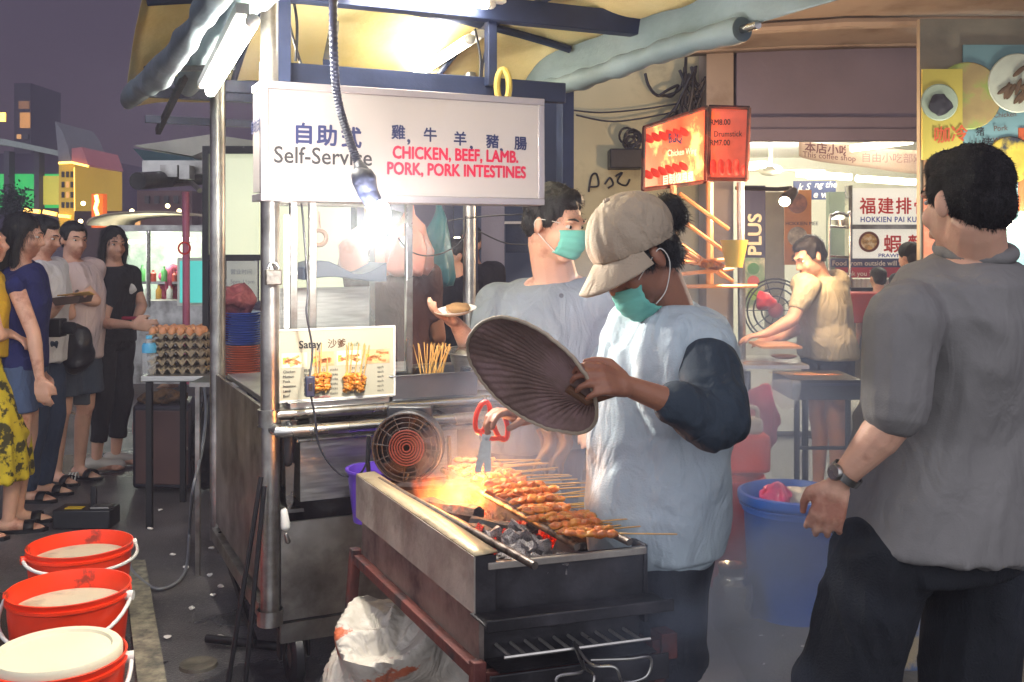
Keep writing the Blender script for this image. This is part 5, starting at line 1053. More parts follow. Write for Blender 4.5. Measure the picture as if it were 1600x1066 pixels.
wp(1443, 236, 1500, 420, 5.012, 'sheet', M('brown_poster', '#8c6a4c', .6, 0, .3, 6, 0, col2='#a85a3a', c2s=7), mr2); text('沙爹', W(1456, 256, 4.99), (1, 0, .08), Z3, .095, M('orange_ink', ''), mr2, .02)
mr3 = thing('menu_poster', W(1550, 300, 4.98), 'large teal satay menu with plate photos and Chinese and English names', 'poster')
wp(1505, 70, 1720, 420, 5.0, 'sheet', M('teal_poster', '#6c8f92', .6, 0, .14, 2, 0), mr3)
build('dish_picture', MB().lathe([(0, .004), (.16, .004), (.165, 0), (0, 0)], W(1512, 150, 4.99), 32, V((0, -1, 0))), M('tan_dish', '#a08a58', .5, 0, .2, 7, 0, col2='#8a9a4a', c2s=7), mr3)
dp = build('dish_picture', MB().lathe([(0, .005), (.14, .005), (.145, 0), (0, 0)], W(1590, 130, 4.985), 32, V((0, -1, 0))), M('pale_plate_picture', '#b8bca8', .5), mr3)
rnd = random.Random(9)
for k in range(14): build('satay_picture', MB().ell(W(1590, 130, 4.97)+V((rnd.uniform(-.08, .1), 0, rnd.uniform(-.07, .07))), (.045, .004, .012), Matrix.Rotation(rnd.uniform(-1.4, -.2), 3, 'Y')), M('satay_picture', '#5c4630', .5, 0, .4, 30, 0), dp)
build('dish_picture', MB().lathe([(0, .004), (.11, .004), (.115, 0), (0, 0)], W(1578, 250, 4.99), 32, V((0, -1, 0))), M('yellow_dish', '#b09a3a', .5, 0, .3, 12, 0, col2='#2c3038', c2s=10), mr3)
for s, px, py, z in (('鸡', 1525, 192, .04), ('猪', 1524, 211, .045), ('山猪', 1516, 230, .055)): text(s, W(px, py, 4.99), (1, 0, 0), Z3, z, INK, mr3, .01)
for s, px, py, z in (('Chicken', 1552, 184, .034), ('Pork', 1552, 205, .036), ('Wild boar', 1551, 223, .034)): text(s, W(px, py, 4.99), (1, 0, .06), Z3, z, M('sepia_ink', '#5c3a28', .5), mr3, .005)
wp(1592, 200, 1720, 330, 4.992, 'price_strip', M('orange_strip2', '#b8562c', .5, 0, .2), mr3)
fluor('lit tube on the right wall behind the neck of the man in grey', W(1566, 352, 4.9), W(1660, 350, 4.9), .02, TUBEF, 0, fix=False)
lamp('wall_light', W(1600, 345, 4.7), 8, (1, .96, .85), .1)
# plastic bags hung behind the display case
for i, (c_, r_, col, lb) in enumerate(((W(640, 385, 4.75), (.10, .09, .125), '#d89a8c', 'salmon pink plastic bag hanging right of the glass case'), (W(570, 395, 4.9), (.125, .09, .13), '#dca898', 'wider salmon plastic bag seen through the glass case'), (W(684, 400, 5.1), (.09, .08, .15), '#3d7d8c', 'turquoise plastic bag hanging beside the pink one'))):
    m = MB(); prof = [(0, -1), (.75, -.97), (1, -.75), (.97, -.2), (.86, .3), (.62, .75), (.3, 1.15), (.14, 1.5), (.10, 1.9), (.12, 2.4), (0, 2.4)]
    m.lathe([(a_*r_[0], h_*r_[2]) for a_, h_ in prof], c_, 36)
    for q in m.v: q += noise.noise_vector(V((q.x*14, q.y*14, q.z*8)))*.045
    one('plastic_bag', m, M('bag_film%d' % i, col, .3, 0, .15, 7, .5, 22, sss=.2, alpha=.85), lb, 'bag', ang=180)
one('sticker', MB().lathe([(0, .003), (.028, .003), (.028, 0), (0, 0)], W(634, 378, 4.64), 20, V((0, -1, 0))), WHITEP, 'round white sticker on the salmon bag', 'sticker')
fluor('far short tube glimpsed behind the turquoise bag', W(706, 379, 8), W(730, 378, 8), .04, TUBEF, 0, fix=False)
one('lit_board', pan(702, 370, 742, 440, 8.2, .05), M('warm_board', '#c8b888', .6, em='#f0dca0', es=.5), 'warm lit board behind the far short tube', 'board')
for i, (x0, x1) in enumerate(((694, 708), (734, 746))): one('steel_post', pan(x0, 300, x1, 620, 6.6, .1), M('blue_post', '#252c4a', .5), ('left', 'right')[i]+' dark blue stall post behind the turquoise bag', 'post')
for i, pts_ in enumerate((((728, 338), (724, 372), (700, 392), (668, 400), (640, 392), (622, 372)), ((700, 345), (760, 338), (840, 334)), ((745, 360), (790, 380), (835, 382)))): one('cable', MB().tube(curve_pts([W(a_, b_, 4.4) for a_, b_ in pts_], 6), .0035, 6), WIRE, ('black cable looping in front of the salmon and turquoise bags', 'thin straight cable just under the white sign', 'thin cable running down toward the masked man')[i], 'cable')
one('yellow_hook', MB().tube([KP(786, 135, -.02)+V((.022*cos(t), 0, .06*sin(t))) for t in [2*pi*i/24 for i in range(25)]], .012, 8, cap=False), M('yellow_tape', '#b8a04a', .5), 'yellow roll of tape hanging from the header over the sign', 'tape')
# ---------------------------------------------------------------- people
def fw(deg): return V((cos(radians(deg)), sin(radians(deg)), 0))
def rt(deg): f = fw(deg); return V((f.y, -f.x, 0))
def skel(base, face, h):
    f, r = fw(face), rt(face); b = V((base[0], base[1], 0)); up = lambda k: Z3*h*k; J = dict(face=face, h=h, f=f, r=r, base=b)
    J['hip'] = b+up(.52); J['neck'] = b+up(.845); J['chest'] = b+up(.72)+f*.01*h; J['head'] = b+up(.925)+f*.012*h
    for s, k in ((-1, 'L'), (1, 'R')):
        J['sh'+k] = b+r*s*.108*h+up(.812); J['el'+k] = b+r*s*.135*h+up(.63)-f*.01*h; J['wr'+k] = b+r*s*.135*h+up(.475)+f*.04*h
        J['hp'+k] = b+r*s*.052*h+up(.50); J['kn'+k] = b+r*s*.055*h+up(.285)+f*.012*h; J['an'+k] = b+r*s*.055*h+up(.045)-f*.02*h
    J.update(hyaw=face, hpitch=0, hroll=0, hs=1.0, g=1.0, toe=face)
    return J
def headM(J):
    R = Matrix.Rotation(radians(J['hyaw']-90), 3, 'Z')@Matrix.Rotation(radians(-J['hpitch']), 3, 'X')@Matrix.Rotation(radians(J['hroll']), 3, 'Y'); s = J['hs']*J['h']/1.7
    return R, s, (lambda x, y, z: J['head']+R@V((x*s, y*s, z*s)))
def head_prims(m, J, face=True):
    R, s, P = headM(J); e = lambda c, r: m.ell(P(*c), [q*s for q in r], R, 18, 12)
    e((0, -.015, .03), (.073, .092, .088)); e((0, .028, -.025), (.058, .064, .080)); e((0, .055, -.088), (.030, .028, .020)); e((0, .01, -.07), (.05, .055, .035))
    e((0, .078, .030), (.048, .018, .012)); e((.036, .062, -.025), (.022, .022, .026)); e((-.036, .062, -.025), (.022, .022, .026))
    m.cone(P(0, .088, .012), .009*s, P(0, .106, -.022), .013*s); m.cone(P(-.012, .094, -.026), .008*s, P(.012, .094, -.026), .008*s)
    m.cone(P(-.016, .090, -.055), .006*s, P(.016, .090, -.055), .006*s); m.cone(P(-.013, .089, -.064), .007*s, P(.013, .089, -.064), .007*s)
    for k in (-1, 1): m.ell(P(k*.077, -.008, -.004), (.010*s, .019*s, .031*s), R@Matrix.Rotation(k*-.35, 3, 'Z'), 12, 8)
    m.cone(P(0, -.02, -.05), .052*s*J.get('nk', 1), J['neck']+Z3*-.01, .058*s*J.get('nk', 1))
def eyes(J, root):
    R, s, P = headM(J)
    for k in (-1, 1):
        e = build('eye', MB().ell(P(k*.030, .073, .012), (.0115*s, .010*s, .006*s), R, 12, 8), EYEW, root)
        build('iris', MB().ell(P(k*.030, .0805, .012), (.0055*s, .0045*s, .0055*s), R, 10, 6), EYED, e)
        build('eyebrow', MB().chain([P(k*.014, .094, .034), P(k*.030, .090, .039), P(k*.046, .078, .034)], [.0028*s, .0035*s, .002*s]), HAIR, root)
def hand(m, wr, d, n, side, curl=.35, s=1.0, spread=.10, thumb=.5, curls=None):
    # wr wrist, d pointing direction, n palm normal, side: lateral direction of the thumb
    d, n = V(d).normalized(), V(n); n = (n-d*n.dot(d)).normalized(); lat = d.cross(n).normalized()
    if lat.dot(V(side)) < 0: lat = -lat
    offs = (.030, .010, -.010, -.029); L = (.072, .080, .074, .058); kn = (.088, .092, .087, .078)
    m.cone(wr, .024*s, wr+d*.03*s, .022*s)
    for k in range(4):
        kp = wr+d*kn[k]*s+lat*offs[k]*s; m.cone(wr+d*.02*s+lat*offs[k]*.55*s, .015*s, kp, .0115*s)
        a = 0; p = kp; r = .0098*s; c = (curls[k] if curls else curl); dd = (d+lat*(offs[k]/.03)*spread).normalized()
        for j, fr in enumerate((.45, .32, .26)):
            a += c*(.8 if j == 0 else 1.15); q = p+(dd*cos(a)+n*sin(a))*L[k]*fr*s; m.cone(p, r, q, r*.9); p = q; r *= .9
    tp = wr+d*.022*s+lat*.022*s; t1 = tp+(d*.65+lat*.75+n*.3*thumb).normalized()*.042*s; t2 = t1+(d*.9+lat*.15+n*.8*thumb).normalized()*.032*s; t3 = t2+(d*.95-lat*.15+n*thumb).normalized()*.026*s
    m.cone(tp, .016*s, t1, .0125*s); m.cone(t1, .0122*s, t2, .0108*s); m.cone(t2, .0105*s, t3, .0088*s)
def rings(J, inf, z0, flare=0, top=True, belly=0, n=9):
    g = J['g']*J['h']/1.7; out = []; hip, ch, nk = J['hip'], J['chest'], J['neck']; rh = (J['hpR']-J['hpL']).normalized(); rs = (J['shR']-J['shL']).normalized()
    key = [(0, .165, .115), (.16, .165, .118), (.38, .148, .108+belly*.03), (.62, .168, .120+belly*.012), (.82, .172, .108), (.93, .135, .085), (1.0, .075, .065)]
    def cen(t): return hip.lerp(ch, t/.62) if t < .62 else ch.lerp(nk, (t-.62)/.38)
    def axes(t, w, d):
        r = rh.lerp(rs, min(1, t*1.2)).normalized(); up = (cen(min(1, t+.1))-cen(max(0, t-.1))).normalized(); f = up.cross(r).normalized()
        return r*(w*g+inf), f*(d*g+inf)
    if z0 < hip.z-.01:
        k = max(2, int((hip.z-z0)/.08)); 
        for i in range(k):
            t = i/k; c = V((hip.x, hip.y, z0+(hip.z-z0)*t)); x, y = axes(0, .165+flare*(1-t), .115+flare*(1-t)); x.z = 0; y.z = 0; out.append((c, x, y))
    for t, w, d in key:
        c = cen(t)
        if c.z < z0-.01: continue
        if belly: c = c+axes(t, 1, 1)[1].normalized()*belly*.05*sin(pi*min(1, t*1.25))
        x, y = axes(t, w, d); out.append((c, x, y))
    if not top: out = out[:-1]
    return out
def body(J, hands, vox, root, skin, feet=True, arms='LR', armr=1.0):
    m = MB(); h = J['h']/1.7; g = J['g']; m.loft(rings(J, -.012, J['hip'].z-.03)); head_prims(m, J)
    for k in 'LR':
        s = -1 if k == 'L' else 1
        m.cone(J['sh'+k]+J['r']*-s*.03, .055*h*g, J['sh'+k], .050*h*g)
        if k in arms:
            m.cone(J['sh'+k], .046*h*g, J['el'+k], .037*h*g*armr); mid = J['el'+k].lerp(J['wr'+k], .3); m.cone(J['el'+k], .036*h*g*armr, mid, .038*h*g*armr); m.cone(mid, .037*h*g*armr, J['wr'+k], .025*h*armr)
        m.cone(J['hp'+k], .085*h*g, J['kn'+k], .053*h*g); c = J['kn'+k].lerp(J['an'+k], .28)-J['f']*.012; m.cone(J['kn'+k], .051*h, c, .053*h); m.cone(c, .052*h, J['an'+k], .034*h)
        if feet:
            t = fw(J['toe']); a = J['an'+k]; z = a.z
            m.cone(V((a.x, a.y, .04))-t*.03, .034*h, V((a.x, a.y, .035))+t*.05, .034*h); m.cone(V((a.x, a.y, .035))+t*.05, .033*h, V((a.x, a.y, .02))+t*.15, .019*h)
            for j, o_ in enumerate((-.025, -.01, .004, .016, .027)): q = V((a.x, a.y, .016))+t*(.15-.012*abs(j-1))+rt(J['toe'])*o_; m.cone(q, .010, q+t*.02, .009)
    for hd in hands: hand(m, **hd)
    return blob('body', m, skin, root, vox, 4 if vox < .008 else 3)
def hairn(amp, sc=60): return lambda c, n: amp*noise.noise(V((c.x*sc, c.y*sc, c.z*sc*.35)))
def tufts(m, mat, root, vox, amp, s, n, L, lay=.7, down=.5, it=2):
    nm = remesh(m, vox, it, .5, hairn(amp)); return build('hair', hairmesh(nm, n, L*s, .0007+vox*.05, lay, down), mat, root, ang=60)
def hair_short(J, root, vox=.006, mat=None, big=1.0):
    R, s, P = headM(J); m = MB(); e = lambda c, r: m.ell(P(*c), [q*s*big for q in r], R, 20, 14)
    e((0, -.026, .045), (.079, .090, .082)); e((0, -.050, .0), (.072, .062, .065)); e((0, .022, .085), (.058, .050, .038))
    for k in (-1, 1): e((k*.066, .012, .03), (.014, .026, .036)); e((k*.06, -.02, .06), (.024, .045, .04))
    return tufts(m, mat or HAIR, root, vox, .006*s, s, 2600 if vox < .0095 else 900, .015, .4, .5)
def hair_long(J, root, L=.30, vox=.009, back=True):
    R, s, P = headM(J); m = MB(); e = lambda c, r: m.ell(P(*c), [q*s for q in r], R, 20, 14)
    e((0, -.024, .046), (.084, .094, .084)); e((0, -.055, -.01), (.076, .062, .10))
    for k in (-1, 1): m.chain([P(k*.072, .0, .04), P(k*.078, -.005, -.06), P(k*.07, -.01, -.10)-Z3*L*.25], [.022*s, .026*s, .02*s])
    b = P(0, -.07, -.08); m.chain([b, b-Z3*L*.5, b-Z3*L], [.07*s, .062*s, .035*s])
    return tufts(m, HAIR, root, vox, .006*s, s, 3000, .06, .25, 1.0)
def folds(amp, fx=6.5, fz=2.6, ph=0):
    amp = amp*1.0
    def d(c, n):
        p = V((c.x*fx+ph, c.y*fx, c.z*fz)); w = noise.noise(V((c.x*3, c.y*3, c.z*2.4+ph)))
        r = 1-min(1, abs(noise.noise(p+V((w*1.5, 0, w)))*2.4)); return amp*(.9*r*r*(3-2*r)-.12)+amp*.7*noise.noise(V((c.x*4, c.y*4, c.z*6+ph)))
    return d
def shirt(J, root, mat, hem, sleeve=.55, inf=.022, vox=.009, amp=.010, flare=0, belly=0, name='shirt', ph=0, extra=None, slr=1.25, arms='LR'):
    m = MB(); h = J['h']/1.7; g = J['g']; R = rings(J, inf, hem, flare, belly=belly); m.loft(R[:-1]+[(J['neck']-Z3*.012, R[-1][1]*.8, R[-1][2]*.8)], n=28)
    for k in 'LR':
        s = -1 if k == 'L' else 1; a = J['sh'+k]; m.cone(a+J['r']*-s*.05+Z3*.0, .060*h*g+inf*.4, a, .056*h*g+inf*.35)
        if k not in arms: continue
        e = J['el'+k]; d = a.lerp(e, min(1, sleeve)); n = 6
        P_ = [a.lerp(d, i/n) for i in range(n+1)]
        if sleeve > 1: P_ += [e.lerp(J['wr'+k], (sleeve-1)*i/4) for i in range(1, 5)]
        m.tube(P_, [(.055*h*g+inf*.35)*(1+(slr-1)*.0)-(.006-.010*(slr-1))*i for i in range(len(P_))], 16)
    if extra: extra(m)
    return blob(name, m, mat, root, vox, 5, folds(amp, ph=ph))
def trousers(J, root, mat, cuff=.07, w0=.098, w1=.06, vox=.009, amp=.008, name='trousers', top=.06, hem=None):
    m = MB(); h = J['h']/1.7; g = J['g']; R = [q for q in rings(J, .008, J['hip'].z-.05)][:4]; m.loft(R)
    for k in 'LR':
        a, n_, b = J['hp'+k], J['kn'+k], J['an'+k]; m.cone(a+Z3*.01, w0*h*g, n_, (w1+.012)*h*g if hem is None or hem < n_.z else w1*h*g) if hem is None or hem < n_.z else None
        if hem is not None and hem >= n_.z:
            t = (a.z-hem)/(a.z-n_.z); q = a.lerp(n_, t); m.tube([a+Z3*.03, a.lerp(q, .5), q], [w0*h*g, w0*h*g, w1*1.25*h*g], 16)
        else:
            z = cuff if hem is None else hem; t = (n_.z-z)/(n_.z-b.z); q = n_.lerp(b, t); m.tube([n_+Z3*.03, n_, n_.lerp(q, .5), q], [(w1+.012)*h*g, (w1+.010)*h*g, w1*h*g, w1*.9*h*g], 16)
    return blob(name, m, mat, root, vox, 4, folds(amp, 9, 6, 3))
def person(lab, J): return thing('person', J['base'], lab, 'person')
def sandal(J, root, k, mat, strap=True):
    t = fw(J['toe']); r = rt(J['toe']); a = J['an'+k]; c = V((a.x, a.y, 0)); P_ = [(-.06, .03), (.0, .038), (.09, .045), (.17, .036), (.19, 0), (.17, -.036), (.09, -.045), (0, -.038), (-.06, -.03), (-.075, 0)]
    o_ = build('sandal', MB().prism([c+t*x+r*y+Z3*.002 for x, y in P_], Z3*.018), mat, root)
    if strap: build('strap', MB().sheet(lambda s_, q: c+t*(.075+.05*q)+r*(.046*cos(pi*s_))+Z3*(.02+.042*sin(pi*s_)), 10, 2), mat, o_, solid=.004)
def pair(*cols): return cols
def cloth(n, c, **k): 
    kw = dict(rough=.85, var=.08, vs=5, bump=.25, bs=220, sheen=.0, wr=.4); kw.update(k); return M(n, c, kw.pop('rough'), 0, kw.pop('var'), kw.pop('vs'), kw.pop('bump'), kw.pop('bs'), **kw)

# ---- the cook with cap, mask and pale smock
J = skel((.62, 2.66), 207, 1.62)
J['hip'] = W(1026, 850, 2.66); J['chest'] = W(1040, 600, 2.60); J['neck'] = W(1048, 476, 2.57); J['head'] = W(1000, 402, 2.50)
J['shL'] = W(1108, 545, 2.44); J['shR'] = W(985, 512, 2.72); J['elL'] = W(1118, 655, 2.30); J['wrL'] = W(985, 605, 2.22); J['elR'] = W(935, 600, 2.86); J['wrR'] = W(818, 652, 2.66)
J.update(hyaw=200, hpitch=38, hroll=0, hs=1.05, g=1.0)
for k, s in (('L', -1), ('R', 1)):
    J['hp'+k] = J['hip']+J['r']*s*.06-Z3*.02; J['kn'+k] = V((J['hip'].x+.0, J['hip'].y, .46))+J['r']*s*.08; J['an'+k] = V((J['hip'].x, J['hip'].y, .075))+J['r']*s*.09
J['f'] = fw(207)
ck = person('cook in beige cap, teal mask and pale blue smock fanning the grill', J)
body(J, [dict(wr=J['wrL'], d=W(930, 588, 2.16)-J['wrL'], n=V((0, .7, -.5)), side=V((0, 0, 1)), curl=.62, s=.95, spread=.2), dict(wr=J['wrR'], d=W(765, 640, 2.58)-J['wrR'], n=V((-.1, -.2, -1)), side=V((0, -1, -.1)), curls=(.45, .6, .75, .85), s=1.0, thumb=.7)], .0048, ck, SKIND)
eyes(J, ck)
SMK = cloth('pale_blue_smock', '#b9c6cc', col2='#a4b2b9', c2s=4, c2t=.62, c2w=.15)
def smx(m):
    m.loft([(W(1014, 866, 2.64), V((.158, .03, 0)), V((-.02, .135, 0))), (W(1018, 780, 2.62), V((.158, .03, 0)), V((-.02, .13, 0))), (W(1024, 680, 2.61), V((.160, .03, 0)), V((-.02, .135, 0))), (W(1032, 600, 2.61), V((.168, .03, 0)), V((-.02, .125, 0))), (W(1040, 540, 2.6), V((.15, .03, 0)), V((-.02, .10, 0)))], n=28)
shirt(J, ck, SMK, W(0, 846, 2.66).z, sleeve=.40, inf=.030, vox=.006, amp=.021, flare=.012, extra=smx, ph=2)
m = MB(); a, e = J['shL'], J['elL']; m.cone(a.lerp(e, .28), .070, a.lerp(e, .7), .078); m.cone(a.lerp(e, .7), .078, e, .070); m.cone(e, .072, e.lerp(J['wrL'], .45), .052)
blob('arm_sleeve', m, cloth('dark_teal_sleeve', '#2c3844'), ck, .006, 5, folds(.009, 7, 7, 5))
m = MB(); a, e = J['shR'], J['elR']; m.cone(a.lerp(e, .55), .052, e, .045); m.cone(e, .045, e.lerp(J['wrR'], .3), .038); blob('arm_sleeve', m, cloth('dark_teal_sleeve', ''), ck, .007, 4, folds(.006, 7, 7, 1))
def apx(m):
    pass
m = MB(); zt_, zb_ = .80, W(0, 1044, 2.62).z; m.loft([(V((J['hip'].x-.03, J['hip'].y, zb_)), V((.150, .03, 0)), V((-.02, .19, 0))), (V((J['hip'].x-.02, J['hip'].y, .62)), V((.150, .03, 0)), V((-.02, .18, 0))), (V((J['hip'].x, J['hip'].y, zt_)), V((.15, .03, 0)), V((-.02, .13, 0)))])
blob('shorts', m, cloth('black_shorts', '#14171f', bump=.4), ck, .008, 4, folds(.010, 9, 4, 8))
R, s, P = headM(J)
m = MB(); m.ell(P(0, -.030, .035), (.080*s, .088*s, .078*s), R, 20, 14); m.ell(P(0, -.055, -.02), (.070*s, .05*s, .06*s), R, 18, 12); m.ell(P(0, -.135, .035), (.045*s, .04*s, .05*s), R, 16, 10)
for k in (-1, 1): m.ell(P(k*.068, .015, .01), (.012*s, .028*s, .03*s), R, 12, 8)
tufts(m, HAIR, ck, .006, .006, 1, 5000, .02, .35, .5)
CAP = cloth('beige_cap', '#a89782', bump=.3, bs=200)
m = MB(); m.ell(P(0, -.012, .062), (.098*s, .112*s, .098*s), R, 28, 18)
cz = P(0, 0, .032); 
def capdisp(c, n): return .004*(abs(sin(6*math.atan2((R.transposed()@(c-P(0, 0, 0))).x, (R.transposed()@(c-P(0, 0, 0))).y)))-.6)
cpm = remesh(m, .006, 3, .5, capdisp)
import bmesh as _b
bm_ = _b.new(); bm_.from_mesh(cpm); nrm = R@V((0, -.28, 1)).normalized(); _b.ops.bisect_plane(bm_, geom=bm_.verts[:]+bm_.edges[:]+bm_.faces[:], plane_co=P(0, 0, .030), plane_no=nrm, clear_inner=True); bm_.to_mesh(cpm); bm_.free()
cpm.transform(Matrix.Translation(-wloc(ck))); cap = build('cap', cpm, CAP, ck, ang=180, solid=.005)
def brim(a, b):
    an = radians(18+144*a); x, y = cos(an), sin(an); r0x, r0y = .094, .092; ex = .095*sin(pi*a)**.55
    return P(x*(r0x+.012*b), -.008+y*r0y+ex*b, .040-.030*b+.018*(1-(2*a-1)**2)*(1-b*.4)-.012*abs(2*a-1)*b)
build('visor', MB().sheet(brim, 24, 10), CAP, cap, ang=180, solid=.006)
m = MB().tube([P(.0, .075+.0*t, .15-.0*t) for t in (0,)]+[P(0, .09, .13)], .008, 8); build('button', MB().ell(P(0, -.012, .163), (.01, .01, .006), R), CAP, cap)
def maskf(P, s, dy=0, dz=0, w=.062, hh=.052):
    def f(a, b):
        x = (a-.5)*2; z = (b-.5)*2; return P(x*w*(1-.12*abs(z)), dy+.102-.050*x*x+.012*(1-z*z)-.010*(z < 0)*abs(z)+.0035*abs(sin(b*13)), dz-.045+z*hh*(1-.25*x*x))
    return MB().sheet(f, 20, 20)
mk = build('mask', maskf(P, s, .006, -.028, .064, .050), MASK, ck, ang=180, solid=.003)
for k in (-1, 1): build('ear_loop', MB().tube(curve_pts([P(k*.062, .06, -.02), P(k*.078, .02, .0), P(k*.086, -.02, .012), P(k*.084, -.022, -.03), P(k*.072, .02, -.08), P(k*.060, .058, -.095)], 5), .0014, 6), WHITEP, mk)
# ---- round woven hand fan in the cook's hand
hf = thing('hand_fan', W(830, 588, 2.28), 'large round dark pleated hand fan with pale rim held by the cook', 'hand fan')
fc = W(829, 588, 2.26); nn_ = V((-.50, -.66, -.56)).normalized(); mj = V((.74, 0, -.67)); mj = (mj-nn_*mj.dot(nn_)).normalized(); mn = nn_.cross(mj).normalized(); RA, RB_ = .168, .150
hb = fc+mj*RA*.72+mn*RB_*(.45 if (mn.z > 0) else -.45)
def fd(a, b):
    t = 2*pi*a; e_ = fc+mj*RA*cos(t)*(1+.04*cos(3*t))+mn*RB_*sin(t); p = hb.lerp(e_, b); d_ = e_-hb
    return p+nn_*(.0022*sin(t*44)*min(1, b*2)*(1-.6*b)-.03*sin(pi*b)*.8+.004*noise.noise(p*30))
build('blade', MB().sheet(fd, 264, 14), M('woven_fan', '#7f665e', .75, 0, .35, 9, .35, 90, stretch=(1, 1, 1), col2='#95797a', c2s=9, c2t=.6, c2w=.1), hf, ang=180, solid=.003)
build('rim', MB().tube([fd(i/120, 1) for i in range(121)], .0042, 8, cap=False), M('fan_rim', '#a99a86', .6), hf)
build('handle', MB().tube([hb-mj*.05+nn_*.008, hb, hb.lerp(J['wrL'], .75)], .010, 10), M('fan_handle', '#6b4a34', .6), hf)
# ---- red scissors
sc_ = thing('scissors', W(760, 680, 2.63), 'red handled kitchen scissors pointing down at the skewers', 'scissors')
sp0 = W(760, 686, 2.62)
for k, (cx, cy) in ((-1, (754, 652)), (1, (782, 664))):
    c = W(cx, cy, 2.65); ax = V((-.25*k, 0, 1)).normalized(); sd = V((1, 0, .25*k)).normalized()
    build('grip', MB().tube([c+ax*.040*cos(t)+sd*.017*sin(t) for t in [2*pi*i/24 for i in range(25)]]+[c-ax*.0+sd*0 for _ in ()], .0065, 8, cap=False), RED, sc_)
    build('shank', MB().tube([c-ax*.036, sp0+V((0, 0, .0))], .006, 8), RED, sc_)
    m = MB().prism([sp0+V((-.011, k*.003, .012)), sp0+V((.011, k*.003, .012)), W(757+8*k, 738, 2.61)+V((.004, k*.003, 0)), W(755+8*k, 738, 2.61)+V((-.010, k*.003, 0))], V((0, .0022, 0))); build('blade', m, STEEL, sc_)
build('pivot', MB().lathe([(0, .005), (.006, .004), (.006, 0)], sp0, 12, V((0, -1, 0))), STEELD, sc_)

# ---- man in grey T-shirt with mask behind the cook
J = skel((.22, 4.22), -62, 1.74)
J['head'] = W(868, 352, 4.02); J['neck'] = W(868, 432, 4.12); J['chest'] = W(850, 510, 4.18); J['hip'] = W(838, 680, 4.2)
J['shR'] = W(776, 474, 4.16); J['shL'] = W(952, 470, 4.08); J['elR'] = W(746, 556, 4.02); J['wrR'] = W(712, 505, 3.80); J['elL'] = W(985, 600, 4.0); J['wrL'] = W(930, 660, 3.8)
J.update(hyaw=-40, hpitch=14, hroll=0, hs=1.22, g=1.28, nk=1.25)
for k, s in (('L', -1), ('R', 1)): J['hp'+k] = J['hip']+J['r']*s*.10-Z3*.02; J['kn'+k] = V((J['hp'+k].x, J['hp'+k].y, .48)); J['an'+k] = V((J['hp'+k].x, J['hp'+k].y, .07))
J['toe'] = -62
mn2 = person('heavy man in grey T-shirt and teal mask holding a plate behind the cook', J)
body(J, [dict(wr=J['wrR'], d=V((-.6, -.5, .35)), n=V((.2, -.1, 1)), side=V((.2, -.7, .2)), curl=.3), dict(wr=J['wrL'], d=V((-.3, -.8, -.2)), n=V((0, 0, -1)), side=V((1, 0, 0)), curl=.4)], .008, mn2, SKIN)
eyes(J, mn2); hair_short(J, mn2, .008, big=1.06)
shirt(J, mn2, cloth('grey_tshirt', '#6c747c'), J['hip'].z-.04, .78, .02, .009, .012, belly=.9, ph=4)
trousers(J, mn2, cloth('navy_trousers', '#1d2740'))
R, s, P = headM(J); mk = build('mask', maskf(P, s, .004, .006, .060, .048), MASK, mn2, ang=180, solid=.003)
for k in (-1, 1): build('ear_loop', MB().tube(curve_pts([P(k*.058, .06, .02), P(k*.078, .02, .02), P(k*.084, -.015, .012), P(k*.080, -.01, -.02), P(k*.056, .058, -.07)], 5), .0016, 6), WHITEP, mk)
build('logo', MB().lathe([(0, .004), (.009, .004), (.009, 0)], W(877, 462, 3.90), 12, V((0, -1, 0))), INK, mn2)
m = MB().lathe([(0, 0), (.05, .0), (.075, .012), (.078, .016), (.05, .006), (0, .006)], W(712, 490, 3.72), 28, V((-.1, -.15, 1))); one('plate', m, WHITEP, 'white plate carried by the heavy man in the grey T-shirt', 'plate')
one('food_wrap', lumpy(W(716, 482, 3.72), (.045, .04, .022), .01, 30), M('brown_wrap', '#8c6a44', .8), 'brown paper wrapped food on the white plate', 'food', ang=180)
# brown / golden rag and apron hanging near the counter
m = MB().sheet(lambda a, b: W(838+50*a+8*sin(b*5), 672+80*b*(1-.35*abs(sin(a*7))), 3.3)+V((0, .03*sin(a*14+b*2), 0)), 20, 16); one('rag', m, M('golden_cloth', '#7d552e', .8, 0, .25, 9, .3), 'golden brown rag hanging at the right end of the cart counter', 'rag', ang=180, solid=.004)

# ---- person in brown behind the case
J = skel((-.58, 4.95), 75, 1.66); J['g'] = 1.1
br = person('person in brown shirt seen from behind, head hidden by the hanging bags', J)
J['elR'] = J['shR']+V((.05, .05, -.30)); J['wrR'] = J['elR']+V((-.02, .20, -.05)); J['elL'] = J['shL']+V((-.03, .05, -.3)); J['wrL'] = J['elL']+V((.02, .2, -.05))
body(J, [dict(wr=J['wr'+k], d=V((0, 1, 0)), n=V((0, 0, -1)), side=V((1 if k == 'L' else -1, 0, 0)), curl=.3) for k in 'LR'], .012, br, SKIND); hair_short(J, br, .01)
shirt(J, br, cloth('brown_shirt', '#4c3030'), J['hip'].z-.06, .75, .02, .012, .012, ph=6); trousers(J, br, cloth('dark_trousers', '#1b1a22'), vox=.012)
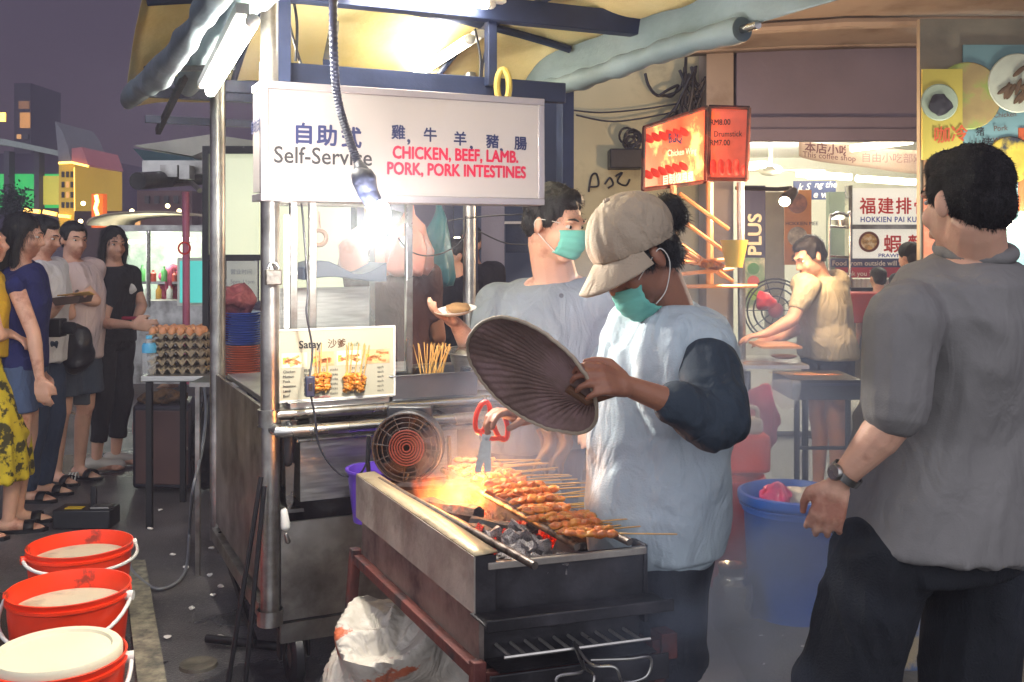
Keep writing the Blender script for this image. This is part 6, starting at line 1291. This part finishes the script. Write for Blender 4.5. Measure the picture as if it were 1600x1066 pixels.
# ---- seated person, dark shirt
J = skel((wx(712, 6.3), 6.3), 215, 1.5); J['base'] = V((wx(712, 6.3), 6.3, 0)); dz = W(0, 400, 6.3).z-J['head'].z
for k in list(J): 
    if isinstance(J[k], V) and k not in ('f', 'r', 'base', 'knL', 'knR', 'anL', 'anR'): J[k] = J[k]+Z3*dz
for k in 'LR': J['kn'+k] = J['hp'+k]+J['f']*.38; J['an'+k] = V((J['kn'+k].x, J['kn'+k].y, .07))
J['knL'].z = J['knR'].z = J['hip'].z
sd_ = person('dark haired diner in black shirt sitting behind the turquoise bag', J)
body(J, [], .014, sd_, SKIN); hair_short(J, sd_, .011); shirt(J, sd_, cloth('black_shirt', '#181a26'), J['hip'].z-.03, .8, .02, .014); trousers(J, sd_, cloth('dark_trousers', ''), vox=.014)
m = MB(); c = V((J['hip'].x, J['hip'].y, J['hip'].z-.14)); m.box(c, .4, .4, .03); [m.box(V((c.x+a, c.y+b, c.z/2)), .03, .03, c.z-.03) for a in (-.17, .17) for b in (-.17, .17)]; one('stool', m, M('red_stool', '#8a2620', .5), 'plastic stool under the black shirted diner', 'stool', base=V((c.x, c.y, 0)))
J = skel((wx(738, 7.0), 6.95), 250, 1.62); p2_ = person('small dark haired figure standing beside the pale column', J); body(J, [], .016, p2_, SKIN); hair_short(J, p2_, .012); shirt(J, p2_, cloth('black_shirt', ''), J['hip'].z-.05, .8, .02, .016); trousers(J, p2_, cloth('dark_trousers', ''), vox=.016)

# ---- stall worker in tan shirt
J = skel((wx(1285, 6.0), 6.05), 196, 1.62)
J['head'] = W(1265, 402, 5.95); J['neck'] = W(1282, 432, 6.02); J['chest'] = W(1288, 480, 6.03); J['hip'] = W(1292, 550, 6.05)
J['shL'] = W(1262, 445, 5.86); J['shR'] = W(1300, 440, 6.2); J['elL'] = W(1238, 500, 5.78); J['wrL'] = W(1196, 522, 5.72); J['elR'] = W(1250, 512, 6.1); J['wrR'] = W(1215, 530, 5.95)
J.update(hyaw=200, hpitch=28, g=1.1, hs=1.02); 
for k, s in (('L', -1), ('R', 1)): J['hp'+k] = J['hip']+J['r']*s*.09-Z3*.02; J['kn'+k] = V((J['hp'+k].x, J['hp'+k].y, .45)); J['an'+k] = V((J['hp'+k].x, J['hp'+k].y, .07))
wk_ = person('stall worker in tan T-shirt bending over the orange lit table', J)
body(J, [dict(wr=J['wrL'], d=V((-1, 0, -.15)), n=V((0, 0, -1)), side=V((0, 1, 0)), curl=.35), dict(wr=J['wrR'], d=V((-1, 0, 0)), n=V((0, 0, -1)), side=V((0, -1, 0)), curl=.4)], .009, wk_, SKIN)
eyes(J, wk_); hair_short(J, wk_, .009); shirt(J, wk_, cloth('tan_tshirt', '#b3a98e'), J['hip'].z-.03, .75, .032, .010, .012, ph=9)
trousers(J, wk_, cloth('navy_shorts', '#232a40'), hem=.62, name='shorts', w1=.075)
# diners deep in the food court
for i, (px, py, Y, yaw, lb) in enumerate(((1424, 405, 7.8, 120, 'person in a black cap mostly hidden behind the man in grey'), (1373, 440, 8.2, 100, 'small far diner with dark hair before the kiosk counter'))):
    h_ = W(0, py, Y).z+.12; J = skel((wx(px, Y), Y), yaw, max(1.3, h_)); pr_ = person(lb, J); body(J, [], .014, pr_, SKIN); hr = hair_short(J, pr_, .01)
    shirt(J, pr_, cloth('slate_shirt', '#3c4350'), J['hip'].z-.05, .8, .02, .014); trousers(J, pr_, cloth('dark_trousers', ''), vox=.014)
    if i == 0:
        R, s, P = headM(J); m = MB().ell(P(0, -.01, .06), (.092*s, .105*s, .085*s), R, 20, 14); build('cap', m, cloth('black_cap', '#15161c'), pr_)

# ---- man in grey polo at the right, back to the camera
J = skel((.98, 2.32), 146, 1.70)
J['head'] = W(1508, 318, 2.26); J['neck'] = W(1524, 400, 2.30); J['chest'] = W(1510, 560, 2.34); J['hip'] = W(1462, 850, 2.34)
J['shL'] = W(1410, 500, 2.14); J['shR'] = W(1612, 470, 2.52); J['elL'] = W(1398, 655, 2.10); J['wrL'] = W(1312, 752, 2.16); J['elR'] = W(1690, 640, 2.6); J['wrR'] = W(1660, 780, 2.7)
J.update(hyaw=114, hpitch=6, g=1.2, hs=1.0, nk=1.2)
J['hpL'] = W(1378, 880, 2.28); J['hpR'] = W(1532, 880, 2.44); J['knL'] = V((wx(1318, 2.35), 2.35, .47)); J['anL'] = V((wx(1345, 2.5), 2.55, .10)); J['knR'] = V((wx(1512, 2.44), 2.44, .47)); J['anR'] = V((wx(1500, 2.4), 2.36, .08)); J['toe'] = 125
pm_ = person('man in grey short sleeved shirt and dark trousers walking away at right', J)
body(J, [dict(wr=J['wrL'], d=V((-.35, .05, -1)), n=V((.35, .75, -.1)), side=V((-.5, .7, 0)), curl=.5, s=.94, spread=.16), dict(wr=J['wrR'], d=V((0, 0, -1)), n=V((-1, 0, 0)), side=V((0, 1, 0)), curl=.3)], .0048, pm_, SKIN, armr=.95)
eyes(J, pm_)
R, s, P = headM(J); m = MB(); e_ = lambda c, r: m.ell(P(*c), [q*s for q in r], R, 24, 16)
e_((0, -.022, .046), (.080, .096, .083)); e_((0, -.052, -.005), (.074, .060, .068)); e_((0, .03, .083), (.056, .055, .043))
for k in (-1, 1): e_((k*.070, .015, .03), (.013, .026, .036)); e_((k*.060, -.035, .02), (.020, .042, .055))
tufts(m, M('grey_black_hair', '#191618', .5, 0, .6, 60, .8, 220, stretch=(3, 3, 1), col2='#3a3432', c2s=60, c2t=.6), pm_, .0055, .004, 1, 14000, .009, .35, .6)
PL = cloth('grey_polo', '#7f7c7a', bump=.15, bs=260, wr=.22, col2='#6d6a69', c2s=3, c2t=.6, c2w=.15)
def px_(m):
    a, e = J['shL'], J['elL']; m.cone(a, .080, a.lerp(e, .85), .074)
    m.loft([(W(1452, 846, 2.34), V((.22, .03, -.02)), V((-.03, .195, 0))), (W(1462, 780, 2.34), V((.215, .03, -.01)), V((-.03, .19, 0))), (W(1485, 660, 2.34), V((.20, .05, 0)), V((-.05, .155, 0))), (W(1502, 540, 2.34), V((.19, .07, 0)), V((-.07, .14, 0)))], n=30)
shirt(J, pm_, PL, W(0, 850, 2.34).z, .8, .026, .006, .010, extra=px_, ph=12, slr=1.4)
m = MB().tube(curve_pts([J['neck']+V((.074*cos(t), .070*sin(t), .012+.016*sin(t))) for t in [2*pi*i/16 for i in range(17)]], 2), .019, 8, cap=False); blob('collar', m, PL, pm_, .006, 3)
trousers(J, pm_, cloth('black_trousers', '#12161d', bump=.4, wr=.25), w0=.094, w1=.080, vox=.008, amp=.010)
ax_ = (J['elL']-J['wrL']).normalized(); wx1, wy1 = MB().frame(ax_); wc_ = J['wrL']+ax_*.022; m = MB().lathe([(.032, -.008), (.035, -.008), (.035, .008), (.032, .008)], wc_, 30, ax_, close=True); wt = build('wristwatch_band', m, STEEL, pm_)
build('watch_case', MB().lathe([(0, .006), (.015, .006), (.018, .002), (.018, -.004), (0, -.004)], wc_+V((-.85, -.5, .2)).normalized()*.035, 20, V((-.85, -.5, .2))), STEEL, wt)

# ---- the queue on the left
def queue(): pass
DEN = cloth('denim', '#2c3a52', var=.2); BLK = cloth('black_cloth', '#14151e')
# B: woman in navy top and denim shorts
g_ = G(46, 825); J = skel((g_.x-.05, g_.y), 14, 1.66); J['hyaw'] = 10; J['hpitch'] = 12; J['g'] = 1.0
b_ = J['base']; J['elR'] = W(52, 520, g_.y-.2); J['wrR'] = W(62, 590, g_.y-.22); J['shR'] = W(24, 448, g_.y-.16)
pB = person('woman with long black hair, navy sleeveless top and denim shorts in the queue', J)
body(J, [dict(wr=J['wrR'], d=V((.15, 0, -1)), n=V((0, 1, 0)), side=V((1, 0, 0)), curl=.35), dict(wr=J['wrL'], d=V((.1, 0, -1)), n=V((0, -1, 0)), side=V((1, 0, 0)), curl=.35)], .009, pB, SKIN)
eyes(J, pB); hair_long(J, pB, .26); shirt(J, pB, cloth('navy_top', '#151d58'), J['hip'].z-.02, .12, .016, .010, .009, ph=3)
trousers(J, pB, cloth('pale_denim', '#46587a'), hem=.62, name='shorts', w1=.078)
for k in 'LR': sandal(J, pB, k, BLACKM)
# A: person in yellow floral dress at the edge
g_ = G(-18, 838); J = skel((g_.x-.03, g_.y), 10, 1.62)
J['shR'] = W(-30, 430, g_.y-.1); J['elR'] = W(-4, 525, g_.y-.12); J['wrR'] = W(14, 520, g_.y)
pA = person('person in yellow top and yellow floral skirt cut by the left photo edge', J)
body(J, [dict(wr=J['wr'+k], d=V((.6, 0, -.3)), n=V((0, 0, -1)), side=V((0, 1, 0)), curl=.35) for k in 'LR'], .011, pA, SKIN); hair_long(J, pA, .2, .011)
shirt(J, pA, cloth('yellow_top', '#c49a1c'), J['hip'].z+.02, .5, .018, .011, .008, ph=8)
m = MB(); c = J['hip']; m.loft([(V((c.x+.02, c.y, .30)), V((.20, 0, 0)), V((0, .22, 0))), (V((c.x+.01, c.y, .55)), V((.19, 0, 0)), V((0, .20, 0))), (V((c.x, c.y, .80)), V((.14, 0, 0)), V((0, .16, 0))), (V((c.x, c.y, .95)), V((.11, 0, 0)), V((0, .14, 0)))])
blob('skirt', m, M('floral_skirt', '#c4ac1e', .8, 0, .2, 9, .2, col2='#3a3410', c2s=15, c2t=.52, c2w=.03), pA, .010, 3, folds(.02, 10, 1.5))
for k in 'LR': sandal(J, pA, k, BLACKM)
# C: man in white tee and jeans
g_ = G(84, 782); J = skel((g_.x-.10, g_.y+.05), -5, 1.66); J['hpitch'] = 18; J['g'] = 1.05
J['elR'] = W(74, 492, g_.y-.12); J['wrR'] = W(98, 470, g_.y-.15); J['shR'] = W(58, 425, g_.y-.1); J['elL'] = J['shL']+V((.08, 0, -.28)); J['wrL'] = W(100, 472, g_.y+.25)
pC = person('man in white T-shirt and blue jeans holding a food tray in the queue', J)
body(J, [dict(wr=J['wrR'], d=V((1, 0, .1)), n=V((0, .1, 1)), side=V((0, -1, .3)), curl=.35), dict(wr=J['wrL'], d=V((1, 0, 0)), n=V((0, 0, 1)), side=V((0, -1, 0)), curl=.3)], .010, pC, SKIN)
eyes(J, pC); hair_short(J, pC, .01); shirt(J, pC, cloth('white_tshirt', '#d8d6d6'), J['hip'].z-.06, .6, .02, .010, .010, ph=5); trousers(J, pC, DEN)
for k in 'LR': sandal(J, pC, k, BLACKM)
m = tray2 = MB().prism([W(78, 466, 5.75), W(126, 462, 5.75), W(122, 474, 5.75), W(86, 478, 5.75)], V((0, .18, 0))); one('food_tray', m, M('brown_tray', '#4c3a30', .5), 'small brown tray of snacks held by the man in jeans', 'tray')
for i in range(5): one('satay_stick', MB().tube([W(90+i*6, 462, 5.8), W(140+i*2, 456+i, 5.7)], .004, 6), WOOD, 'satay stick lying on the brown tray held in the queue', 'stick', group='sticks on the brown tray')
m = MB(); c = W(80, 512, 5.7); m.box(c, .14, .09, .10); m.lathe([(0, 0), (.035, 0), (.035, .06), (0, .06)], c+V((.07, 0, 0)), 18, V((1, 0, -.1))); one('camera', m, BLACKM, 'black camera hanging at the waist of the man in jeans', 'camera', bevel=.006)
# D: man in pale pink tee, arms folded, grey shorts
g_ = G(112, 752); J = skel((g_.x, g_.y), -25, 1.64); J['g'] = 1.15; J['hpitch'] = 8; J['hyaw'] = -40
J['shR'] = W(108, 428, g_.y-.14); J['elR'] = W(148, 470, g_.y-.12); J['wrR'] = W(112, 462, g_.y-.2); J['elL'] = W(150, 470, g_.y+.2); J['wrL'] = W(120, 484, g_.y-.05)
pD = person('man in pale pink T-shirt and grey shorts with folded arms and watch in the queue', J)
body(J, [dict(wr=J['wrR'], d=V((-1, .1, .1)), n=V((0, 1, 0)), side=V((0, 0, 1)), curl=.4), dict(wr=J['wrL'], d=V((-1, -.1, 0)), n=V((0, 1, 0)), side=V((0, 0, 1)), curl=.4)], .010, pD, SKIN)
eyes(J, pD); hair_short(J, pD, .01); shirt(J, pD, cloth('pink_tshirt', '#dcc6c2'), J['hip'].z-.08, .6, .02, .010, .010, belly=.3, ph=7); trousers(J, pD, cloth('grey_shorts', '#3a4452'), hem=.55, name='shorts', w1=.085)
for k in 'LR':
    sandal(J, pD, k, BLACKM)
t_ = fw(10); a = J['anR']
for q in range(3): build('stripe', MB().sheet(lambda s_, z, q=q: V((a.x, a.y, 0))+t_*(.08+.018*q+.009*z)+rt(10)*(.048*cos(pi*s_))+Z3*(.022+.045*sin(pi*s_)), 10, 1), WHITEP, pD, solid=.002)
m = MB().tube([J['wrR'].lerp(J['elR'], .25)+V((0, .036*cos(t), .036*sin(t))) for t in [2*pi*i/20 for i in range(21)]], .009, 8, cap=False); build('wristwatch', m, STEELD, pD)
one('shoulder_bag', lumpy(W(118, 545, 6.15), (.11, .08, .15), .03, 10), M('black_leather', '#14141c', .35, 0, .2, 9, .3), 'black leather bag held against the hip of the man in shorts', 'bag', ang=180)
one('paper_bag', MB().box(W(130, 600, 6.5), .10, .08, .26), M('grey_bag', '#4a5058', .7), 'grey bag hanging behind the man in grey shorts', 'bag', bevel=.01)
# E: woman in black reaching for the bottle
g_ = G(172, 733); J = skel((g_.x, g_.y), -20, 1.63); J['hpitch'] = 10; J['hyaw'] = -48; J['toe'] = 10
J['shR'] = W(178, 440, g_.y-.12); J['elR'] = W(160, 505, g_.y-.25); J['wrR'] = W(206, 508, g_.y-.45); J['shL'] = W(205, 430, g_.y+.15); J['elL'] = W(222, 478, g_.y+.1); J['wrL'] = W(212, 500, g_.y-.1)
J['neck'] = W(178, 412, g_.y); J['head'] = W(178, 382, g_.y-.01)
pE = person('long haired woman in black T-shirt, black trousers and white sneakers reaching for a bottle', J)
body(J, [dict(wr=J['wrR'], d=V((1, -.2, 0)), n=V((.1, .9, -.1)), side=V((0, 0, 1)), curl=.35), dict(wr=J['wrL'], d=V((.5, -.8, 0)), n=V((0, 0, 1)), side=V((1, 0, 0)), curl=.3)], .009, pE, SKIN)
eyes(J, pE); hair_long(J, pE, .22); shirt(J, pE, cloth('black_tee', '#17181f'), J['hip'].z+.0, .62, .022, .010, .010, ph=11)
build('shirt_print', lumpy(W(206, 452, g_.y-.05), (.03, .01, .035), .008, 30), WHITEP, pE); trousers(J, pE, BLK, cuff=.20, w0=.105, w1=.062)
for k in 'LR':
    a = J['an'+k]; t_ = fw(20); c = V((a.x, a.y, 0)); m = MB(); m.cone(c-t_*.04+Z3*.055, .044, c+t_*.04+Z3*.05, .042); m.cone(c+t_*.04+Z3*.045, .042, c+t_*.15+Z3*.035, .032); blob('sneaker', m, M('white_leather', '#b8b2a8', .5), pE, .007, 3)
one('wallet', MB().box(W(208, 497, 6.5), .13, .05, .02), M('magenta_wallet', '#8a1838', .5), 'magenta purse in the hand of the woman in black', 'purse', bevel=.004)
# vendor with pink cap in the far kiosk
J = skel((wx(268, 10.6), 10.6), 190, 1.5); J['head'].z = W(0, 440, 10.6).z; J['neck'].z = J['head'].z-.13
pV = person('vendor with a pink cap and pink shirt inside the distant kiosk', J); body(J, [], .018, pV, SKIN); hair_short(J, pV, .014); shirt(J, pV, cloth('pink_shirt', '#b8546c'), .7, .8, .02, .018); trousers(J, pV, cloth('dark_trousers', ''), vox=.018)
R, s, P = headM(J); build('cap', MB().ell(P(0, 0, .06), (.1*s, .13*s, .08*s), R), cloth('pink_cap', '#c84a78'), pV)

# ---------------------------------------------------------------- smoke drifting over the grill
SMO = bpy.data.materials.new('smoke'); SMO.use_nodes = True; _n = SMO.node_tree; _n.nodes.clear()
_o = _n.nodes.new('ShaderNodeOutputMaterial'); _p = _n.nodes.new('ShaderNodeVolumePrincipled'); _c = _n.nodes.new('ShaderNodeTexCoord'); _no = _n.nodes.new('ShaderNodeTexNoise'); _no.inputs['Scale'].default_value = 2.6; _no.inputs['Detail'].default_value = 3; _no.inputs['Distortion'].default_value = .6
_g = _n.nodes.new('ShaderNodeTexGradient'); _g.gradient_type = 'SPHERICAL'; _mp = _n.nodes.new('ShaderNodeMapping'); _n.links.new(_c.outputs['Object'], _mp.inputs[0]); _n.links.new(_mp.outputs[0], _g.inputs[0])
_n.links.new(_c.outputs['Object'], _no.inputs[0]); _r = _n.nodes.new('ShaderNodeMapRange'); _r.inputs[1].default_value = .43; _r.inputs[2].default_value = .74; _n.links.new(_no.outputs[0], _r.inputs[0])
_m = _n.nodes.new('ShaderNodeMath'); _m.operation = 'MULTIPLY'; _n.links.new(_r.outputs[0], _m.inputs[0]); _n.links.new(_g.outputs[0], _m.inputs[1]); _m2 = _n.nodes.new('ShaderNodeMath'); _m2.operation = 'MULTIPLY'; _m2.inputs[1].default_value = 6
_n.links.new(_m.outputs[0], _m2.inputs[0]); _n.links.new(_m2.outputs[0], _p.inputs['Density']); _p.inputs['Color'].default_value = (.60, .71, .98, 1); _p.inputs['Anisotropy'].default_value = .1; _n.links.new(_p.outputs[0], _o.inputs['Volume'])
_mp.inputs['Scale'].default_value = (1/.92, 1/.72, 1/.9)
sm = tag(build('smoke', MB().ell(V((0, 0, 0)), (.94, .76, .94), n=24, m=14), SMO), 'pale blue smoke drifting up from the charcoal grill around the cook', 'smoke', kind='stuff'); sm.location = V((.62, 2.76, .76))

# thin smoke volume added round the hanging bulb to make its glare halo
HALO = SMO.copy(); HALO.name = 'bulb_halo'
for q in HALO.node_tree.nodes:
    if q.type == 'MAPPING': q.inputs['Scale'].default_value = (1/.32, 1/.32, 1/.32)
    if q.type == 'MATH' and not q.inputs[1].is_linked: q.inputs[1].default_value = .14
    if q.type == 'MAP_RANGE': q.inputs[1].default_value = .2; q.inputs[2].default_value = .7
    if q.type == 'PRINCIPLED_VOLUME': q.inputs['Color'].default_value = (.85, .88, .95, 1)
halo = tag(build('smoke', MB().ell(V((0, 0, 0)), (.42, .42, .42), n=20, m=12), HALO), 'thin added smoke volume making the glare halo round the bare bulb', 'smoke', kind='stuff'); halo.location = bp_
# ---------------------------------------------------------------- the hazy, smoky night air
HZ = bpy.data.materials.new('haze'); HZ.use_nodes = True; _n = HZ.node_tree; _n.nodes.clear()
_o = _n.nodes.new('ShaderNodeOutputMaterial'); _p = _n.nodes.new('ShaderNodeVolumePrincipled'); _n.links.new(_p.outputs[0], _o.inputs['Volume'])
_p.inputs['Density'].default_value = .007; _p.inputs['Color'].default_value = (.70, .68, .88, 1); _p.inputs['Anisotropy'].default_value = .2
tag(build('haze', MB().ob(V((-60, -8, -1)), V((120, 0, 0)), V((0, 90, 0)), Z3*22), HZ), 'thin bluish smoke haze hanging in the night air over the whole street', 'haze', kind='stuff')
